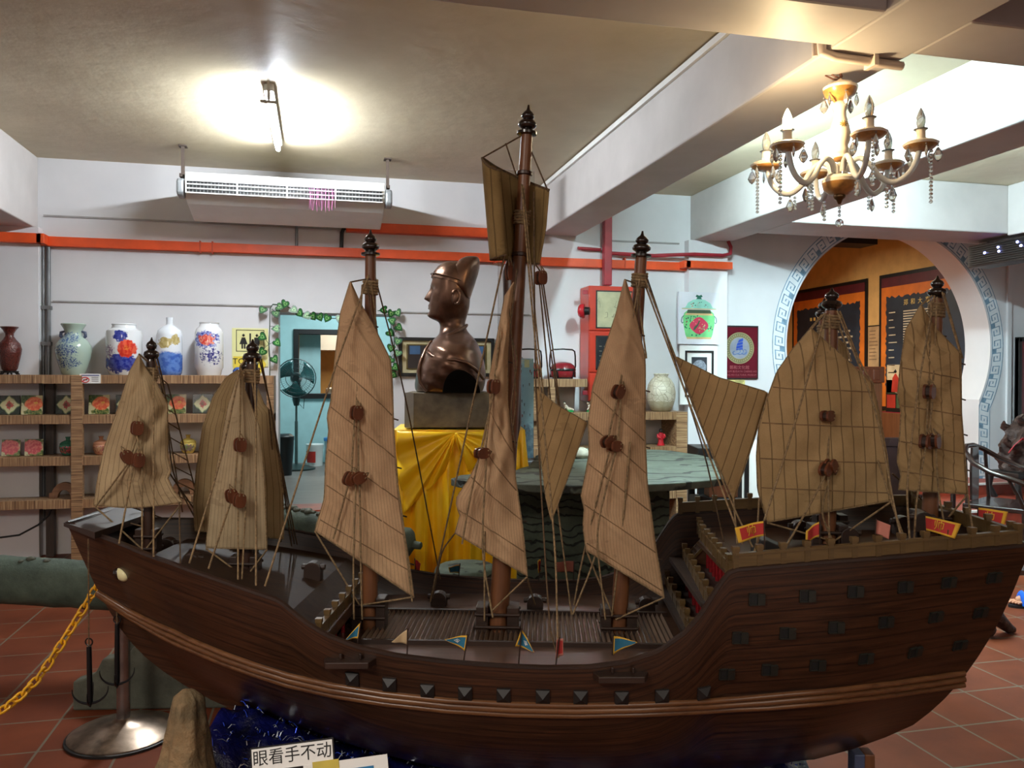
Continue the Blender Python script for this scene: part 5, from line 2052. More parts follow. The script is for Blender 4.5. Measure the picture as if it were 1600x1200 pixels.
b.build('guard', plain('dark fan guard', (30, 50, 50), 0.4), t)
b = MB()
b.tube([(0.02, 0.05, 0.86), (0.09, 0.03, 0.78), (0.1, 0.02, 0.92), (0.06, 0.05, 1.06)], 0.005, 5)
b.build('cord', M['black'], t, smooth=60)
P = atY(444, 690, 10.2)
b = MB()
b.lathe([(0.09, 0), (0.11, 0.3), (0.115, 0.42), (0.12, 0.43), (0.12, 0.47), (0.08, 0.5)], 20)
tag(b.build('bin', plain('black bin plastic', (24, 26, 28), 0.4), smooth=40, loc=(P.x, 10.2, 0.3)), 'black bin beside the pedestal fan', 'bin')
P = atY(492, 700, 11.2)
b = MB()
b.lathe([(0.10, 0), (0.115, 0.26), (0.118, 0.27), (0.118, 0.29), (0.10, 0.29)], 20)
t = thing('paint_tub', 'white tub with a red label beside the fan', 'tub', (P.x, 11.2, 0.3))
b.build('body', M['white'], t, smooth=40)
b = MB()
b.grid(lambda u, v: Vector((0.113 * math.cos(-2.7 + 1.2 * v) * (1 + 0.1 * u), 0.113 * math.sin(-2.7 + 1.2 * v) * (1 + 0.1 * u), 0.05 + 0.15 * u)), 2, 10)
b.build('label_patch', plain('red label', (196, 50, 40), 0.5), t, smooth=60)
P = atY(508, 700, 11.25)
b = MB()
b.lathe([(0.10, 0), (0.11, 0.32), (0.105, 0.33)], 20)
t = thing('storage_tub', 'grey tub with a blue lid half hidden by the third sail', 'tub', (P.x + 0.10, 11.35, 0.3))
b.build('body', plain('grey tub', (150, 160, 164), 0.4), t, smooth=40)
b = MB()
b.lathe([(0.118, 0.32), (0.12, 0.36), (0.1, 0.365)], 20)
b.build('lid', plain('blue lid', (40, 110, 170), 0.4), t, smooth=40)


# ------------------------------------------------------------------ right-hand shelf unit and what stands on it
YR = 7.14
t = thing('shelf_unit', 'grey-brown grained shelf unit behind the masts with pots and figurines', 'shelf', (0, YR, 0))
zr = [atY(870, 592, YR).z, atY(870, 645, YR).z, atY(1030, 698, YR).z]
xa, xb_, xc, xd = atY(826, 592, YR).x, atY(918, 592, YR).x, atY(1057, 650, YR).x, atY(1074, 650, YR).x
for x0, x1, z in ((xa - 0.3, xb_, zr[0]), (xa - 0.3, xc, zr[1]), (xa - 0.3, xc, zr[2]), (xa - 0.3, xc, 0.42)):
    b = MB()
    b.box(x0, x1, 0, 0.35, z - 0.075, z)
    b.build('shelf_board', M['zebra'], t, bevel=0.003)
b = MB()
b.box(xc, xd, -0.004, 0.35, 0, zr[1])
b.build('end_panel', M['zebra_h'], t, bevel=0.003)
xm = atY(836, 620, YR).x
b = MB()
b.box(xm, xm + 0.05, 0.05, 0.35, 0, zr[0] - 0.075)
b.build('upright', M['zebra_h'], t)
xm = atY(861, 620, YR).x
b = MB()
b.box(xm - 0.02, xm + 0.04, 0.0, 0.05, zr[1], zr[0] - 0.075)
b.build('upright', M['zebra_h'], t)
LAC_R, LAC_B = plain('red lacquer', (120, 26, 34), 0.25, coat=0.5), plain('black lacquer', (20, 17, 17), 0.22, coat=0.5)


def basket(px, lab):
    P = put(px, zr[0], 7.3)
    k = mpp(P)
    t = thing('lacquer_basket', lab, 'basket', P, group='lacquer baskets on the right shelf')
    b = MB()
    b.lathe([(15 * k, 0), (16 * k, 2 * k), (19 * k, 4 * k), (20 * k, 9 * k), (20 * k, 12 * k)], 28)
    b.build('body', LAC_R, t, smooth=50)
    b = MB()
    b.lathe([(20.3 * k, 12 * k), (20.8 * k, 13 * k), (20.8 * k, 15 * k), (20 * k, 16 * k)], 28)
    b.lathe([(15 * k, -0.0), (16.5 * k, 0.002), (16.5 * k, 2.4 * k), (15 * k, 2.6 * k)], 28)
    for i in range(4):
        a = PI / 4 + PI * i / 2
        b.cb((18.5 * k * math.cos(a), 18.5 * k * math.sin(a), 7 * k), 6 * k, 6 * k, 9 * k, 0, Matrix.Rotation(a, 3, 'Z'))
    b.build('bands', LAC_B, t, smooth=40)
    b = MB()
    b.lathe([(19.8 * k, 16 * k), (18 * k, 21 * k), (13 * k, 25 * k), (5 * k, 26.5 * k), (0.001, 26.8 * k)], 28)
    b.build('lid', LAC_R, t, smooth=50)
    b = MB()
    hp = [(-18, 8), (-21, 20), (-20.5, 36), (-19.5, 43), (-16, 45.5), (0, 46.5), (16, 45.5), (19.5, 43), (20.5, 36), (21, 20), (18, 8)]
    b.tube([Vector((a * k, 0, c * k)) for a, c in hp], 1.3 * k, 8)
    b.build('handle', LAC_B, t, smooth=60)


basket(879, 'red and black lacquer basket with tall handle left of the hose cabinet')
basket(826, 'red and black lacquer basket with tall handle behind the main mast and glass panel')
P = put(1033, zr[1], 7.3)
k = mpp(P)
JAR = NT('cracked pale glaze').set(0.45)
vo = JAR.n('ShaderNodeTexVoronoi', feature='DISTANCE_TO_EDGE')
vo.inputs['Scale'].default_value = 17
JAR.link(JAR.coord(), vo.inputs['Vector'])
cz = JAR.xyz(JAR.coord())
c1 = JAR.ramp(JAR.noise(JAR.coord(), 9, 5), [(0.3, (176, 168, 142)), (0.7, (220, 214, 194))])
c1 = JAR.mix(JAR.math('MULTIPLY', JAR.math('LESS_THAN', vo.outputs[0], 0.025), 0.7), c1, (120, 108, 84))
c1 = JAR.mix(JAR.math('MULTIPLY', JAR.math('LESS_THAN', JAR.math('ADD', cz[2], JAR.math('MULTIPLY', JAR.noise(JAR.coord(), 14), 0.06)), 0.13), 0.7), c1, (150, 138, 108))
JAR.col(c1)
JAR.bump(vo.outputs[0], 0.3, 0.004)
b = MB()
b.lathe([(r * k, h * k) for r, h in ((13, 0), (15, 1), (19, 9), (22, 20), (22.5, 30), (20, 42), (15, 50), (11, 53), (10.5, 56), (12, 58), (11, 59), (9, 54), (6, 48))], 30)
tag(b.build('storage_jar', JAR.mat, smooth=50, loc=P), 'large round pale crackled jar on the shelf right of the fifth sail', 'jar')


def figurine(px, z, h, robe, hair, lab, group=None, skin=(212, 170, 140)):
    P = put(px, z, 7.27)
    t = thing('figurine', lab, 'figurine', P, group=group)
    b = MB()
    b.lathe([(0.22 * h, 0), (0.24 * h, 0.03 * h), (0.16 * h, 0.2 * h), (0.17 * h, 0.5 * h), (0.2 * h, 0.62 * h), (0.14 * h, 0.72 * h), (0.05 * h, 0.77 * h)], 16, sy=0.7)
    for s in (-1, 1):
        b.tube([(s * 0.19 * h, 0, 0.66 * h), (s * 0.22 * h, -0.06 * h, 0.5 * h), (s * 0.08 * h, -0.15 * h, 0.42 * h)], [0.06 * h, 0.07 * h, 0.05 * h], 8)
    b.build('robe', robe, t, smooth=60)
    b = MB()
    b.ball((0, -0.01 * h, 0.84 * h), 0.09 * h, 0, 8, 12, sz=1.2)
    b.build('head', plain('painted skin %d' % px, skin, 0.5), t, smooth=60)
    b = MB()
    b.ball((0, 0.02 * h, 0.87 * h), 0.105 * h, 0, 8, 12, sz=1.2, sy=0.95)
    b.ball((0, 0.05 * h, 0.72 * h), 0.09 * h, 0, 8, 12, sz=1.4, sy=0.6)
    b.build('hair', hair, t, smooth=60)


HAIRB = plain('black painted hair', (22, 18, 18), 0.5)
figurine(1033, zr[2], 0.165, plain('red robe', (186, 26, 40), 0.5), HAIRB, 'small red robed figurine with black hair below the crackled jar', skin=(60, 40, 34))
figurine(823, zr[2], 0.13, plain('dark red blue robe', (150, 40, 60), 0.5), HAIRB, 'small red and blue figurine behind the glass panel')
for px, lab in ((888, 'small reclining figurine on a green base below the lacquer basket'), (925, 'small reclining figurine partly hidden behind the fifth sail')):
    P = put(px, zr[1], 7.27)
    t = thing('figurine', lab, 'figurine', P)
    b = MB()
    b.lathe([(0.055, 0), (0.055, 0.012), (0.045, 0.018)], 16, sy=0.6)
    b.build('base', plain('green painted base', (30, 130, 70), 0.4), t, smooth=40)
    b = MB()
    b.tube([(-0.035, 0, 0.065), (-0.02, 0, 0.05), (0.0, 0, 0.026), (0.03, 0, 0.03), (0.055, 0, 0.018)], [0.012, 0.017, 0.018, 0.012, 0.007], 8)
    b.tube([(-0.025, -0.01, 0.05), (-0.05, -0.012, 0.02)], 0.006, 6)
    b.ball((-0.038, 0, 0.082), 0.013)
    b.build('body', plain('pale painted figure', (226, 206, 186), 0.5), t, smooth=60)
    b = MB()
    b.ball((-0.036, 0.004, 0.088), 0.0135)
    b.build('hair', HAIRB, t, smooth=60)

# ---- fire hose cabinet
P = atY(905, 450, 7.24)
x0, x1 = atY(920, 450, 7.24).x, atY(990, 450, 7.24).x
z0, z1, zm, zl = atY(950, 627, 7.24).z, atY(950, 447, 7.24).z, atY(950, 518, 7.24).z, atY(950, 583, 7.24).z
t = thing('hose_cabinet', 'tall red fire hose cabinet with a map window on the back wall', 'fire cabinet', ((x0 + x1) / 2, 7.24, z0))
w_ = (x1 - x0) / 2
b = MB()
b.box(-w_, w_, 0, 0.255, 0, z1 - z0)
b.build('body', M['red'], t, bevel=0.008)
for a, c, nm in ((zm - z0 + 0.008, z1 - z0 - 0.01, 'door'), (zl - z0 + 0.008, zm - z0 - 0.006, 'door'), (0.01, zl - z0 - 0.006, 'door')):
    b = MB()
    b.box(-w_ + 0.006, w_ - 0.006, -0.014, 0, a, c)
    d = b.build(nm, M['red'], t, bevel=0.004)
    if c - a > 0.2:
        b = MB()
        top = c > 0.7
        b.box(-w_ + 0.075, w_ - 0.03, -0.017, -0.01, a + 0.03, c - 0.045, 0)
        if top:
            for i in range(9):
                pts = [(-w_ + 0.10 + RND.random() * 0.24, -0.018, a + 0.08 + RND.random() * (c - a - 0.2))]
                for j in range(4):
                    q = pts[-1]
                    pts.append((q[0] + RND.uniform(-0.03, 0.04), -0.018, q[2] + RND.uniform(-0.04, 0.04)))
                b.tube(pts, 0.0018, 3, 1)
        else:
            for i in range(5):
                for j in range(4):
                    b.box(-w_ + 0.10 + j * 0.045, -w_ + 0.125 + j * 0.045, -0.0185, -0.016, a + 0.06 + i * 0.045, a + 0.068 + i * 0.045, 1)
        b.build('window', [plain('yellowed map paper', (176, 172, 140), 0.3) if top else plain('dark panel glass', (40, 42, 46), 0.15), plain('map ink', (96, 96, 84), 0.6)], d)
        b = MB()
        for q in ((-w_ + 0.065, -w_ + 0.078, a + 0.02, c - 0.035), (-w_ + 0.065, w_ - 0.02, c - 0.046, c - 0.034), (-w_ + 0.065, w_ - 0.02, a + 0.02, a + 0.032)):
            b.box(q[0], q[1], -0.02, -0.012, q[2], q[3])
        b.build('window_frame', M['black'], d)
for z in (z1 - z0 - 0.06, 0.08):
    b = MB()
    b.box(-w_ - 0.05, -w_, 0.02, 0.04, z - 0.02, z + 0.02)
    b.build('hinge_lug', M['maroon'], t, bevel=0.004)
Pb = atY(909, 486, 7.22)
b = MB()
Tb = Matrix.Translation(Pb - Vector(((x0 + x1) / 2, 7.24, z0))) @ Matrix.Rotation(-PI / 2, 4, 'Y') @ Matrix.Rotation(-0.5, 4, 'X')
b.lathe([(0.02, -0.06), (0.03, -0.03), (0.066, -0.025), (0.070, -0.01), (0.066, 0.012), (0.05, 0.03), (0.02, 0.038), (0.001, 0.04)], 28, 0, T=Tb)
bell = b.build('bell', plain('red bell enamel', (168, 30, 40), 0.25, coat=0.5), t, smooth=50)
b = MB()
b.lathe([(0.035, -0.075), (0.04, -0.03), (0.02, -0.028)], 20, 0, T=Tb)
b.build('bell_base', M['black'], t, smooth=40)

# ---- pictures on the wall and the column
P = atY(698, 558, YB)
k = mpp(P)
t = thing('framed_picture', 'wide black framed picture hanging behind the bronze bust', 'picture', P)
b = MB()
for a in ((-75, 75, 25, 30), (-75, 75, -30, -25), (-75, -70, -25, 25), (70, 75, -25, 25)):
    b.box(a[0] * k, a[1] * k, -0.03, 0, a[2] * k, a[3] * k)
b.build('frame', M['black'], t, bevel=0.003)
b = MB()
b.box(-70 * k, 70 * k, -0.012, 0, -25 * k, 25 * k)
b.build('mount', plain('beige mount', (188, 178, 140), 0.6), t)
b = MB()
b.box(-61 * k, 61 * k, -0.015, -0.01, -18 * k, 18 * k, 0)
for s in (-1, 1):
    b.prism([((s * 50 + 8) * k, 17 * k), ((s * 50 - 8) * k, 17 * k), ((s * 50 - 8) * k, 4 * k), ((s * 50 + 8) * k, 4 * k)], 0.002, 1, None, 'y', -0.018)
b.tube([Vector(((-36 + q) * k, -0.017, (-10 + 0.09 * (q - 9) ** 2) * k)) for q in range(0, 19, 3)], 1.2 * k, 5, 2)
for a in ((-63, 63, 18, 19.5), (-63, 63, -19.5, -18), (-63, -61.5, -18, 18), (61.5, 63, -18, 18)):
    b.box(a[0] * k, a[1] * k, -0.017, -0.01, a[2] * k, a[3] * k, 3)
b.build('picture_sheet', [plain('brown black print', (44, 38, 38), 0.4), plain('blue patch', (58, 92, 130), 0.5), plain('gold horn', (150, 120, 66), 0.5), plain('brass line', (110, 96, 50), 0.4, 0.5)], t)

# the printed canvas with a green lidded jar
YP = YB - 0.11
P = atY(1090, 497, YP)
k = mpp(P)
b = MB()
b.box(-34 * k, 34 * k, -0.03, 0, -41 * k, 40 * k, 0)
G1, G2, G3 = 1, 2, 3
body = [(-20, -33), (20, -33), (23, -26), (26, -12), (27, 0), (25, 7), (20, 11), (-20, 11), (-25, 7), (-27, 0), (-26, -12), (-23, -26)]
lidp = [(-29, 13.5), (29, 13.5), (29, 15), (23, 16), (19, 23), (10, 28), (0, 29.5), (-10, 28), (-19, 23), (-23, 16), (-29, 15)]


def pl(poly, m_, o_):
    b.prism([(x * k, z * k) for x, z in poly], 0.0006, m_, None, 'y', -0.0303 - o_)


pl(body, 1, 0.0004)
pl([(-21, 7), (21, 7), (19, 12.5), (-19, 12.5)], 4, 0.0012)
pl([(-24, 4), (24, 4), (22, 7), (-22, 7)], 5, 0.0014)
pl([(-20, -33), (20, -33), (21.5, -30), (-21.5, -30)], 5, 0.0014)
pl(lidp, 2, 0.0012)
pl([(-29, 13.2), (29, 13.2), (29, 14.4), (-29, 14.4)], 5, 0.002)
pl([(15 * math.cos(a) * (1 + 0.06 * math.cos(4 * a)), -12 + 12.5 * math.sin(a) * (1 + 0.06 * math.cos(4 * a))) for a in [2 * PI * i / 28 for i in range(28)]], 3, 0.0012)
pl([(-5, 29), (5, 29), (3, 31.5), (6, 33), (4, 36), (0, 34.5), (-4, 36), (-6, 33), (-3, 31.5)], 6, 0.0012)
for _ in range(46):
    a, r = RND.uniform(0, 2 * PI), RND.uniform(0.62, 0.97)
    x, z = 26 * r * math.cos(a), -11 + 19 * r * math.sin(a)
    if (x / 16) ** 2 + ((z + 12) / 13.5) ** 2 > 1 and -29 < z < 3 and abs(x) < 24:
        s_ = RND.uniform(0.6, 1.5)
        pl([(x + s_ * math.cos(q), z + s_ * math.sin(q)) for q in [2 * PI * i / 6 for i in range(6)]], RND.choice((6, 6, 6, 7)), 0.0018)
for _ in range(16):
    x, z = RND.uniform(-17, 17), RND.uniform(16.5, 25)
    if abs(x) < 19 - (z - 16) * 0.9:
        s_ = RND.uniform(0.5, 1.1)
        pl([(x + s_ * math.cos(q), z + s_ * math.sin(q)) for q in [2 * PI * i / 6 for i in range(6)]], RND.choice((6, 7, 3)), 0.002)
for _ in range(22):
    a, r = RND.uniform(0, 2 * PI), RND.uniform(0.2, 0.9)
    x, z = 14 * r * math.cos(a), -12 + 11 * r * math.sin(a)
    s_ = RND.uniform(0.5, 1.3)
    pl([(x + s_ * math.cos(q), z + s_ * math.sin(q)) for q in [2 * PI * i / 6 for i in range(6)]], RND.choice((5, 5, 7, 1)), 0.002)
pl([(-7, -19), (-2, -13), (2, -5), (0, -4), (-3, -10), (-8, -14), (-10, -19)], 4, 0.0026)
for s in (-1, 1):
    pts = [Vector((s * x * k, -0.0316, z * k)) for x, z in ((26, 3), (29, 0), (30, -6), (28, -9), (26.5, -7))]
    b.tube(pts, 0.55 * k, 5, 6)
mats = [plain('pale print ground', (212, 214, 222), 0.6, var=0.02), plain('print green', (112, 198, 128), 0.5), plain('print mint', (144, 206, 190), 0.5), plain('print crimson', (190, 56, 86), 0.5), plain('print dark green', (56, 78, 58), 0.5), plain('print gold', (206, 176, 126), 0.5), plain('print deep green', (24, 96, 80), 0.5), plain('print coral', (206, 96, 86), 0.5)]
tag(b.build('canvas_print', mats, loc=P), 'square canvas print of a green lidded jar on the white column', 'picture')

P = atY(1091, 584, YP)
t = thing('framed_picture', 'small white framed picture of a round silver coin under the jar canvas', 'picture', P)
b = MB()
b.box(-32 * k, 31 * k, -0.02, 0, -48 * k, 44 * k)
b.build('backing', M['white'], t)
b = MB()
for a in ((-24, 24, 33, 36), (-24, 24, -36, -33), (-24, -21, -33, 33), (21, 24, -33, 33)):
    b.box(a[0] * k, a[1] * k, -0.03, -0.015, a[2] * k, a[3] * k)
b.build('frame', M['black'], t)
b = MB()
b.box(-13 * k, 13 * k, -0.024, -0.018, -14 * k, 26 * k)
b.build('dark_mount', plain('charcoal mount', (36, 40, 48), 0.5), t)
b = MB()
b.lathe([(11.5 * k, 0), (11.5 * k, 0.004), (10 * k, 0.005), (9.5 * k, 0.004), (5 * k, 0.006), (0.001, 0.005)], 28, T=Matrix.Translation((0, -0.024, 10 * k)) @ Matrix.Rotation(PI / 2, 4, 'X'))
b.build('coin', plain('silver grey coin', (130, 138, 150), 0.4, 0.3, var=0.25, scale=60, bump=0.5), t, smooth=40)

# maroon plaque with the ship emblem
P = atY(1154, 550, YB - 0.0)
k = mpp(P)
t = thing('plaque', 'dark maroon plaque with a round ship emblem beside the moon gate', 'plaque', P)
b = MB()
b.box(-31 * k, 31 * k, -0.02, 0, -41 * k, 40 * k)
b.build('board', plain('maroon acrylic', (88, 18, 32), 0.2, coat=0.5, var=0.05), t, bevel=0.003)
b = MB()
b.box(-32 * k, 32 * k, -0.022, 0, 38.5 * k, 41 * k)
b.box(30.5 * k, 32 * k, -0.022, 0, -41 * k, 41 * k)
b.box(-32 * k, -30.5 * k, -0.022, 0, -41 * k, 41 * k)
b.box(-32 * k, 32 * k, -0.022, 0, -42 * k, -40.5 * k)
b.build('frame', M['black'], t)
b = MB()


def ring(r0, r1, m_, y_):
    n_ = 40
    for i in range(n_):
        a0, a1 = 2 * PI * i / n_, 2 * PI * (i + 1) / n_
        b.add([(r0 * math.cos(a0), y_, r0 * math.sin(a0) + 6 * k), (r1 * math.cos(a0), y_, r1 * math.sin(a0) + 6 * k), (r1 * math.cos(a1), y_, r1 * math.sin(a1) + 6 * k), (r0 * math.cos(a1), y_, r0 * math.sin(a1) + 6 * k)], [(0, 1, 2, 3)], m_)


ring(0.001, 17 * k, 0, -0.0215)
ring(17 * k, 24 * k, 1, -0.0215)
ring(23.6 * k, 24.6 * k, 2, -0.0222)
ring(16.8 * k, 17.4 * k, 2, -0.0222)
for i in range(36):
    a = 2 * PI * i / 36
    b.cb((20.4 * k * math.cos(a), -0.0222, 20.4 * k * math.sin(a) + 6 * k), 1.1 * k, 0.0006, 2.6 * k, 2, Matrix.Rotation(-a + PI / 2, 3, 'Y'))
O = 6 * k
b2 = [((-1, 13), (6, 15.5), (5.5, 11), (-3.5, 8.5)), ((-3.8, 7.8), (5.4, 10), (5.2, 6), (-5.4, 3.5)), ((-5.6, 2.8), (5.1, 5), (5.2, 1), (-6, -1)), ((-6.2, -1.6), (5.2, 0.2), (5.4, -2), (-6, -3.6))]
for poly in b2:
    b.prism([(x * k, z * k + O) for x, z in poly], 0.0008, 3, None, 'y', -0.0228)
for x in (-2, 3.5, 8.5):
    b.tube([Vector(((x + 3 * math.cos(a)) * k, -0.0226, (-5 + 3 * math.sin(a)) * k + O)) for a in [1.9 - 0.45 * i for i in range(9)]], 0.6 * k, 5, 4)
b.tube([Vector((x * k, -0.0226, z * k + O)) for x, z in ((-9, -5), (-11.5, -6.5), (-11, -9.5), (-8, -10), (-4, -8.5), (0, -9.8), (4, -8.6), (8, -9.8), (11, -8.5), (12, -6.5))], 0.7 * k, 5, 4)
b.build('emblem', [plain('silver emblem disc', (128, 134, 148), 0.4), plain('dull gold ring', (108, 104, 72), 0.4), plain('pale gold line', (150, 142, 104), 0.4), plain('emblem blue', (30, 66, 160), 0.4), plain('emblem blue grey', (70, 100, 150), 0.4)], t)
b = MB()
add_text(b, '鄭和文化館', 6.2 * k, (0, -0.021, -24.5 * k), 0, sx=1.1)
add_text(b, 'MUZIUM BUDAYA CHENG HO', 4.4 * k, (0, -0.021, -30.5 * k), 0)
add_text(b, 'CHENG HO CULTURAL MUSEUM', 4.0 * k, (0, -0.021, -36 * k), 0)
b.build('lettering', plain('faint plaque lettering', (140, 74, 78), 0.4), t)
P = atY(1150, 598, YB - 0.002)
b = MB()
b.box(-15 * k, 15 * k, -0.004, 0, -9 * k, 5 * k, 0)
for i, (a, c) in enumerate(((-2, 13), (0, 11), (3, 9), (-9, 12))):
    b.box(a * k, c * k, -0.005, 0, (3 - 2.6 * i - 1) * k, (3 - 2.6 * i) * k, 1)
b.lathe([(2.2 * k, 0), (2.2 * k, 0.001)], 16, 2, T=Matrix.Translation((-9 * k, -0.004, 1 * k)) @ Matrix.Rotation(PI / 2, 4, 'X'))
tag(b.build('notice', [plain('yellow notice', (214, 204, 130), 0.5), plain('notice ink', (90, 84, 50), 0.5), plain('notice blot', (190, 150, 60), 0.5)], loc=P), 'small yellow notice under the maroon plaque', 'notice')

# ---- glass panel and the painted sheet behind it
GY = 6.6
P0, P1 = atY(778, 600, GY), atY(834, 600, GY)
zt = atY(834, 268, GY).z
tag(MB().box(P0.x, P1.x, GY, GY + 0.012, 0, zt).build('glass_panel', [M['glass']]), 'tall clear glass panel standing behind the main mast', 'glass panel')
FS = blobs('blue grey painted sheet', (150, 186, 196), [((0.0, 0, -0.55), (0.4, 1, 0.42), 12, 0.8, (84, 108, 124), (110, 134, 146)), ((0, 0, 0.52), (0.4, 1, 0.12), 16, 0.9, (196, 200, 180), (150, 186, 190))], 0.4)
P = atY(815, 640, 6.75)
k = mpp(P)
b = MB()
b.box(-24 * k, 19 * k, -0.004, 0, -76 * k, 80 * k, 0)
for i in range(46):
    x, z = RND.uniform(-21, 16), RND.uniform(-66, 68)
    s_ = RND.uniform(-0.5, 0.5)
    b.prism([((x - 0.9) * k, (z + 2) * k), ((x + 0.9 + s_) * k, (z + 2.4) * k), ((x + 0.5 + s_) * k, (z - 2.4) * k), ((x - 0.4) * k, (z - 2) * k)], 0.001, 1 + i % 2, None, 'y', -0.0055)
for z in (36, 22):
    pass
b.box(4 * k, 12 * k, -0.006, 0, 66 * k, 78 * k, 3)
tag(b.build('painted_banner', [FS, plain('red brown fleck', (120, 62, 50), 0.6), plain('grey fleck', (84, 92, 92), 0.6), plain('yellow slip', (206, 196, 140), 0.6)], loc=P), 'pale blue painted banner with red flecks behind the glass panel', 'banner')
tag(MB().tube([P + Vector((0, 0.02, -80 * k)), P + Vector((0, 0.02, 82 * k))], 0.012, 8).build('banner_pole', M['greymetal']), 'thin pole holding the pale blue painted banner', 'pole')
tag(MB().box(P.x - 0.12, P.x + 0.12, 6.68, 6.9, 0, P.z - 79 * k).build('banner_stand', M['greymetal'], bevel=0.01), 'grey box stand under the pale blue painted banner', 'stand')

# ------------------------------------------------------------------ bronze bust on its yellow draped table
def m_bronze():
    m = NT('polished dark bronze').set(0.28, metal=0.75)
    f = m.noise(m.coord(), 5, 5, 0.6)
    m.col(m.ramp(f, [(0.3, (66, 46, 36)), (0.7, (124, 92, 74))]))
    m.bump(m.noise(m.coord(), 26, 3), 0.12, 0.004)
    return m.mat


M['bronze'] = m_bronze()
BD = 5.75                                        # distance of the bust along the view axis


def VD(px, py, d=BD):
    """photo pixel -> world point at distance d from the camera plane"""
    return Vector((0, 0, EYE)) + ray(px, py) * d


BK = BD / F_PX
bz0 = VD(700, 612).z
b0 = VD(702, 612)
bust = thing('bronze_bust', 'dark bronze bust of a man in a tall hat facing left', 'bust', b0, PI - YAW + math.radians(6))


def ph(px, py):
    """pixel -> (forward, up) in the bust's frame; forward is towards the left of the photo"""
    return (702 - px) * BK, (612 - py) * BK


rows = [  # py, front px, back px, half width px
    (612, 652, 752, 80), (603, 648.5, 756, 86), (590, 650, 758, 92), (575, 653, 757.5, 95), (560, 659, 754, 94), (548, 664.5, 750, 88), (538, 671, 746, 74), (530, 678, 741, 54), (523, 685, 735, 34), (515, 687, 729, 22), (508, 687, 727, 20),
    (503, 684, 727, 20), (499, 676, 728, 20.5), (495, 671.5, 729, 21.5), (489, 670, 731, 23), (483, 670.5, 732.5, 25), (476, 671, 733.5, 27), (468, 672, 734, 28.5), (460, 673, 734, 29.5), (452, 674.5, 734, 30), (444, 674, 734, 30), (436, 675.5, 733, 30), (428, 678, 731, 29), (418, 684, 727, 25), (410, 694, 720, 15)]
NA = 56
b = MB()
vs = []
for py, fx, bx, hw_ in rows:
    f0, z = ph(fx, py)
    f1, _ = ph(bx, py)
    cx, a_ = (f0 + f1) / 2, (f0 - f1) / 2
    hw2 = hw_ * BK
    for j in range(NA):
        t_ = 2 * PI * j / NA
        c_, s_ = math.cos(t_), math.sin(t_)
        ex = 0.86 if py < 500 else 0.8
        x = cx + a_ * math.copysign(abs(c_) ** ex, c_)
        y = hw2 * math.copysign(abs(s_) ** 0.9, s_)
        vs.append([x, y, z])
b.add(vs, [(i * NA + j, i * NA + (j + 1) % NA, (i + 1) * NA + (j + 1) % NA, (i + 1) * NA + j) for i in range(len(rows) - 1) for j in range(NA)] + [tuple(range(NA - 1, -1, -1)), tuple(range((len(rows) - 1) * NA, len(rows) * NA))])
# ears
for s in (-1, 1):
    ec = Vector((ph(711, 467)[0], s * 28.5 * BK, ph(711, 467)[1]))
    b.ball(ec, 10.5 * BK, 0, 10, 14, sx=0.62, sy=0.32, sz=1.15, R=Matrix.Rotation(-0.2, 3, 'Y'))
    b.tube([ec + Vector((6.2 * BK * math.cos(a) * 0.9, s * 2.6 * BK, 11 * BK * math.sin(a))) for a in [-1.2 - 0.42 * i for i in range(12)]], 1.7 * BK, 6)
body = b.build('figure', M['bronze'], bust)
# denser mesh, then the features pushed out of the front of the head
me = body.data
bm = bmesh.new()
bm.from_mesh(me)
bmesh.ops.subdivide_edges(bm, edges=bm.edges, cuts=2, use_grid_fill=True, smooth=0.6)


def gs(v, c, s):
    return math.exp(-((v - c) / s) ** 2)


U = BK
for v in bm.verts:
    x, y, z = v.co
    py = 612 - z / U
    ly = y / U
    if x > ph(700, 0)[0] and 430 < py < 506 and abs(ly) < 30:
        d = 0
        # nose: from the brow (448) down to the tip (467)
        nl = max(0, min(1, (py - 447) / 20))
        if 446 < py < 474:
            fall = 1 if py < 468 else max(0, 1 - (py - 468) / 5)
            d += (1.5 + 8.0 * nl ** 1.3) * fall * gs(ly, 0, 3.2 + 2.6 * nl)
        d += 2.0 * gs(py, 446, 3.5) * gs(abs(ly), 9, 7)             # brow ridge
        d -= 4.6 * gs(py, 453.5, 4.5) * gs(abs(ly), 11, 5.5)        # eye sockets
        d += 3.0 * gs(py, 454, 2.4) * gs(abs(ly), 11, 3.4)          # eyeballs
        d += 1.2 * gs(py, 451, 1.2) * gs(abs(ly), 11, 5)            # lids
        d += 1.6 * gs(py, 463, 6) * gs(abs(ly), 17, 6)              # cheek bones
        d -= 1.4 * gs(py, 478, 7) * gs(abs(ly), 17, 5)
        d += 2.4 * gs(py, 477.5, 1.9) * gs(ly, 0, 6.5)              # lips
        d += 2.6 * gs(py, 482.0, 2.0) * gs(ly, 0, 5.5)
        d -= 2.2 * gs(py, 479.8, 0.8) * gs(ly, 0, 7)
        d -= 1.4 * gs(py, 486, 2) * gs(ly, 0, 7)
        d += 3.2 * gs(py, 494, 4.2) * gs(ly, 0, 9)                  # chin
        v.co.x += d * U * (0.45 + 0.55 * max(0, 1 - abs(ly) / 26))
    if 515 < py < 612:
        # folds of the robe running from the shoulder to the chest
        v.co.y += math.copysign(1, y) * 1.2 * U * math.sin(py * 0.32 + x / U * 0.16) * min(1, (py - 515) / 20)
bm.normal_update()
bm.to_mesh(me)
bm.free()
me.shade_smooth()
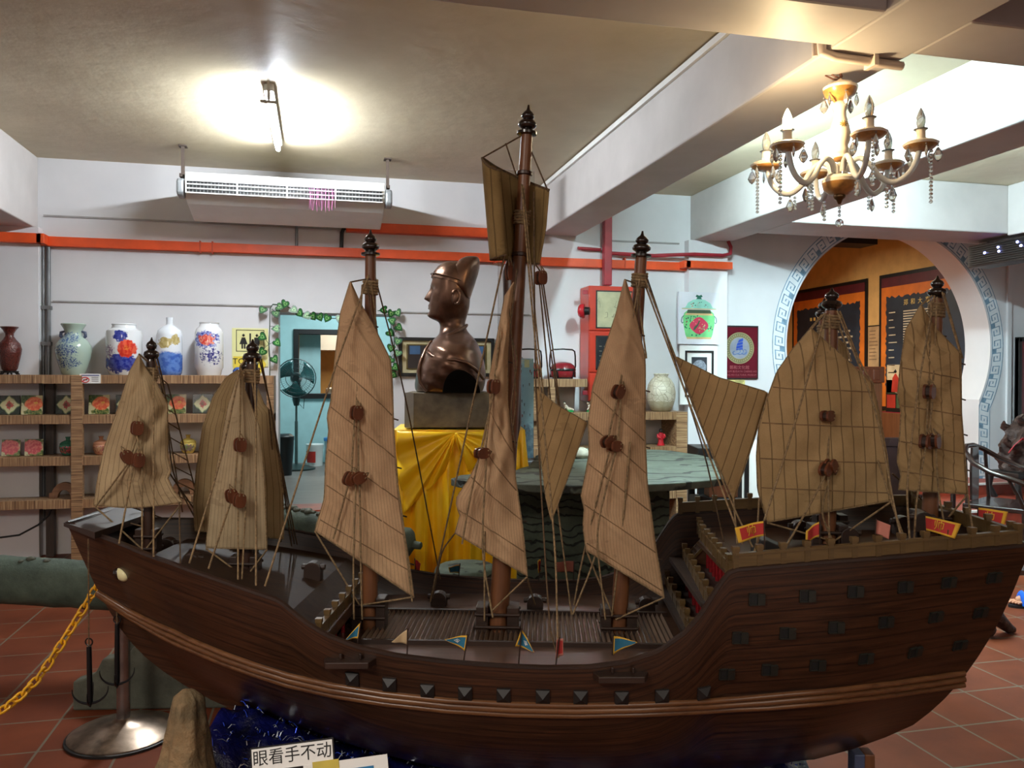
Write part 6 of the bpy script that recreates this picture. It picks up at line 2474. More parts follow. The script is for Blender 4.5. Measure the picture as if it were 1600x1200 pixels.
# hat: dome with a band and the tall rear flap
b = MB()
hat = [(434, 674.5, 734, 31.5), (430, 676, 733.5, 31.5), (424, 679.5, 732, 30), (417, 685, 729, 26), (412, 693, 724, 19), (409.5, 703, 716, 9)]
vs = []
for py, fx, bx, hw_ in hat:
    f0, z = ph(fx - 1.4, py + (0 if py < 430 else 0))
    f1, _ = ph(bx + 1.0, py)
    for j in range(40):
        t_ = 2 * PI * j / 40
        c_, s_ = math.cos(t_), math.sin(t_)
        tilt = (1 - c_) / 2 * 18 * U if py >= 430 else (1 - c_) / 2 * 18 * U * max(0, (py - 410) / 24)
        vs.append(((f0 + f1) / 2 + (f0 - f1) / 2 * c_, (hw_ + 1.2) * U * s_, z - tilt))
b.add(vs, [(i * 40 + j, i * 40 + (j + 1) % 40, (i + 1) * 40 + (j + 1) % 40, (i + 1) * 40 + j) for i in range(len(hat) - 1) for j in range(40)] + [tuple(range((len(hat) - 1) * 40, len(hat) * 40)), tuple(range(39, -1, -1))])
hato = b.build('hat', M['bronze'], bust, smooth=60)
b = MB()
b.tube([Vector((vs[j][0] * 1.0, vs[j][1] * 1.01, vs[j][2] + 5.5 * U)) for j in range(40)], 0.9 * U, 5, closed=True)
b.build('hat_band', M['bronze'], hato, smooth=60)


fl_rows = [(466, 730, 734.5, 22), (458, 725, 737, 27), (448, 708, 740.5, 30), (438, 702, 743.5, 30), (428, 700, 746.5, 29), (418, 706, 748.8, 27), (411, 713, 749.6, 24), (405.5, 719, 748.8, 20), (402, 726, 746.5, 14), (400.5, 733, 743, 6)]
vs = []
for py, fx, bx, hw_ in fl_rows:
    f0, z = ph(fx, py)
    f1, _ = ph(bx, py)
    for j in range(32):
        t_ = 2 * PI * j / 32
        c_, s_ = math.cos(t_), math.sin(t_)
        x = (f0 + f1) / 2 + (f0 - f1) / 2 * math.copysign(abs(c_) ** 0.7, c_)
        y = hw_ * U * math.copysign(abs(s_) ** 0.8, s_)
        vs.append((x + 7 * U * (y / (30 * U)) ** 2, y, z))
b = MB()
b.add(vs, [(i * 32 + j, i * 32 + (j + 1) % 32, (i + 1) * 32 + (j + 1) % 32, (i + 1) * 32 + j) for i in range(len(fl_rows) - 1) for j in range(32)] + [tuple(range(31, -1, -1)), tuple(range((len(fl_rows) - 1) * 32, len(fl_rows) * 32))])
b.build('hat_flap', M['bronze'], bust, smooth=70)
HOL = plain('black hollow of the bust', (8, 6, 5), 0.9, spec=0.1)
# collar, cape edge and robe border, the cut of the arm
b = MB()


def surf(px, py, lat):
    x, z = ph(px, py)
    return Vector((x, lat * U, z))


def hug(pts, r, s=1):
    b.tube([surf(a, c, l * s) for a, c, l in pts], [q * U for q in r], 8)


for s in (1, -1):
    hug([(729, 508, 4), (725, 512, 16), (712, 519, 30), (695, 529, 38), (680, 537, 40), (672, 546, 36)], [2.4, 3, 3, 3, 3, 2], s)
    hug([(672, 547, 38), (668, 552, 60), (676, 559, 76), (690, 564, 88), (708, 564, 96), (724, 568, 97), (738, 578, 92), (750, 592, 78)], [1.5, 2.8, 3, 2.8, 2.6, 2.6, 2.6, 2.2], s)
    hug([(674, 534, 22), (666, 548, 36), (658, 566, 46), (655, 582, 52), (658, 598, 58), (668, 611, 66)], [2, 3, 3.4, 3.4, 3.2, 3], s)
b.build('robe_edge', M['bronze'], bust, smooth=60)
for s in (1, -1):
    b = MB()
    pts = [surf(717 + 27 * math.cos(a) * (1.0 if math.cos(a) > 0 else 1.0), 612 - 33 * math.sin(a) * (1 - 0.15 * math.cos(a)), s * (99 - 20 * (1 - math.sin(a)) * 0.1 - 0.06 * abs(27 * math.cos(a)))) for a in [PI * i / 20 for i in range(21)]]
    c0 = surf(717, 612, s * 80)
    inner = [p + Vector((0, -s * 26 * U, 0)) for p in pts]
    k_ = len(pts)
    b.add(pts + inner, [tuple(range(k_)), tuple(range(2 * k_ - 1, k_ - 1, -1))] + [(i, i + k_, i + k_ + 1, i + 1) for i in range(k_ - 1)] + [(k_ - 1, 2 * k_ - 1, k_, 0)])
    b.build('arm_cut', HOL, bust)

# the box the bust stands on
PL, PR_ = VD(640, 640, 5.47), VD(771, 640, 5.47)
bxz1 = bz0 - 0.001
bxz0 = VD(700, 668, 5.48).z
t = thing('plinth_box', 'low dark grey box under the bronze bust', 'plinth', ((PL.x + PR_.x) / 2, 5.0 + 0.28, bxz0), 0.0)
ww = (PR_ - PL).length / 2
b = MB()
b.box(-ww, ww, -0.30, 0.30, 0, bxz1 - bxz0)
PLN = plain('dark grey stone effect', (100, 92, 76), 0.5, var=0.2, scale=12, bump=0.15)
tl = b.build('block', PLN, t, bevel=0.006)
t.location = Vector((PL.x + (b0.x - PL.x), 0, bxz0))
t.location.x = b0.x
t.location.y = b0.y
t.rotation_euler.z = -YAW * 0.75
b = MB()
b.box(-ww - 0.006, -ww + 0.05, -0.306, -0.30, 0.0, bxz1 - bxz0, 0)
b.box(-ww - 0.012, -ww, -0.28, 0.28, 0.004, bxz1 - bxz0 - 0.004, 0)
b.build('box_side', plain('lighter grey box side', (132, 132, 130), 0.5), t)  # left side of the box, coloured lighter than the block

# yellow cloth over the table
YC = NT('golden yellow satin').set(0.36)
YC.col(YC.ramp(YC.noise(YC.coord(), 3, 3), [(0.3, (250, 190, 14)), (0.7, (255, 214, 40))]))
TC = VD(718, 668, 5.75)
tz = bxz0 - 0.012
t = thing('draped_table', 'yellow satin draped table carrying the bronze bust', 'table', (TC.x, TC.y, 0), -YAW * 0.75)
TW_, TD_ = 0.44, 0.34
b = MB()
b.box(-TW_ + 0.04, TW_ - 0.04, -TD_ + 0.04, TD_ - 0.04, 0, tz - 0.012)
b.build('table_body', M['darkwood'], t)
b = MB()


def perim(s):
    L4 = [2 * TW_, 2 * TD_, 2 * TW_, 2 * TD_]
    d = s * sum(L4)
    c = [(-TW_, -TD_), (TW_, -TD_), (TW_, TD_), (-TW_, TD_)]
    for i in range(4):
        if d <= L4[i] or i == 3:
            f_ = min(1, d / L4[i])
            a, e = c[i], c[(i + 1) % 4]
            nn = [(0, -1), (1, 0), (0, 1), (-1, 0)][i]
            return lerp(a[0], e[0], f_), lerp(a[1], e[1], f_), nn
        d -= L4[i]


def skirt(u, v):
    x, y, nn = perim(v % 1.0)
    amp = 0.028 * min(1, u * 2.2) + 0.012 * u
    w_ = amp * (math.sin(v * 2 * PI * 19) + 0.5 * math.sin(v * 2 * PI * 43 + 1)) + 0.05 * u
    return Vector((x + nn[0] * w_, y + nn[1] * w_, tz - u * (tz - 0.03)))


b.grid(skirt, 26, 260, 0, wrap=True)
b.box(-TW_, TW_, -TD_, TD_, tz - 0.006, tz)
b.build('skirt', YC.mat, t, smooth=70)
# two swags gathered at one point on the front edge
gx = -6 * 5.4 / F_PX
Gp = Vector((gx, -TD_ - 0.05, tz - 0.01))


def swag(outl, name, n_f):
    lens = polyline(outl)

    def fn(u, v):
        x, z = lens(v)
        e = Vector((x, -TD_ - 0.035, z))
        p = Gp.lerp(e, u)
        wv_ = math.sin(v * PI * 2 * n_f)
        p.y -= (0.03 * math.sin(PI * min(1, u * 1.05)) + 0.022 * wv_ * (0.35 + 0.65 * u) * min(1, u * 4) + 0.02)
        p.z -= 0.006 * wv_ * u
        return p
    bb = MB()
    bb.grid(fn, 20, 70)
    bb.build(name, YC.mat, t, smooth=80, solid=-0.003)


def lx(px):
    return (px - 718) * 5.4 / F_PX


def lz(py):
    return EYE - (py - 588) * 5.4 / F_PX


swag([(lx(622), tz), (lx(621), lz(700)), (lx(624), lz(740)), (lx(634), lz(797)), (lx(655), lz(778)), (lx(680), lz(752)), (lx(697), lz(735)), (lx(704), lz(712)), (lx(709), lz(690))], 'swag', 4.5)
swag([(lx(808), tz), (lx(813), lz(700)), (lx(812), lz(735)), (lx(790), lz(745)), (lx(765), lz(740)), (lx(748), lz(722)), (lx(732), lz(735)), (lx(722), lz(712)), (lx(714), lz(690))], 'swag', 4.5)

# ------------------------------------------------------------------ carved stone table
def m_stone(name, c0, c1, carve=0.0, sc_=3.0):
    m = NT(name).set(0.75)
    f = m.noise(m.coord(), 6, 6, 0.65)
    c = m.ramp(f, [(0.3, c0), (0.7, c1)])
    if carve:
        wv_ = m.n('ShaderNodeTexWave', wave_type='RINGS')
        wv_.inputs['Scale'].default_value = sc_
        wv_.inputs['Distortion'].default_value = 9.0
        wv_.inputs['Detail'].default_value = 3.0
        wv_.inputs['Detail Scale'].default_value = 1.2
        m.link(m.coord(), wv_.inputs['Vector'])
        g = m.ramp(wv_.outputs['Fac'], [(0.06, (0, 0, 0)), (0.16, (255, 255, 255))])
        c = m.mix(m.math('MULTIPLY', m.math('SUBTRACT', 1.0, g), 0.9), c, tuple(int(x * 0.35) for x in c0))
        m.bump(m.math('ADD', g, m.math('MULTIPLY', f, 0.5)), carve, 0.012)
    else:
        m.bump(f, 0.6, 0.02)
    m.col(c)
    return m.mat


TOPZ = 0.90
ST1 = m_stone('grey green carved stone', (58, 64, 54), (90, 98, 86), 0.8, 2.6)
ST2 = m_stone('dark green carved stone', (52, 64, 52), (92, 104, 86), 0.8, 6.0)
outl = [(705, 747), (722, 751), (760, 754), (820, 757), (900, 759), (980, 758), (1050, 755), (1110, 750), (1145, 744), (1152, 737), (1135, 724), (1100, 712), (1050, 704), (980, 700), (900, 700), (850, 703), (838, 712), (826, 728), (790, 739), (750, 740), (720, 742)]
pts = [atZ(a, c, TOPZ) for a, c in outl]
cen = sum(pts, Vector((0, 0, 0))) / len(pts)
t = thing('stone_table', 'long grey green carved stone table on a carved block behind the masts', 'table', (cen.x, cen.y, 0))
b = MB()
poly = []
for i in range(len(pts)):
    for q in (0, 0.33, 0.66):
        p = pts[i].lerp(pts[(i + 1) % len(pts)], q)
        poly.append((p.x - cen.x + RND.uniform(-0.008, 0.008), p.y - cen.y + RND.uniform(-0.008, 0.008)))
b.prism(poly, 0.045, 0, None, 'z', TOPZ - 0.045)
b.build('table_top', ST1, t, bevel=0.006)
q0, q1 = VD(822, 800, 5.2), VD(1058, 800, 5.2)
bc = (q0 + q1) / 2 - Vector((cen.x, cen.y, 0))
b = MB()
wb = (q1 - q0).length / 2
Tm = Matrix.Translation((bc.x, bc.y + 0.25, 0)) @ Matrix.Rotation(-YAW, 4, 'Z')
b.box(-wb, wb, -0.3, 0.3, 0, TOPZ - 0.046, 0, Tm)
b.box(-wb - 0.02, wb + 0.02, -0.32, 0.32, 0.0, 0.05, 0, Tm)
b.box(-wb - 0.015, wb + 0.015, -0.315, 0.315, TOPZ - 0.10, TOPZ - 0.046, 0, Tm)
b.build('pedestal', ST2, t, bevel=0.01)
P = VD(728, 880, 4.6)
b = MB()
b.lathe([(0.16, 0), (0.19, 0.04), (0.21, 0.2), (0.19, 0.36), (0.17, 0.42), (0.15, 0.43)], 28)
tag(b.build('stone_stool', ST2, smooth=45, loc=(P.x, P.y, 0)), 'dark green carved stone drum stool in front of the yellow cloth', 'stool')
P = VD(1060, 900, 4.55)
b = MB()
b.lathe([(0.16, 0), (0.19, 0.04), (0.21, 0.2), (0.19, 0.34), (0.17, 0.40), (0.15, 0.41)], 28)
tag(b.build('stone_stool', ST2, smooth=45, loc=(P.x - 0.2, P.y, 0)), 'dark green carved stone drum stool under the right half of the stone table', 'stool')
# rough stone lying on the table
P = atZ(905, 716, TOPZ)
b = MB()
b.ball((0, 0, 0.03), 0.06, 0, 10, 14, sx=1.3, sy=1, sz=0.8)
for p in b.v:
    p.z = max(0.0, p.z + RND.uniform(-0.008, 0.008))
tag(b.build('rough_stone', m_stone('pale rough stone', (150, 146, 128), (190, 186, 168)), smooth=60, loc=(P.x, P.y, TOPZ + 0.001)), 'rough pale stone lying on the stone table', 'stone')

# ------------------------------------------------------------------ cannons
PAT = m_stone('green bronze patina', (44, 56, 48), (84, 98, 84))
PATW = m_stone('weathered grey green timber', (58, 60, 50), (96, 98, 84))


def cannon(lab, A, Bq, r, ring_m=0.0):
    A, Bq = Vector(A), Vector(Bq)
    L_ = (Bq - A).length
    q = Vector((0, 0, 1)).rotation_difference((Bq - A).normalized()).to_matrix().to_4x4()
    t = thing('cannon', lab, 'cannon', (A.x, A.y, 0))
    T_ = Matrix.Translation((0, 0, A.z)) @ q
    b = MB()
    prof = [(0.001, -0.08), (r * 0.25, -0.07), (r * 0.3, -0.03), (r * 0.9, 0), (r * 1.05, 0.02), (r * 1.05, 0.07), (r * 0.98, 0.09)]
    k = 26
    for i in range(k + 1):
        prof.append((lerp(r * 0.98, r * 0.86, i / k), lerp(0.1, L_ - 0.1, i / k)))
    prof += [(r * 1.0, L_ - 0.08), (r * 1.04, L_ - 0.02), (r * 0.9, L_), (r * 0.5, L_), (r * 0.48, L_ - 0.15), (0.001, L_ - 0.16)]
    b.lathe(prof, 30, 0, T=T_)
    for v_ in b.v:
        n_ = math.sin(v_.x * 37) * math.sin(v_.y * 41 + v_.z * 29)
        v_ += Vector((0, 0, 0.004 * n_))
    b.build('barrel', PAT, t, smooth=50)
    # rough crust along the top of the barrel
    b = MB()
    for i in range(34):
        u = RND.uniform(0.05, 0.95)
        a = RND.uniform(-0.45, 0.45)
        p = T_ @ Vector((0, 0, u * L_))
        side = (Bq - A).cross(Vector((0, 0, 1))).normalized()
        b.ball(p + Vector((0, 0, r * 0.9 * math.cos(a))) + side * r * 0.9 * math.sin(a), RND.uniform(0.014, 0.03), 0, 5, 7, sz=0.6)
    b.build('crust', PATW, t, smooth=60)
    return t, T_, L_


cA = VD(-260, 890, 3.95)
cB = VD(430, 930, 4.15)
ct, T_, L_ = cannon('green bronze cannon on a stepped carriage behind the ship bow', cB, cA, 0.128)
# stepped carriage cheeks
prof_px = [(0, 0), (0, 0.13), (0.07, 0.15), (0.10, 0.17), (0.13, 0.23), (0.24, 0.245), (0.30, 0.33), (0.36, 0.36), (0.62, 0.38), (0.78, 0.37), (0.84, 0.30), (0.95, 0.28), (0.95, 0)]
Pq = atZ(113, 1111, 0)
for dy_ in (0.0, 0.24):
    b = MB()
    base = Pq + RTH * 0.0 + Vector((math.sin(YAW), math.cos(YAW), 0)) * dy_ - Vector((ct.location.x, ct.location.y, 0))
    Tc = Matrix.Translation(base) @ Matrix.Rotation(-YAW + 0.05, 4, 'Z')
    b.prism(prof_px, 0.075, 0, Tc, 'y', 0)
    b.build('carriage_cheek', PATW, ct, bevel=0.01)
b = MB()
Tc = Matrix.Translation(Pq - Vector((ct.location.x, ct.location.y, 0))) @ Matrix.Rotation(-YAW + 0.05, 4, 'Z')
b.box(0.12, 0.2, 0.075, 0.24, 0.03, 0.11, 0, Tc)
b.box(0.7, 0.78, 0.075, 0.24, 0.03, 0.2, 0, Tc)
b.box(0.42, 0.56, 0.05, 0.26, 0.34, 0.42, 0, Tc)
b.build('cross_beam', PATW, ct, bevel=0.008)
A2, B2 = VD(395, 800, 4.9), VD(640, 850, 4.6)
t, T_, L_ = cannon('second green bronze cannon lying behind the fore deck', B2, A2, 0.085)
b = MB()
for u in (0.25, 0.75):
    p = (Vector(B2).lerp(Vector(A2), u)) - Vector((B2.x, B2.y, 0))
    b.box(p.x - 0.06, p.x + 0.06, p.y - 0.14, p.y + 0.14, 0, p.z - 0.06)
b.build('trestle', PATW, t, bevel=0.008)

# ------------------------------------------------------------------ stanchion with its yellow chain
P = atZ(193, 1148, 0)
t = thing('stanchion', 'chrome post on a round steel base beside the ship bow', 'stanchion', P)
CH = plain('worn chrome steel', (150, 148, 146), 0.22, 0.9, var=0.2, scale=14)
b = MB()
b.lathe([(0.205, 0), (0.212, 0.004), (0.212, 0.016), (0.19, 0.026), (0.10, 0.052), (0.045, 0.062), (0.03, 0.075)], 40)
b.build('base', plain('scuffed steel base', (138, 122, 108), 0.3, 0.85, var=0.3, scale=12), t, smooth=40)
b = MB()
b.lathe([(0.212, -0.001), (0.222, 0.0), (0.222, 0.010), (0.212, 0.012)], 40)
b.build('base_ring', M['black'], t, smooth=40)
b = MB()
b.lathe([(0.027, 0.06), (0.0265, 0.70), (0.03, 0.705), (0.03, 0.72), (0.02, 0.74), (0.001, 0.748)], 20)
post = b.build('post', CH, t, smooth=50)
b = MB()
b.tube([Vector((0.045 + 0.015 * math.cos(a), 0, 0.69 + 0.015 * math.sin(a))) for a in [2 * PI * i / 12 for i in range(12)]], 0.004, 6, closed=True)
b.tube([Vector((-0.045 + 0.015 * math.cos(a), 0, 0.69 + 0.015 * math.sin(a))) for a in [2 * PI * i / 12 for i in range(12)]], 0.004, 6, closed=True)
b.build('hook_ring', CH, post, smooth=60)
cp = [P + Vector((-0.055, 0, 0.68)), VD(150, 918, 3.32), VD(128, 955, 3.26), VD(100, 1000, 3.2), VD(62, 1058, 3.1), VD(30, 1090, 3.0), VD(0, 1112, 2.92), VD(-50, 1140, 2.8), VD(-130, 1150, 2.62), VD(-260, 1080, 2.4)]
fine = []
for i in range(len(cp) - 1):
    for q in range(20):
        fine.append(cp[i].lerp(cp[i + 1], q / 20))
for _ in range(20):
    fine = [fine[0]] + [(fine[i - 1] + fine[i] * 2 + fine[i + 1]) / 4 for i in range(1, len(fine) - 1)] + [fine[-1]]
YCH = plain('yellow chain plastic', (226, 166, 26), 0.4)
b = MB()
acc, last, nlink = 0.0, fine[0], 0
PITCH_L = 0.036
for p, q in zip(fine, fine[1:]):
    acc += (q - p).length
    if acc >= PITCH_L:
        acc = 0
        d = (q - last).normalized()
        c = (q + last) / 2
        last = q.copy()
        side = d.cross(Vector((0.3, 0.2, 1))).normalized()
        if nlink % 2:
            side = d.cross(side)
        nlink += 1
        ov = []
        for i in range(14):
            a = 2 * PI * i / 14
            ov.append(c + d * (0.0165 * math.cos(a) + math.copysign(0.009, math.cos(a))) + side * 0.0145 * math.sin(a))
        b.tube(ov, 0.0052, 6, closed=True)
tag(b.build('barrier_chain', YCH, smooth=70), 'yellow plastic chain hanging from the chrome post towards the left', 'chain')
P2 = Vector((fine[-1].x, fine[-1].y, 0))
st2 = dup(t, P2 + Vector((-0.05, 0, 0)), None, 'chrome post at the far left end of the yellow chain')

# ------------------------------------------------------------------ the table under the ship, its blue cloth, rock and notices
t = thing('display_table', 'display table under the ship, hidden by the blue glittering cloth', 'table', SHIP, -SYAW)
TZ = 0.335
b = MB()
b.box(-0.98, 0.80, -0.30, 0.30, TZ - 0.03, TZ)
b.build('table_top', M['darkwood'], t, bevel=0.004)
LEGM = plain('blue grey leg', (70, 80, 108), 0.4)
lp = S(1346, 1185, -0.05)
for x, y in ((0.75, -0.24), (-0.92, -0.24), (0.75, 0.24), (-0.92, 0.24)):
    b = MB()
    b.box(x - 0.026, x + 0.0, y - 0.024, y + 0.024, 0, TZ - 0.03, 0)
    b.box(x + 0.0, x + 0.026, y - 0.022, y + 0.022, 0, TZ - 0.03, 1)
    b.build('leg', [LEGM, M['mast']], t, bevel=0.003)
for x in (-0.45, 0.1, 0.6):
    b = MB()
    b.box(x - 0.04, x + 0.04, -0.13, 0.13, TZ, 0.372)
    b.build('cradle', M['darkwood'], t)

sp_ = thing('support_post', 'blue grey and wooden support post under the ship stern', 'post', SHIP + RTH * lp.x + FWH * -0.05, -SYAW)
zt_ = 0.475
b = MB()
b.box(-0.028, 0.0, -0.026, 0.026, 0, zt_)
b.build('blue_half', LEGM, sp_, bevel=0.003)
b = MB()
b.box(0.0, 0.028, -0.024, 0.024, 0, zt_)
b.build('wooden_half', M['mast'], sp_, bevel=0.003)

from mathutils.bvhtree import BVHTree
hv = [tuple(v.co) for v in hull.data.vertices]
hf = [tuple(p.vertices) for p in hull.data.polygons]
bvh = BVHTree.FromPolygons(hv, hf)


def cloth_z(x, y):
    heap = sm([(-0.98, 0.56), (-0.85, 0.60), (-0.7, 0.545), (-0.5, 0.47), (-0.2, 0.41), (0.2, 0.40), (0.6, 0.40), (1.0, 0.37)], x)
    heap += 0.012 * math.sin(23 * x + 9 * y) + 0.010 * math.sin(41 * y - 17 * x) + 0.008 * math.sin(57 * x + 31 * y)
    if y < -0.24:
        heap -= (-(y + 0.24)) * 0.45
    if y > 0.28:
        heap -= (y - 0.28) * 0.55
    hit = bvh.ray_cast(Vector((x, y, 0.0)), Vector((0, 0, 1)))
    if hit[0] is not None:
        heap = min(heap, hit[0].z - 0.012)
    return max(heap, TZ + 0.004)


BC = NT('deep blue tinsel cloth').set(0.35)
BC.col(BC.ramp(BC.noise(BC.coord(), 16, 5), [(0.35, (4, 6, 30)), (0.65, (12, 18, 84))]))
BC.bump(BC.noise(BC.coord(), 60, 4), 0.6, 0.01)


def cloth(u, v):
    x = lerp(-0.86, 0.76, v)
    w_ = u * 1.5 - 0.25                                # below 0 and above 1: the hanging sides
    y = lerp(-0.33, 0.36, max(0, min(1, w_)))
    z = cloth_z(x, y)
    if w_ < 0:
        f_ = -w_ / 0.25
        y -= 0.03 * f_ + 0.018 * math.sin(x * 37) * f_
        z = lerp(z, 0.03, f_)
    if w_ > 1:
        f_ = (w_ - 1) / 0.25
        y += 0.03 * f_ + 0.018 * math.sin(x * 31) * f_
        z = lerp(z, 0.03, f_)
    return Vector((x, y, z))


b = MB()
b.grid(cloth, 60, 110)
o = b.build('tinsel_cloth', BC.mat, smooth=70, loc=SHIP, rz=-SYAW, solid=-0.004)
tag(o, 'deep blue glittering cloth heaped on the table under the ship', 'cloth')
b = MB()
for i in range(1500):
    x, y = RND.uniform(-0.84, 0.75), RND.uniform(-0.37, 0.1) if i % 4 else RND.uniform(-0.40, -0.2)
    z = cloth_z(x, y) if y > -0.33 else RND.uniform(0.05, cloth_z(x, -0.33))
    a = RND.uniform(0, 2 * PI)
    l = RND.uniform(0.010, 0.028)
    d = Vector((math.cos(a), math.sin(a), RND.uniform(-0.5, 0.7))) * l
    c = Vector((x, y - (0.0 if y > -0.33 else 0.005), z + 0.006))
    s_ = Vector((-math.sin(a), math.cos(a), RND.uniform(-1, 1))) * 0.0011
    mid = c + d * 0.5 + Vector((0, 0, 0.005))
    b.add([c - s_, c + s_, mid + s_, mid - s_, c + d + s_, c + d - s_], [(0, 1, 2, 3), (3, 2, 4, 5)], i % 3)
o = b.build('tinsel_strands', [plain('blue tinsel', (60, 90, 230), 0.2, 0.5), plain('silver tinsel', (210, 220, 245), 0.2, 0.5), plain('navy tinsel', (20, 30, 120), 0.15, 0.5)], loc=SHIP, rz=-SYAW)
tag(o, 'loose blue and silver tinsel strands scattered over the dark blue cloth', 'tinsel', kind='stuff')

# painted rock at the left end of the table
rk = MB()
rp = S(292, 1100, -0.47)
prof = [(0.085, 0.0), (0.098, 0.10), (0.105, 0.25), (0.10, 0.38), (0.088, 0.48), (0.070, 0.56), (0.052, 0.62), (0.042, 0.70), (0.032, 0.755), (0.012, 0.775)]
fine_p = []
for i in range(len(prof) - 1):
    for q in range(4):
        fine_p.append((lerp(prof[i][0], prof[i + 1][0], q / 4), lerp(prof[i][1], prof[i + 1][1], q / 4)))
fine_p.append(prof[-1])
rk.lathe(fine_p, 36)
for p in rk.v:
    a = math.atan2(p.y, p.x)
    f_ = 1 + 0.13 * math.sin(3 * a + p.z * 9) + 0.07 * math.sin(7 * a - p.z * 23) + 0.04 * math.sin(13 * a + p.z * 41)
    p.x = p.x * f_ + 0.03 * (0.7 - p.z) * -0.6
    p.y = p.y * f_
RK = NT('painted ochre rock').set(0.8)
cc = RK.ramp(RK.noise(RK.coord(), 9, 6, 0.65), [(0.25, (56, 50, 34)), (0.45, (112, 94, 66)), (0.6, (140, 114, 80)), (0.75, (158, 136, 48))])
RK.col(cc)
RK.bump(RK.noise(RK.coord(), 22, 6), 0.8, 0.02)
tag(rk.build('painted_rock', RK.mat, smooth=60, loc=SHIP + RTH * rp.x + FWH * (rp.y), rz=0), 'upright ochre painted rock at the left end of the blue cloth', 'rock')

# notices in front of the cloth
ND = 1.70
a0, a1, a2 = VD(391, 1169, ND), VD(521, 1152, ND), VD(396, 1210, ND)


def card(name, lab, tl_, tr_, h_, mats, draw, tilt=-0.25):
    xa_ = (tr_ - tl_)
    wd = xa_.length
    xa_.normalize()
    nrm = Vector((-math.sin(YAW), -math.cos(YAW), 0)).normalized()
    nrm = (nrm + Vector((0, 0, 0.25))).normalized()
    za_ = nrm.cross(xa_).normalized()
    ya_ = za_.cross(xa_).normalized()
    if za_.z < 0:
        za_ = -za_
        ya_ = -ya_
    if ya_.y < 0:
        ya_ = -ya_
    c = tl_ + xa_ * wd / 2 - za_ * h_ / 2
    b = MB()
    draw(b, wd, h_)
    o = b.build(name, mats)
    o.matrix_world = Matrix(((xa_.x, ya_.x, za_.x, c.x), (xa_.y, ya_.y, za_.y, c.y), (xa_.z, ya_.z, za_.z, c.z), (0, 0, 0, 1)))
    return tag(o, lab, 'notice')


def d1(b, w_, h_):
    b.box(-w_ / 2, w_ / 2, -0.0015, 0.0015, -h_ / 2, h_ / 2, 1)
    b.box(-w_ / 2 + 0.003, w_ / 2 - 0.003, -0.0022, 0, -h_ / 2 + 0.003, h_ / 2 - 0.003, 0)
    add_text(b, '眼看手不动', 0.0335, (0, -0.0027, 0.001), 2)


def d2(b, w_, h_):
    b.box(-w_ / 2, w_ / 2, -0.0015, 0.0015, -h_ / 2, h_ / 2, 0)
    b.box(-w_ / 2 + 0.012, w_ / 2 - 0.03, -0.0024, 0, -h_ / 2 + 0.012, h_ / 2 - 0.018, 1)
    b.box(-w_ / 2 + 0.02, -w_ / 2 + 0.075, -0.0034, 0, h_ / 2 - 0.016, h_ / 2 + 0.004, 2)
    b.box(-w_ / 2 + 0.09, w_ / 2 - 0.05, -0.003, 0, -h_ / 2 + 0.02, -h_ / 2 + 0.045, 0)


card('notice', 'white card with five black Chinese characters before the blue cloth', a0, a1, 0.05, [M['white'], M['black'], plain('notice black ink', (14, 14, 14), 0.6)], d1)
card('picture_notice', 'white card with a blue picture held by yellow tape', VD(474, 1196, ND - 0.012), VD(605, 1178, ND - 0.012), 0.115, [M['white'], plain('picture blue', (40, 120, 170), 0.5), plain('yellow tape', (200, 180, 80), 0.4)], d2)
t = thing('notice_stand', 'thin dark stand holding the notice cards before the blue cloth', 'stand', Vector((0, 0, 0)))
sp = VD(480, 1240, ND + 0.035)
b = MB()
b.tube([Vector((sp.x, sp.y, 0)), Vector((sp.x, sp.y, sp.z))], 0.009, 8)
b.build('pole', M['black'], t)
b = MB()
b.lathe([(0.10, 0), (0.10, 0.008), (0.02, 0.015)], 24, c=(sp.x, sp.y, 0))
b.build('base', M['black'], t, smooth=40)
b = MB()
xa_ = RTH
b.add([sp + xa_ * q + Vector((0, 0, z_)) + FWH * e for e in (0.0, 0.006) for q, z_ in ((-0.09, -0.03), (0.12, -0.03), (0.12, 0.06), (-0.09, 0.06))], [(0, 1, 2, 3), (7, 6, 5, 4), (0, 4, 5, 1), (1, 5, 6, 2), (2, 6, 7, 3), (3, 7, 4, 0)])
b.build('board', M['black'], t)


# ------------------------------------------------------------------ chandelier under the middle beam
CX, CY = 2.27, 3.20
CROOT = Vector((CX, CY, ZB))
CDEP = (CROOT - Vector((0, 0, EYE))).dot(_f)
CK = CDEP / F_PX
ch = thing('chandelier', 'six-armed white and gold chandelier with crystal drops under the beam', 'chandelier', CROOT, -YAW)


def cz(py):
    """photo row -> height in the chandelier's own frame"""
    p = Vector((0, 0, EYE)) + ray(1310, py) * CDEP
    return p.z - ZB


PORC = plain('glossy cream porcelain', (232, 220, 200), 0.2, var=0.03, coat=0.5)
GOLD = plain('amber gold band', (178, 128, 70), 0.3, var=0.15, scale=30, coat=0.4)
CRY = NT('crystal glass').set(0.03)
CRY.b.inputs['Transmission Weight'].default_value = 0.85
CRY.b.inputs['IOR'].default_value = 1.5
CRY.b.inputs['Base Color'].default_value = (0.93, 0.95, 0.97, 1)
CRY = CRY.mat
ARMG = NT('milky glass arm').set(0.15)
ARMG.col((226, 226, 222))
ARMG.b.inputs['Transmission Weight'].default_value = 0.35
ARMG = ARMG.mat
SPRIG = plain('gold sprig decoration', (150, 120, 50), 0.4)
b = MB()
k = CK
b.lathe([(0.004, cz(122)), (5 * k, cz(126)), (20 * k, cz(132)), (26 * k, cz(137)), (25.5 * k, cz(141))], 30, 0)
b.lathe([(25.5 * k, cz(141)), (22 * k, cz(150)), (12 * k, cz(155)), (9 * k, cz(160))], 30, 1)
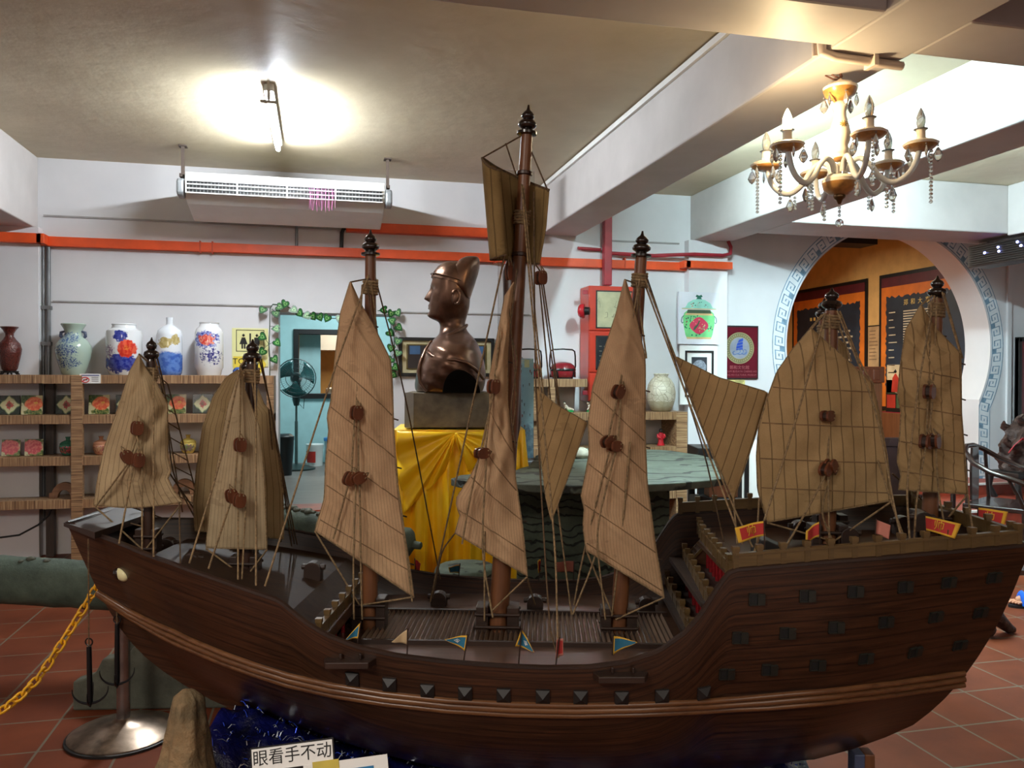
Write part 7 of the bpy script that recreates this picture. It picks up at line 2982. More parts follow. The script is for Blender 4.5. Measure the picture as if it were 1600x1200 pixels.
b.build('canopy', [PORC, GOLD], ch, smooth=45)
b = MB()
b.lathe([(8 * k, cz(158)), (11.5 * k, cz(163)), (12 * k, cz(168)), (9 * k, cz(174)), (9.5 * k, cz(183)), (14 * k, cz(198)), (16.5 * k, cz(210)), (15.5 * k, cz(220)), (12 * k, cz(228)), (14 * k, cz(235)), (13.5 * k, cz(241)), (9 * k, cz(246))], 30, 0)
b.lathe([(9 * k, cz(246)), (10 * k, cz(247)), (7 * k, cz(252)), (3 * k, cz(253))], 30, 1)
col = b.build('column', [PORC, GOLD], ch, smooth=60)
b = MB()
for i in range(9):
    a = 2 * PI * i / 9
    b.tube([Vector((3 * k * math.cos(a) * 0.3, -15.6 * k, cz(197) + 0.3 * k * math.sin(a))), Vector((6 * k * math.cos(a), -15.4 * k + abs(math.cos(a)) * 1.6 * k, cz(197) + 5 * k * math.sin(a)))], 0.7 * k, 5)
b.build('sprig', SPRIG, col)
b = MB()
b.tube([(0, 0, cz(250)), (0, 0, cz(280))], 3 * k, 12)
b.lathe([(0.02 * k, cz(274)), (22 * k, cz(276)), (27 * k, cz(281)), (26.5 * k, cz(286))], 32, 0)
b.lathe([(26.5 * k, cz(286)), (24 * k, cz(295)), (15 * k, cz(303)), (8 * k, cz(305))], 32, 1)
b.lathe([(8.5 * k, cz(304)), (9.5 * k, cz(307)), (8 * k, cz(310)), (5 * k, cz(312)), (2 * k, cz(319))], 20, 2)
bowl = b.build('bowl', [PORC, GOLD, plain('aged brass', (110, 84, 54), 0.3, 0.8)], ch, smooth=45)
BULB_ON = emit('lit candle bulb', (255, 224, 172), BULB_WARM)
BULB_OFF = NT('clear candle bulb').set(0.08)
BULB_OFF.col((224, 230, 228))
BULB_OFF.b.inputs['Transmission Weight'].default_value = 0.75
BULB_OFF = BULB_OFF.mat
RAD, ZCUP, ZMID = 0.325, cz(250), cz(287)
pend_mesh = MB()
for prof, n_ in (([(0.001, 0.0), (0.0035, -0.002), (0.006, -0.008), (0.0105, -0.026), (0.0095, -0.034), (0.001, -0.050)], 6),):
    pend_mesh.lathe(prof, n_, 0, sy=0.6)
pend_mesh.ball((0, 0, 0.006), 0.0045, 0, 5, 8)
PEND = pend_mesh.mesh('pendant', CRY)
big = MB()
big.lathe([(0.001, 0.0), (0.006, -0.004), (0.012, -0.016), (0.020, -0.036), (0.012, -0.052), (0.001, -0.062)], 6, 0, sy=0.55)
big.ball((0, 0, 0.007), 0.005, 0, 5, 8)
PENDB = big.mesh('pendant', CRY)


def strand_mesh(n_):
    s = MB()
    for i in range(n_):
        s.ball((0, 0, -0.0165 * i - 0.008), 0.0085, 0, 6, 9, sz=0.85)
    return s.mesh('bead_strand', CRY)


ST = {n_: strand_mesh(n_) for n_ in (4, 6, 9, 12, 14)}


def hang(mesh, name, par, x, y, z, rz=0.0):
    o = bpy.data.objects.new(name, mesh)
    COL.objects.link(o)
    o.parent = par
    o.location = (x, y, z)
    o.rotation_euler.z = rz
    return o


lit_i = 2
for i in range(6):
    a = math.radians(-32 - 60 * i)
    d = Vector((math.cos(a), math.sin(a), 0))
    tz_ = lambda r, z: d * r + Vector((0, 0, z))
    ctrl = [(0.035, cz(270)), (0.05, cz(256)), (0.085, cz(251)), (0.125, cz(262)), (0.165, cz(283)), (0.215, cz(294)), (0.265, cz(288)), (0.30, cz(273)), (RAD - 0.003, ZCUP + 0.004)]
    pts = []
    for q in range(41):
        t_ = q / 40 * (len(ctrl) - 1)
        j = min(int(t_), len(ctrl) - 2)
        r_ = sm([(m_, c_[0]) for m_, c_ in enumerate(ctrl)], t_)
        z_ = sm([(m_, c_[1]) for m_, c_ in enumerate(ctrl)], t_)
        pts.append(tz_(r_, z_))
    b = MB()
    b.tube(pts, 0.0125, 10)
    b.build('arm', ARMG, ch, smooth=60)
    c = d * RAD
    b = MB()
    zc_ = ZCUP
    b.lathe([(0.012, zc_ - 0.006), (0.03, zc_ - 0.004), (0.055, zc_ + 0.004), (0.068, zc_ + 0.016)], 26, 1, c=c)
    b.lathe([(0.068, zc_ + 0.016), (0.073, zc_ + 0.024), (0.060, zc_ + 0.033), (0.030, zc_ + 0.036), (0.020, zc_ + 0.038)], 26, 0, c=c)
    cup = b.build('drip_cup', [PORC, GOLD], ch, smooth=45)
    b = MB()
    b.lathe([(0.019, zc_ + 0.036), (0.020, zc_ + 0.04), (0.019, zc_ + 0.085), (0.016, zc_ + 0.088)], 16, 0, c=c)
    b.lathe([(0.026, zc_ + 0.083), (0.030, zc_ + 0.087), (0.026, zc_ + 0.089)], 16, 1, c=c)
    b.build('candle_sleeve', [PORC, CRY], cup, smooth=45)
    b = MB()
    b.lathe([(0.012, zc_ + 0.088), (0.016, zc_ + 0.10), (0.0195, zc_ + 0.12), (0.018, zc_ + 0.14), (0.010, zc_ + 0.162), (0.003, zc_ + 0.176), (0.001, zc_ + 0.179)], 16, 0, c=c)
    b.build('bulb', BULB_ON if i == lit_i else BULB_OFF, cup, smooth=60)
    for q in range(5):
        e = a + (q - 2) * 1.15
        p = c + Vector((math.cos(e), math.sin(e), 0)) * 0.066
        hang(PEND if q % 2 else PENDB, 'pendant', cup, p.x, p.y, zc_ + 0.002, e)
    p = c + d * 0.04
    hang(ST[(14, 12, 14, 12, 9, 12)[i]], 'bead_strand', cup, p.x, p.y, zc_ - 0.004)
    p = d * 0.215
    hang(PENDB, 'pendant', ch, p.x, p.y, cz(294) - 0.022, a)
    hang(ST[4 if i % 2 else 6], 'bead_strand', ch, p.x * 0.9, p.y * 0.9, cz(294) - 0.012)
    p = d * 24 * k
    hang(PENDB if i % 2 else PEND, 'pendant', ch, p.x, p.y, cz(152), a)
b = MB()
for i in range(3):
    b.ball((0, 0, cz(324 + 6 * i)), 0.0075, 0, 6, 10)
b.ball((0, 0, cz(348)), 0.0185, 0, 8, 14)
b.build('bottom_drop', CRY, ch, smooth=20)
b = MB()
b.tube([(0, 0, cz(126)), (-0.005, 0, -0.03), (0.004, 0, -0.012), (0.0, 0, 0.0)], 0.007, 8)
b.tube([(0.012 * math.cos(a), 0, -0.035 + 0.012 * math.sin(a)) for a in [2 * PI * i / 10 for i in range(10)]], 0.003, 5, closed=True)
b.tube([(0, 0, -0.03), (-0.03, 0.01, -0.02), (-0.06, 0.02, 0.0)], 0.004, 6)
b.tube([(0.002, 0, -0.02), (-0.02, 0.0, -0.015), (-0.035, 0.01, 0.0)], 0.004, 6)
b.build('hook_and_cords', plain('dark brown cord', (92, 58, 50), 0.6), ch, smooth=60)

# cable trunking on the beams
b = MB()
TRK = plain('cream trunking', (206, 190, 176), 0.5, var=0.03)
Q0, Q1, Q2 = atX(1290, 10, 2.05), atX(1288, 68, 2.05), atZ(1415, 90, ZB - 0.01)
b.tube([Vector((2.035, Q0.y, ZC - 0.05)), Vector((2.035, Q1.y, ZB + 0.06)), Vector((2.04, Q1.y, ZB - 0.005)), Vector((2.10, Q1.y, ZB - 0.018)), Vector((2.44, Q1.y + 0.02, ZB - 0.018))], 0.020, 8)
b.tube([Vector((2.035, Q0.y + 0.05, ZC - 0.08)), Vector((2.035, Q1.y + 0.05, ZB + 0.08)), Vector((2.04, Q1.y + 0.05, ZB - 0.003))], 0.012, 8)
b.box(2.27, 2.29, Q1.y - 0.03, Q1.y + 0.04, ZB - 0.045, ZB)
b.ball((2.03, Q0.y, ZC - 0.10), 0.035, 0, 8, 12)
tag(b.build('cable_trunking', TRK, smooth=50), 'cream cable trunking bending down the beam above the chandelier', 'trunking')
b = MB()
b.box(2.035, 2.06, 2.98, 7.45, ZC - 0.05, ZC - 0.012)
tag(b.build('cable_trunking', M['whiteplastic'], bevel=0.003), 'straight white cable trunking along the top edge of the middle beam', 'trunking')
b = MB()
q0, q1 = atX(1208, 52, 2.03), atX(1272, 20, 2.03)
b.box(2.03, 2.06, 2.20, 2.60, ZB + 0.09, ZB + 0.13)
tag(b.build('cable_trunking', TRK, bevel=0.003), 'short cream trunking on the beam beside the cross beam', 'trunking')

# ---- dark slatted light panel with blue lamps hung below the right beam
t = thing('air_curtain', 'dark slatted air curtain with bright blue lamps under the right beam', 'air curtain', (6.32, 5.2, 2.60))
b = MB()
b.box(0, 0.24, 0, 1.65, 0, 0.215)
b.build('body', plain('dark brown casing', (44, 38, 36), 0.4), t, bevel=0.008)
b = MB()
for i in range(9):
    b.box(-0.012, 0.0, 0.04, 1.61, 0.018 + 0.021 * i, 0.027 + 0.021 * i)
b.build('slats', M['black'], t)
LED = emit('blue white lamp', (150, 160, 255), 14)
for y, z in ((1.42, 0.11), (1.26, 0.14), (1.25, 0.10), (1.04, 0.155), (1.0, 0.115), (0.86, 0.17), (0.82, 0.13), (0.70, 0.18), (0.66, 0.14), (0.50, 0.17)):
    b = MB()
    b.ball((-0.014, y, z + 0.01), 0.012, 0, 6, 10, sx=0.4, sy=1.3)
    b.build('lamp', LED, t)
b = MB()
b.box(0.05, 0.19, 0.1, 0.2, 0.215, 0.24)
b.box(0.05, 0.19, 1.45, 1.55, 0.215, 0.24)
b.build('mounting_plate', M['greymetal'], t)

# ---- pilaster, lacquer screen and root carving right of the gate
b = MB()
xp = atY(1574, 600, YB).x
b.box(xp - 0.03, xp + 0.03, YB - 0.03, YB, 0.39, ZC)
struct('trim_4', b, M['wall'], bevel=0.006)
xl = atY(1591, 600, 7.35).x
zt, zb_ = atY(1592, 528, 7.35).z, 0.39
t = thing('lacquer_screen', 'tall narrow dark red lacquer screen at the right edge beyond the moon gate', 'screen', (xl, 7.35, zb_))
b = MB()
b.box(0, 0.7, 0, 0.04, 0, zt - zb_)
b.build('panel', plain('dark red lacquer panel', (88, 26, 32), 0.3), t)
b = MB()
for a in ((0, 0.04, 0, zt - zb_), (0.66, 0.7, 0, zt - zb_), (0, 0.7, 0, 0.05), (0, 0.7, zt - zb_ - 0.04, zt - zb_ + 0.01)):
    b.box(a[0], a[1], -0.01, 0.05, a[2], a[3])
b.build('frame', M['black'], t, bevel=0.004)
# carving
RP = atY(1590, 715, 6.95)
t = thing('root_carving', 'gnarled dark root carving with a red ribbon right of the moon gate', 'carving', (RP.x + 0.02, 6.85, 0.27))
t.scale = (0.95, 0.95, 0.78)
ROOT = NT('gnarled dark root').set(0.55)
ROOT.col(ROOT.ramp(ROOT.noise(ROOT.coord(), 14, 6, 0.65), [(0.3, (30, 20, 17)), (0.7, (78, 54, 46))]))
ROOT.bump(ROOT.noise(ROOT.coord(), 24, 6), 0.9, 0.02)
b = MB()


def lump(u, v):
    a, h = 2 * PI * v, u
    r = sm([(0, 0.22), (0.25, 0.26), (0.5, 0.27), (0.75, 0.22), (0.9, 0.14), (1, 0.03)], h)
    r *= 1 + 0.2 * math.sin(3 * a + 5 * h) + 0.14 * math.sin(7 * a - 11 * h) + 0.1 * math.sin(11 * a + 23 * h)
    return Vector((r * math.cos(a), r * 0.7 * math.sin(a), 0.35 + 0.72 * h + 0.04 * math.sin(5 * a)))


b.grid(lump, 30, 44, 0, wrap=True)
for i in range(16):
    a = RND.uniform(PI * 0.6, PI * 2.2)
    z = RND.uniform(0.5, 1.02)
    p = Vector((0.2 * math.cos(a), 0.14 * math.sin(a), z))
    b.tube([p, p + Vector((0.08 * math.cos(a), 0.05 * math.sin(a), 0.05)), p + Vector((0.11 * math.cos(a + 0.6), 0.06 * math.sin(a + 0.6), 0.10))], [0.045, 0.03, 0.01], 7)
b.build('root', ROOT.mat, t, smooth=60)
b = MB()
b.box(-0.34, 0.34, -0.22, 0.22, 0.30, 0.36)
for sx_ in (-1, 1):
    for sy_ in (-1, 1):
        b.tube([(sx_ * 0.30, sy_ * 0.18, 0.32), (sx_ * 0.31, sy_ * 0.19, 0.15), (sx_ * 0.26, sy_ * 0.16, 0.0)], [0.04, 0.03, 0.035], 8)
b.build('stand', M['black'], t, bevel=0.005)
b = MB()
rp_ = [Vector((-0.36, -0.12, 0.62)), Vector((-0.33, -0.16, 0.72)), Vector((-0.27, -0.19, 0.80)), Vector((-0.15, -0.22, 0.80)), Vector((-0.02, -0.23, 0.76)), Vector((0.12, -0.22, 0.72)), Vector((0.2, -0.21, 0.66))]
b.tube(rp_, 0.028, 6, sq=0.25)
b.tube([rp_[5], rp_[5] + Vector((-0.05, -0.02, -0.12))], 0.03, 5, sq=0.25)
b.build('ribbon', plain('red ribbon', (176, 24, 40), 0.5), t, smooth=60)

# rosewood armchair in front of the steps
CHW = plain('dark polished rosewood', (38, 24, 20), 0.25, coat=0.4, var=0.25)
t = thing('rosewood_armchair', 'dark rosewood horseshoe armchair beside the moon gate steps', 'chair', (atY(1572, 700, 5.62).x, 5.62, 0.0), 0.5)
b = MB()
b.box(-0.28, 0.28, -0.24, 0.24, 0.42, 0.46)
b.box(-0.29, 0.29, -0.25, -0.22, 0.36, 0.42)
b.build('seat', CHW, t, bevel=0.008)
for sx_ in (-1, 1):
    for sy_ in (-1, 1):
        b = MB()
        b.tube([(sx_ * 0.26, sy_ * 0.21, 0.46), (sx_ * 0.265, sy_ * 0.215, 0.2), (sx_ * 0.27, sy_ * 0.22, 0)], [0.02, 0.02, 0.022], 8)
        b.build('leg', CHW, t, smooth=60)
b = MB()
arc = [(-0.34, -0.26, 0.66), (-0.36, -0.15, 0.70), (-0.36, 0.0, 0.74), (-0.32, 0.14, 0.80), (-0.22, 0.24, 0.88), (-0.08, 0.28, 0.92), (0.08, 0.28, 0.92), (0.22, 0.24, 0.88), (0.32, 0.14, 0.80), (0.36, 0.0, 0.74), (0.36, -0.15, 0.70), (0.34, -0.26, 0.66)]
b.tube(arc, 0.022, 10)
b.build('arm_rail', CHW, t, smooth=60)
b = MB()
b.prism([(-0.08, 0.46), (0.08, 0.46), (0.09, 0.7), (0.07, 0.91), (-0.07, 0.91), (-0.09, 0.7)], 0.02, 0, None, 'y', 0.23)
b.build('back_splat', CHW, t, bevel=0.004)
for sx_ in (-1, 1):
    b = MB()
    b.tube([(sx_ * 0.26, -0.21, 0.46), (sx_ * 0.30, -0.18, 0.56), (sx_ * 0.35, -0.12, 0.70)], 0.014, 8)
    b.build('arm_post', CHW, t, smooth=60)
    b = MB()
    b.tube([(sx_ * 0.26, 0.21, 0.46), (sx_ * 0.24, 0.235, 0.87)], 0.016, 8)
    b.build('arm_post', CHW, t, smooth=60)
b = MB()
for y in (-0.215, 0.215):
    b.tube([(-0.265, y, 0.12), (0.265, y, 0.12)], 0.012, 8)
b.build('stretcher', CHW, t)
# a second, carved chair further left, mostly behind the last sail
t = thing('rosewood_armchair', 'dark carved rosewood armchair mostly hidden behind the rearmost sail', 'chair', (atY(1572, 700, 5.62).x - 0.92, 5.66, 0.0), -0.3)
for nm, parts in (('seat', [(-0.28, 0.28, -0.24, 0.24, 0.42, 0.46)]), ('backrest', [(-0.28, 0.28, 0.21, 0.25, 0.46, 0.52), (-0.28, -0.22, 0.21, 0.25, 0.5, 0.98), (0.22, 0.28, 0.21, 0.25, 0.5, 0.98), (-0.1, 0.1, 0.215, 0.245, 0.5, 0.95), (-0.28, 0.28, 0.21, 0.25, 0.92, 1.0)]),
                  ('arm', [(-0.29, -0.24, -0.24, 0.22, 0.66, 0.70), (-0.28, -0.25, -0.22, -0.18, 0.46, 0.68)]), ('arm', [(0.24, 0.29, -0.24, 0.22, 0.66, 0.70), (0.25, 0.28, -0.22, -0.18, 0.46, 0.68)])):
    b = MB()
    for q in parts:
        b.box(*q)
    b.build(nm, CHW, t, bevel=0.008)
for sx_ in (-1, 1):
    for sy_ in (-1, 1):
        b = MB()
        b.box(sx_ * 0.25 - 0.022, sx_ * 0.25 + 0.022, sy_ * 0.21 - 0.022, sy_ * 0.21 + 0.022, 0, 0.43)
        b.build('leg', CHW, t, bevel=0.005)

# ---- behind the stay sail: black side table with cards, wooden box, and a white screen with black bars
q0, q1 = VD(1082, 700, 6.6), VD(1150, 700, 6.6)
t = thing('side_table', 'black side table behind the right end of the stone table', 'table', ((q0.x + q1.x) / 2, (q0.y + q1.y) / 2, 0), -YAW)
hw_ = (q1 - q0).length / 2
zt = VD(1100, 697, 6.6).z
b = MB()
b.box(-hw_, hw_, -0.2, 0.2, zt - 0.2, zt)
b.build('top', M['black'], t, bevel=0.006)
for sx_ in (-1, 1):
    for sy_ in (-1, 1):
        b = MB()
        b.box(sx_ * (hw_ - 0.03) - 0.025, sx_ * (hw_ - 0.03) + 0.025, sy_ * 0.17 - 0.025, sy_ * 0.17 + 0.025, 0, zt - 0.19)
        b.build('leg', M['black'], t)
b = MB()
b.box(-hw_ + 0.03, hw_ - 0.03, -0.17, 0.17, 0.18, 0.22)
b.build('lower_shelf', M['black'], t)
for px_, lab in ((1084, 'white framed card leaning behind the right stone table end, left of three'), (1111, 'white framed card leaning below the small brown wooden box')):
    P = VD(px_, 806, 6.38)
    tag(MB().cb((0, 0, 0.0), 0.075, 0.01, 0.24).build('card_frame', plain('grey white card %d' % px_, (170, 174, 178), 0.6), loc=(P.x, P.y, P.z + 0.05)), lab, 'card')
P = VD(1124, 775, 6.25)
t2 = thing('wooden_box', 'small brown wooden box beside the black side table', 'box', (P.x, P.y, P.z), -YAW)
b = MB()
b.box(-0.10, 0.12, -0.08, 0.08, 0, 0.10)
b.build('body', M['block'], t2, bevel=0.004)
b = MB()
b.box(-0.105, 0.125, -0.085, 0.085, 0.10, 0.115)
b.build('lid', M['white'], t2, bevel=0.003)
b = MB()
b.box(P.x - 0.13, P.x + 0.13, P.y - 0.11, P.y + 0.11, 0, P.z - 0.001)
tag(b.build('box_stand', M['black'], bevel=0.006), 'black block carrying the small brown wooden box', 'stand')
q0 = VD(1143, 700, 6.85)
t = thing('folding_screen', 'white screen with vertical black bars behind the large stay sail', 'screen', (q0.x, q0.y, 0), -YAW * 0.5)
zt = VD(1160, 688, 6.85).z
b = MB()
b.box(0, 0.62, 0, 0.02, 0.02, zt)
b.build('panel', M['white'], t)
for x in (0.0, 0.125, 0.30, 0.5):
    b = MB()
    b.box(x - 0.012, x + 0.026, -0.012, 0.032, 0, zt + 0.01)
    b.build('bar', M['black'], t)

# ------------------------------------------------------------------ in the gallery beyond the gate
def poster(lab, y0, y1, z0, z1, draw):
    t = thing('poster', lab, 'poster', (GX, (y0 + y1) / 2, (z0 + z1) / 2), -PI / 2)
    w_, h_ = abs(y1 - y0) / 2, (z1 - z0) / 2
    b = MB()
    b.box(-w_, w_, -0.02, 0, -h_, h_)
    b.build('frame', M['black'], t)
    b = MB()
    e = 0.05
    b.box(-w_ + e, w_ - e, -0.023, 0, -h_ + e, h_ - e, 0)
    b.box(-w_ + e, w_ - e, -0.0245, 0, h_ - 0.18, h_ - e, 1)
    # ragged edged dark field
    fx, fz0, fz1 = w_ - 0.15, -h_ + 0.22, h_ - 0.32
    pts = []
    for i in range(41):
        pts.append((lerp(-fx, fx, i / 40), fz1 + RND.uniform(-0.02, 0.02)))
    for i in range(1, 41):
        pts.append((fx + RND.uniform(-0.015, 0.015), lerp(fz1, fz0, i / 40)))
    for i in range(1, 41):
        pts.append((lerp(fx, -fx, i / 40), fz0 + RND.uniform(-0.02, 0.02)))
    for i in range(1, 40):
        pts.append((-fx + RND.uniform(-0.015, 0.015), lerp(fz0, fz1, i / 40)))
    b.prism(pts, 0.002, 2, None, 'y', -0.0262)
    b.build('print', [plain('poster orange', (206, 112, 34), 0.5, var=0.06), plain('poster maroon', (84, 26, 34), 0.5), plain('poster navy', (30, 40, 52), 0.5, var=0.3, scale=2)], t)
    b = MB()
    draw(b, w_, h_, fx, fz0, fz1)
    b.build('lettering', [plain('poster pale text', (186, 176, 150), 0.6), plain('poster gold text', (214, 190, 110), 0.6), plain('picture red', (170, 50, 36), 0.5), plain('picture green', (70, 92, 60), 0.5), plain('picture cream', (196, 176, 140), 0.5), M['black']], t)


def dl(b, w_, h_, fx, fz0, fz1):
    y_ = -0.029
    for z, n_, sz in ((fz1 - 0.20, 9, 0.05), (fz1 - 0.29, 6, 0.035)):
        for i in range(n_):
            x = (i - n_ / 2) * sz * 1.9
            b.box(x, x + sz * RND.uniform(0.7, 1.2), y_, y_ + 0.002, z, z + sz, 1)
    for r in range(9):
        z = fz1 - 0.42 - 0.085 * r
        x = -fx + 0.18 + RND.uniform(0, 0.15)
        while x < fx - 0.2:
            l = RND.uniform(0.02, 0.06)
            b.box(x, x + l, y_, y_ + 0.002, z, z + 0.028, 0)
            x += l + RND.uniform(0.008, 0.03)


def dr(b, w_, h_, fx, fz0, fz1):
    y_ = -0.029
    add_text(b, '郑  和  大  事  年  表', 0.085, (0.0, y_, fz1 - 0.10), 1, depth=0.001)
    for r in range(26):
        z = fz1 - 0.22 - 0.034 * r
        if r % 3 == 0:
            b.box(-fx + 0.06, -fx + 0.06 + RND.uniform(0.08, 0.16), y_, y_ + 0.002, z, z + 0.014, 0)
        b.box(-fx + 0.34, -fx + 0.34 + RND.uniform(0.4, 0.72), y_, y_ + 0.002, z, z + 0.016, 0)
    z0 = fz1 - 1.12
    b.box(-fx + 0.01, fx - 0.2, y_ + 0.001, y_ + 0.002, z0 - 0.5, z0 - 0.0, 5)
    for i in range(3):
        for j in range(2):
            b.box(-fx + 0.03 + 0.19 * i, -fx + 0.20 + 0.19 * i, y_, y_ + 0.002, z0 - 0.19 - 0.20 * j, z0 - 0.01 - 0.20 * j, (3, 4, 2, 2, 3, 4)[i + 3 * j])
    b.box(-fx + 0.03, -fx + 0.36, y_, y_ + 0.002, fz0 + 0.02, fz0 + 0.40, 4)
    b.prism([(-fx + 0.12, fz0 + 0.03), (-fx + 0.28, fz0 + 0.03), (-fx + 0.26, fz0 + 0.22), (-fx + 0.21, fz0 + 0.28), (-fx + 0.19, fz0 + 0.28), (-fx + 0.14, fz0 + 0.22)], 0.001, 2, None, 'y', y_ - 0.0012)
    b.lathe([(0.001, -0.024), (0.024, 0), (0.001, 0.03)], 10, 5, c=(-fx + 0.20, y_, fz0 + 0.31))


ya, yb_ = atX(1240, 450, GX), atX(1357, 435, GX)
yc, yd = atX(1376, 431, GX), atX(1530, 410, GX)
zt1, zt2 = atX(1357, 435, GX).z, atX(1376, 431, GX).z
zb2 = atX(1376, 640, GX).z
poster('left dark poster with orange border and pale text in the gallery beyond the moon gate', ya.y, yb_.y, zb2, zt1, dl)
poster('right dark poster with gold title and small pictures in the gallery beyond the moon gate', yc.y, yd.y, zb2, zt2, dr)
P = atX(1366, 540, GX)
b = MB()
b.box(-0.12, 0.12, -0.01, 0, -0.30, 0.28, 0)
for i in range(9):
    b.box(-0.09, RND.uniform(0.02, 0.09), -0.012, 0, 0.2 - 0.05 * i, 0.212 - 0.05 * i, 1)
b.box(-0.125, 0.125, -0.014, 0, 0.27, 0.285, 2)
tag(b.build('paper_notice', [plain('tan paper', (170, 140, 100), 0.6), plain('paper ink', (120, 96, 70), 0.6), M['black']], loc=P, rz=-PI / 2), 'narrow tan paper notice between the two dark posters', 'notice')
b = MB()
y0_, y1_ = atX(1376, 650, GX).y, atX(1420, 650, GX).y
b.box(GX - 0.05, GX, 8.0, y0_, zb2 - 0.14, zb2 - 0.02, 0)
b.box(GX - 0.055, GX, 8.0, y0_, zb2 - 0.05, zb2 - 0.02, 1)
tag(b.build('wall_rail', [M['navy'], M['maroon']]), 'navy and maroon board on the gallery wall under the right poster', 'board')
P = atX(1400, 740, GX - 0.5)
t = thing('wooden_bench', 'brown wooden bench against the gallery wall beyond the moon gate', 'bench', (GX - 0.35, 9.0, 0.25))
b = MB()
b.box(-0.3, 0.25, -0.9, 0.9, 0.36, 0.42)
b.build('seat', M['mast'], t, bevel=0.006)
b = MB()
b.box(0.2, 0.26, -0.9, 0.9, 0.42, 0.78)
b.build('backrest', M['mast'], t, bevel=0.006)
for y in (-0.8, 0.8):
    b = MB()
    b.box(-0.28, 0.22, y - 0.03, y + 0.03, 0, 0.36)
    b.build('leg', M['mast'], t)
P = VD(1333, 588, 10.2)
t = thing('carved_cabinet', 'brown carved wooden cabinet top seen behind the broad sail', 'cabinet', (P.x, P.y, 0.25), -YAW)
b = MB()
b.box(-0.28, 0.28, -0.2, 0.2, 0, P.z - 0.33)
b.build('body', M['mast'], t, bevel=0.01)
b = MB()
b.box(-0.30, 0.30, -0.22, 0.22, P.z - 0.33, P.z - 0.13)
for i in range(4):
    b.box(-0.24 + 0.13 * i, -0.15 + 0.13 * i, -0.23, -0.2, P.z - 0.30, P.z - 0.16)
b.build('carved_top', M['block'], t, bevel=0.02)

# ------------------------------------------------------------------ visitor at the right edge, and the carved foot by the ship
fp = atZ(1675, 938, 0.0)
vis = thing('person', 'standing person in rolled blue jeans and bright blue sandals at the right edge', 'person', (fp.x, fp.y, 0), PI - YAW + 0.12)
SKIN = plain('warm skin', (186, 130, 98), 0.5, var=0.06)
JEAN = plain('dark blue denim', (30, 42, 74), 0.8, var=0.2, scale=60)
SHIRT = plain('grey cotton shirt', (120, 124, 130), 0.8)


def skin_body(name, verts, edges, radii, mat, par, root=0, sub=2):
    me = bpy.data.meshes.new(name)
    me.from_pydata(verts, edges, [])
    o = bpy.data.objects.new(name, me)
    COL.objects.link(o)
    o.parent = par
    me.materials.append(mat)
    md = o.modifiers.new('skin', 'SKIN')
    if not me.skin_vertices:
        me.attributes.new  # the modifier adds the layer below
    bm = bmesh.new()
    bm.from_mesh(me)
    ly = bm.verts.layers.skin.verify()
    for v, r in zip(bm.verts, radii):
        v[ly].radius = r if isinstance(r, tuple) else (r, r)
    bm.verts.ensure_lookup_table()
    bm.verts[root][ly].use_root = True
    bm.to_mesh(me)
    bm.free()
    md.use_smooth_shade = True
    md2 = o.modifiers.new('smooth', 'SUBSURF')
    md2.levels = md2.render_levels = sub
    return o


# x forward, y left, z up
V = [(0, 0, 0.95), (0, 0, 1.12), (-0.01, 0, 1.32), (0, 0, 1.44), (0.01, 0, 1.52), (0.03, 0, 1.60), (0.03, 0, 1.70),
     (0, 0.09, 0.90), (0.22, 0.10, 0.51), (0.34, 0.10, 0.10), (0.41, 0.105, 0.045), (0.50, 0.11, 0.035),
     (0, -0.09, 0.90), (-0.01, -0.10, 0.50), (-0.15, -0.10, 0.10), (-0.08, -0.105, 0.045), (0.01, -0.11, 0.035),
     (0, 0.19, 1.40), (-0.06, 0.23, 1.12), (-0.05, 0.23, 0.88), (-0.03, 0.225, 0.80), (0, -0.19, 1.40), (-0.06, -0.23, 1.12), (-0.05, -0.23, 0.88), (-0.03, -0.225, 0.80)]
E_ = [(0, 1), (1, 2), (2, 3), (3, 4), (4, 5), (5, 6), (0, 7), (7, 8), (8, 9), (9, 10), (10, 11), (0, 12), (12, 13), (13, 14), (14, 15), (15, 16), (3, 17), (17, 18), (18, 19), (19, 20), (3, 21), (21, 22), (22, 23), (23, 24)]
R__ = [(0.14, 0.11), (0.13, 0.10), (0.15, 0.11), (0.09, 0.08), 0.055, (0.085, 0.075), (0.075, 0.07), 0.085, 0.055, 0.036, (0.038, 0.03), (0.04, 0.022), 0.085, 0.055, 0.036, (0.038, 0.03), (0.04, 0.022), 0.06, 0.045, 0.03, (0.035, 0.02), 0.06, 0.045, 0.03, (0.035, 0.02)]
skin_body('body', V, E_, R__, SKIN, vis)
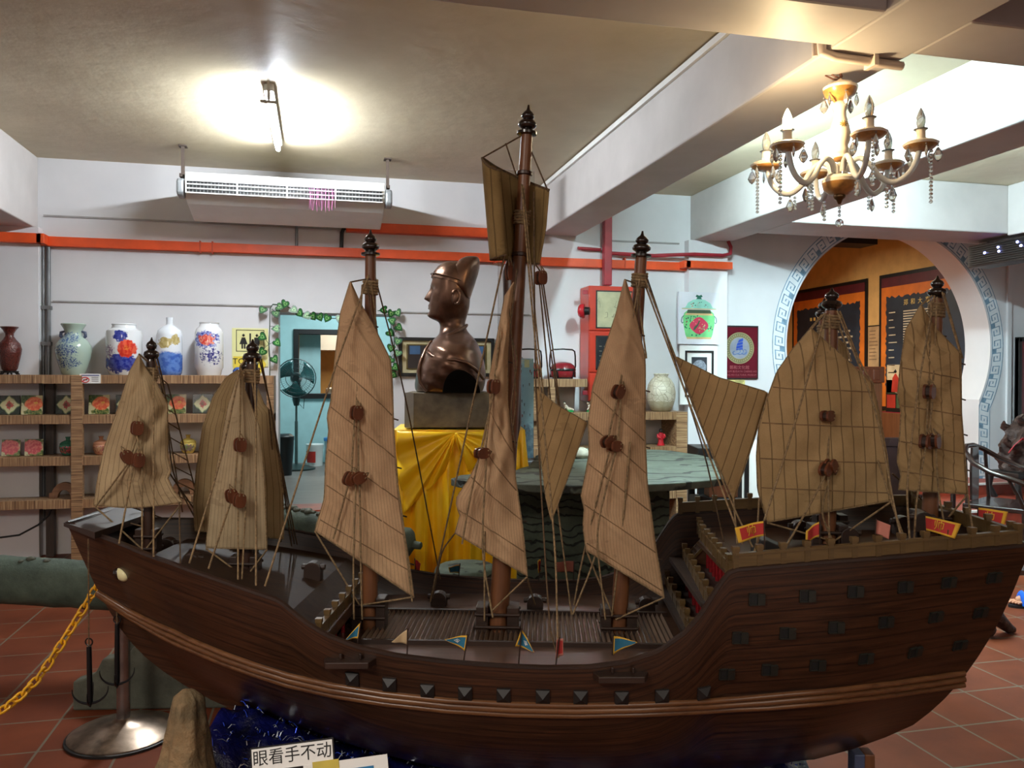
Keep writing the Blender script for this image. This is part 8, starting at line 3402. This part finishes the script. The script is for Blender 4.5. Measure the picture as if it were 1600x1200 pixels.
for s in (-1, 1):
    leg = [(0, 0.97), (0.08, 0.80), (0.22, 0.52), (0.29, 0.30), (0.335, 0.15)] if s > 0 else [(0, 0.97), (0, 0.80), (-0.01, 0.52), (-0.09, 0.30), (-0.14, 0.15)]
    ax = leg[-1][0]
    b = MB()
    b.tube([Vector((x, s * 0.10, z)) for x, z in leg], [0.115, 0.108, 0.085, 0.074, 0.068], 20)
    b.build('trouser_leg', JEAN, vis, smooth=60)
    b = MB()
    b.lathe([(0.066, 0.115), (0.075, 0.118), (0.077, 0.165), (0.068, 0.17)], 20, 0, c=(ax, s * 0.10, 0))
    b.build('rolled_cuff', plain('pale denim cuff', (150, 176, 200), 0.8) if s < 0 else bpy.data.materials['pale denim cuff'], vis, smooth=60)
    b = MB()
    sole = [(0.134 * math.cos(a) + ax + 0.08, s * 0.105 + 0.05 * math.sin(a) * (1.0 if math.cos(a) > 0 else 0.85)) for a in [2 * PI * i / 24 for i in range(24)]]
    b.prism(sole, 0.018, 0, None, 'z', 0.0)
    so = b.build('sandal', plain('black sandal sole', (24, 22, 24), 0.6), vis, smooth=40)
    b = MB()
    for x, r in ((0.125, 0.058), (0.06, 0.052)):
        b.tube([Vector((ax + x + 0.02 * math.cos(a), s * 0.105 + r * math.cos(a), 0.018 + 0.062 * math.sin(a))) for a in [PI * i / 12 for i in range(13)]], 0.028, 8, sq=0.3)
    b.build('sandal_strap', plain('bright blue sandal strap', (20, 92, 200), 0.5), so, smooth=60)
    b = MB()
    for j in range(5):
        y = s * (0.075 + 0.016 * j)
        b.tube([Vector((ax + 0.15, y, 0.036)), Vector((ax + 0.195 - 0.008 * j, y, 0.034)), Vector((ax + 0.21 - 0.009 * j, y, 0.028))], [0.010, 0.010 - 0.0008 * j, 0.006], 7)
    b.build('toes', SKIN, vis, smooth=60)
b = MB()
b.lathe([(0.15, 0.92), (0.165, 0.95), (0.155, 1.10), (0.17, 1.30), (0.15, 1.42), (0.07, 1.47)], 24, 0, sx=0.72)
for s in (-1, 1):
    b.tube([(0, s * 0.14, 1.40), (-0.005, s * 0.21, 1.34), (-0.015, s * 0.235, 1.16)], [0.075, 0.07, 0.062], 12)
b.build('shirt', SHIRT, vis, smooth=60)
b = MB()
b.ball((0.015, 0, 1.69), 0.098, 0, 10, 16, sx=1.05, sy=0.9, sz=1.05)
b.build('hair', HAIRB, vis, smooth=60)
b = MB()
b.ball((0.12, 0, 1.63), 0.014, 0, 6, 8, sz=1.6)
for s in (-1, 1):
    b.ball((0.10, s * 0.032, 1.655), 0.012)
    b.ball((0.03, s * 0.088, 1.64), 0.02, sx=0.6, sy=0.35, sz=1.4)
b.ball((0.108, 0, 1.595), 0.02, sx=0.4, sz=0.4)
b.build('face', SKIN, vis, smooth=60)

cf = atZ(1568, 990, 0.0)
b = MB()
b.tube([Vector((-0.16, -0.02, 0.20)), Vector((-0.10, -0.01, 0.15)), Vector((-0.02, 0.0, 0.07)), Vector((0.04, 0, 0.025)), Vector((0.07, -0.01, 0.018))], [0.035, 0.045, 0.04, 0.03, 0.016], 10)
b.ball((-0.14, -0.03, 0.045), 0.045, 0, 8, 10, sz=1.0)
tag(b.build('root_stool', ROOT.mat, smooth=60, loc=(cf.x, cf.y, 0.002)), 'dark gnarled root stool foot on the tiles under the ship stern', 'root stool')
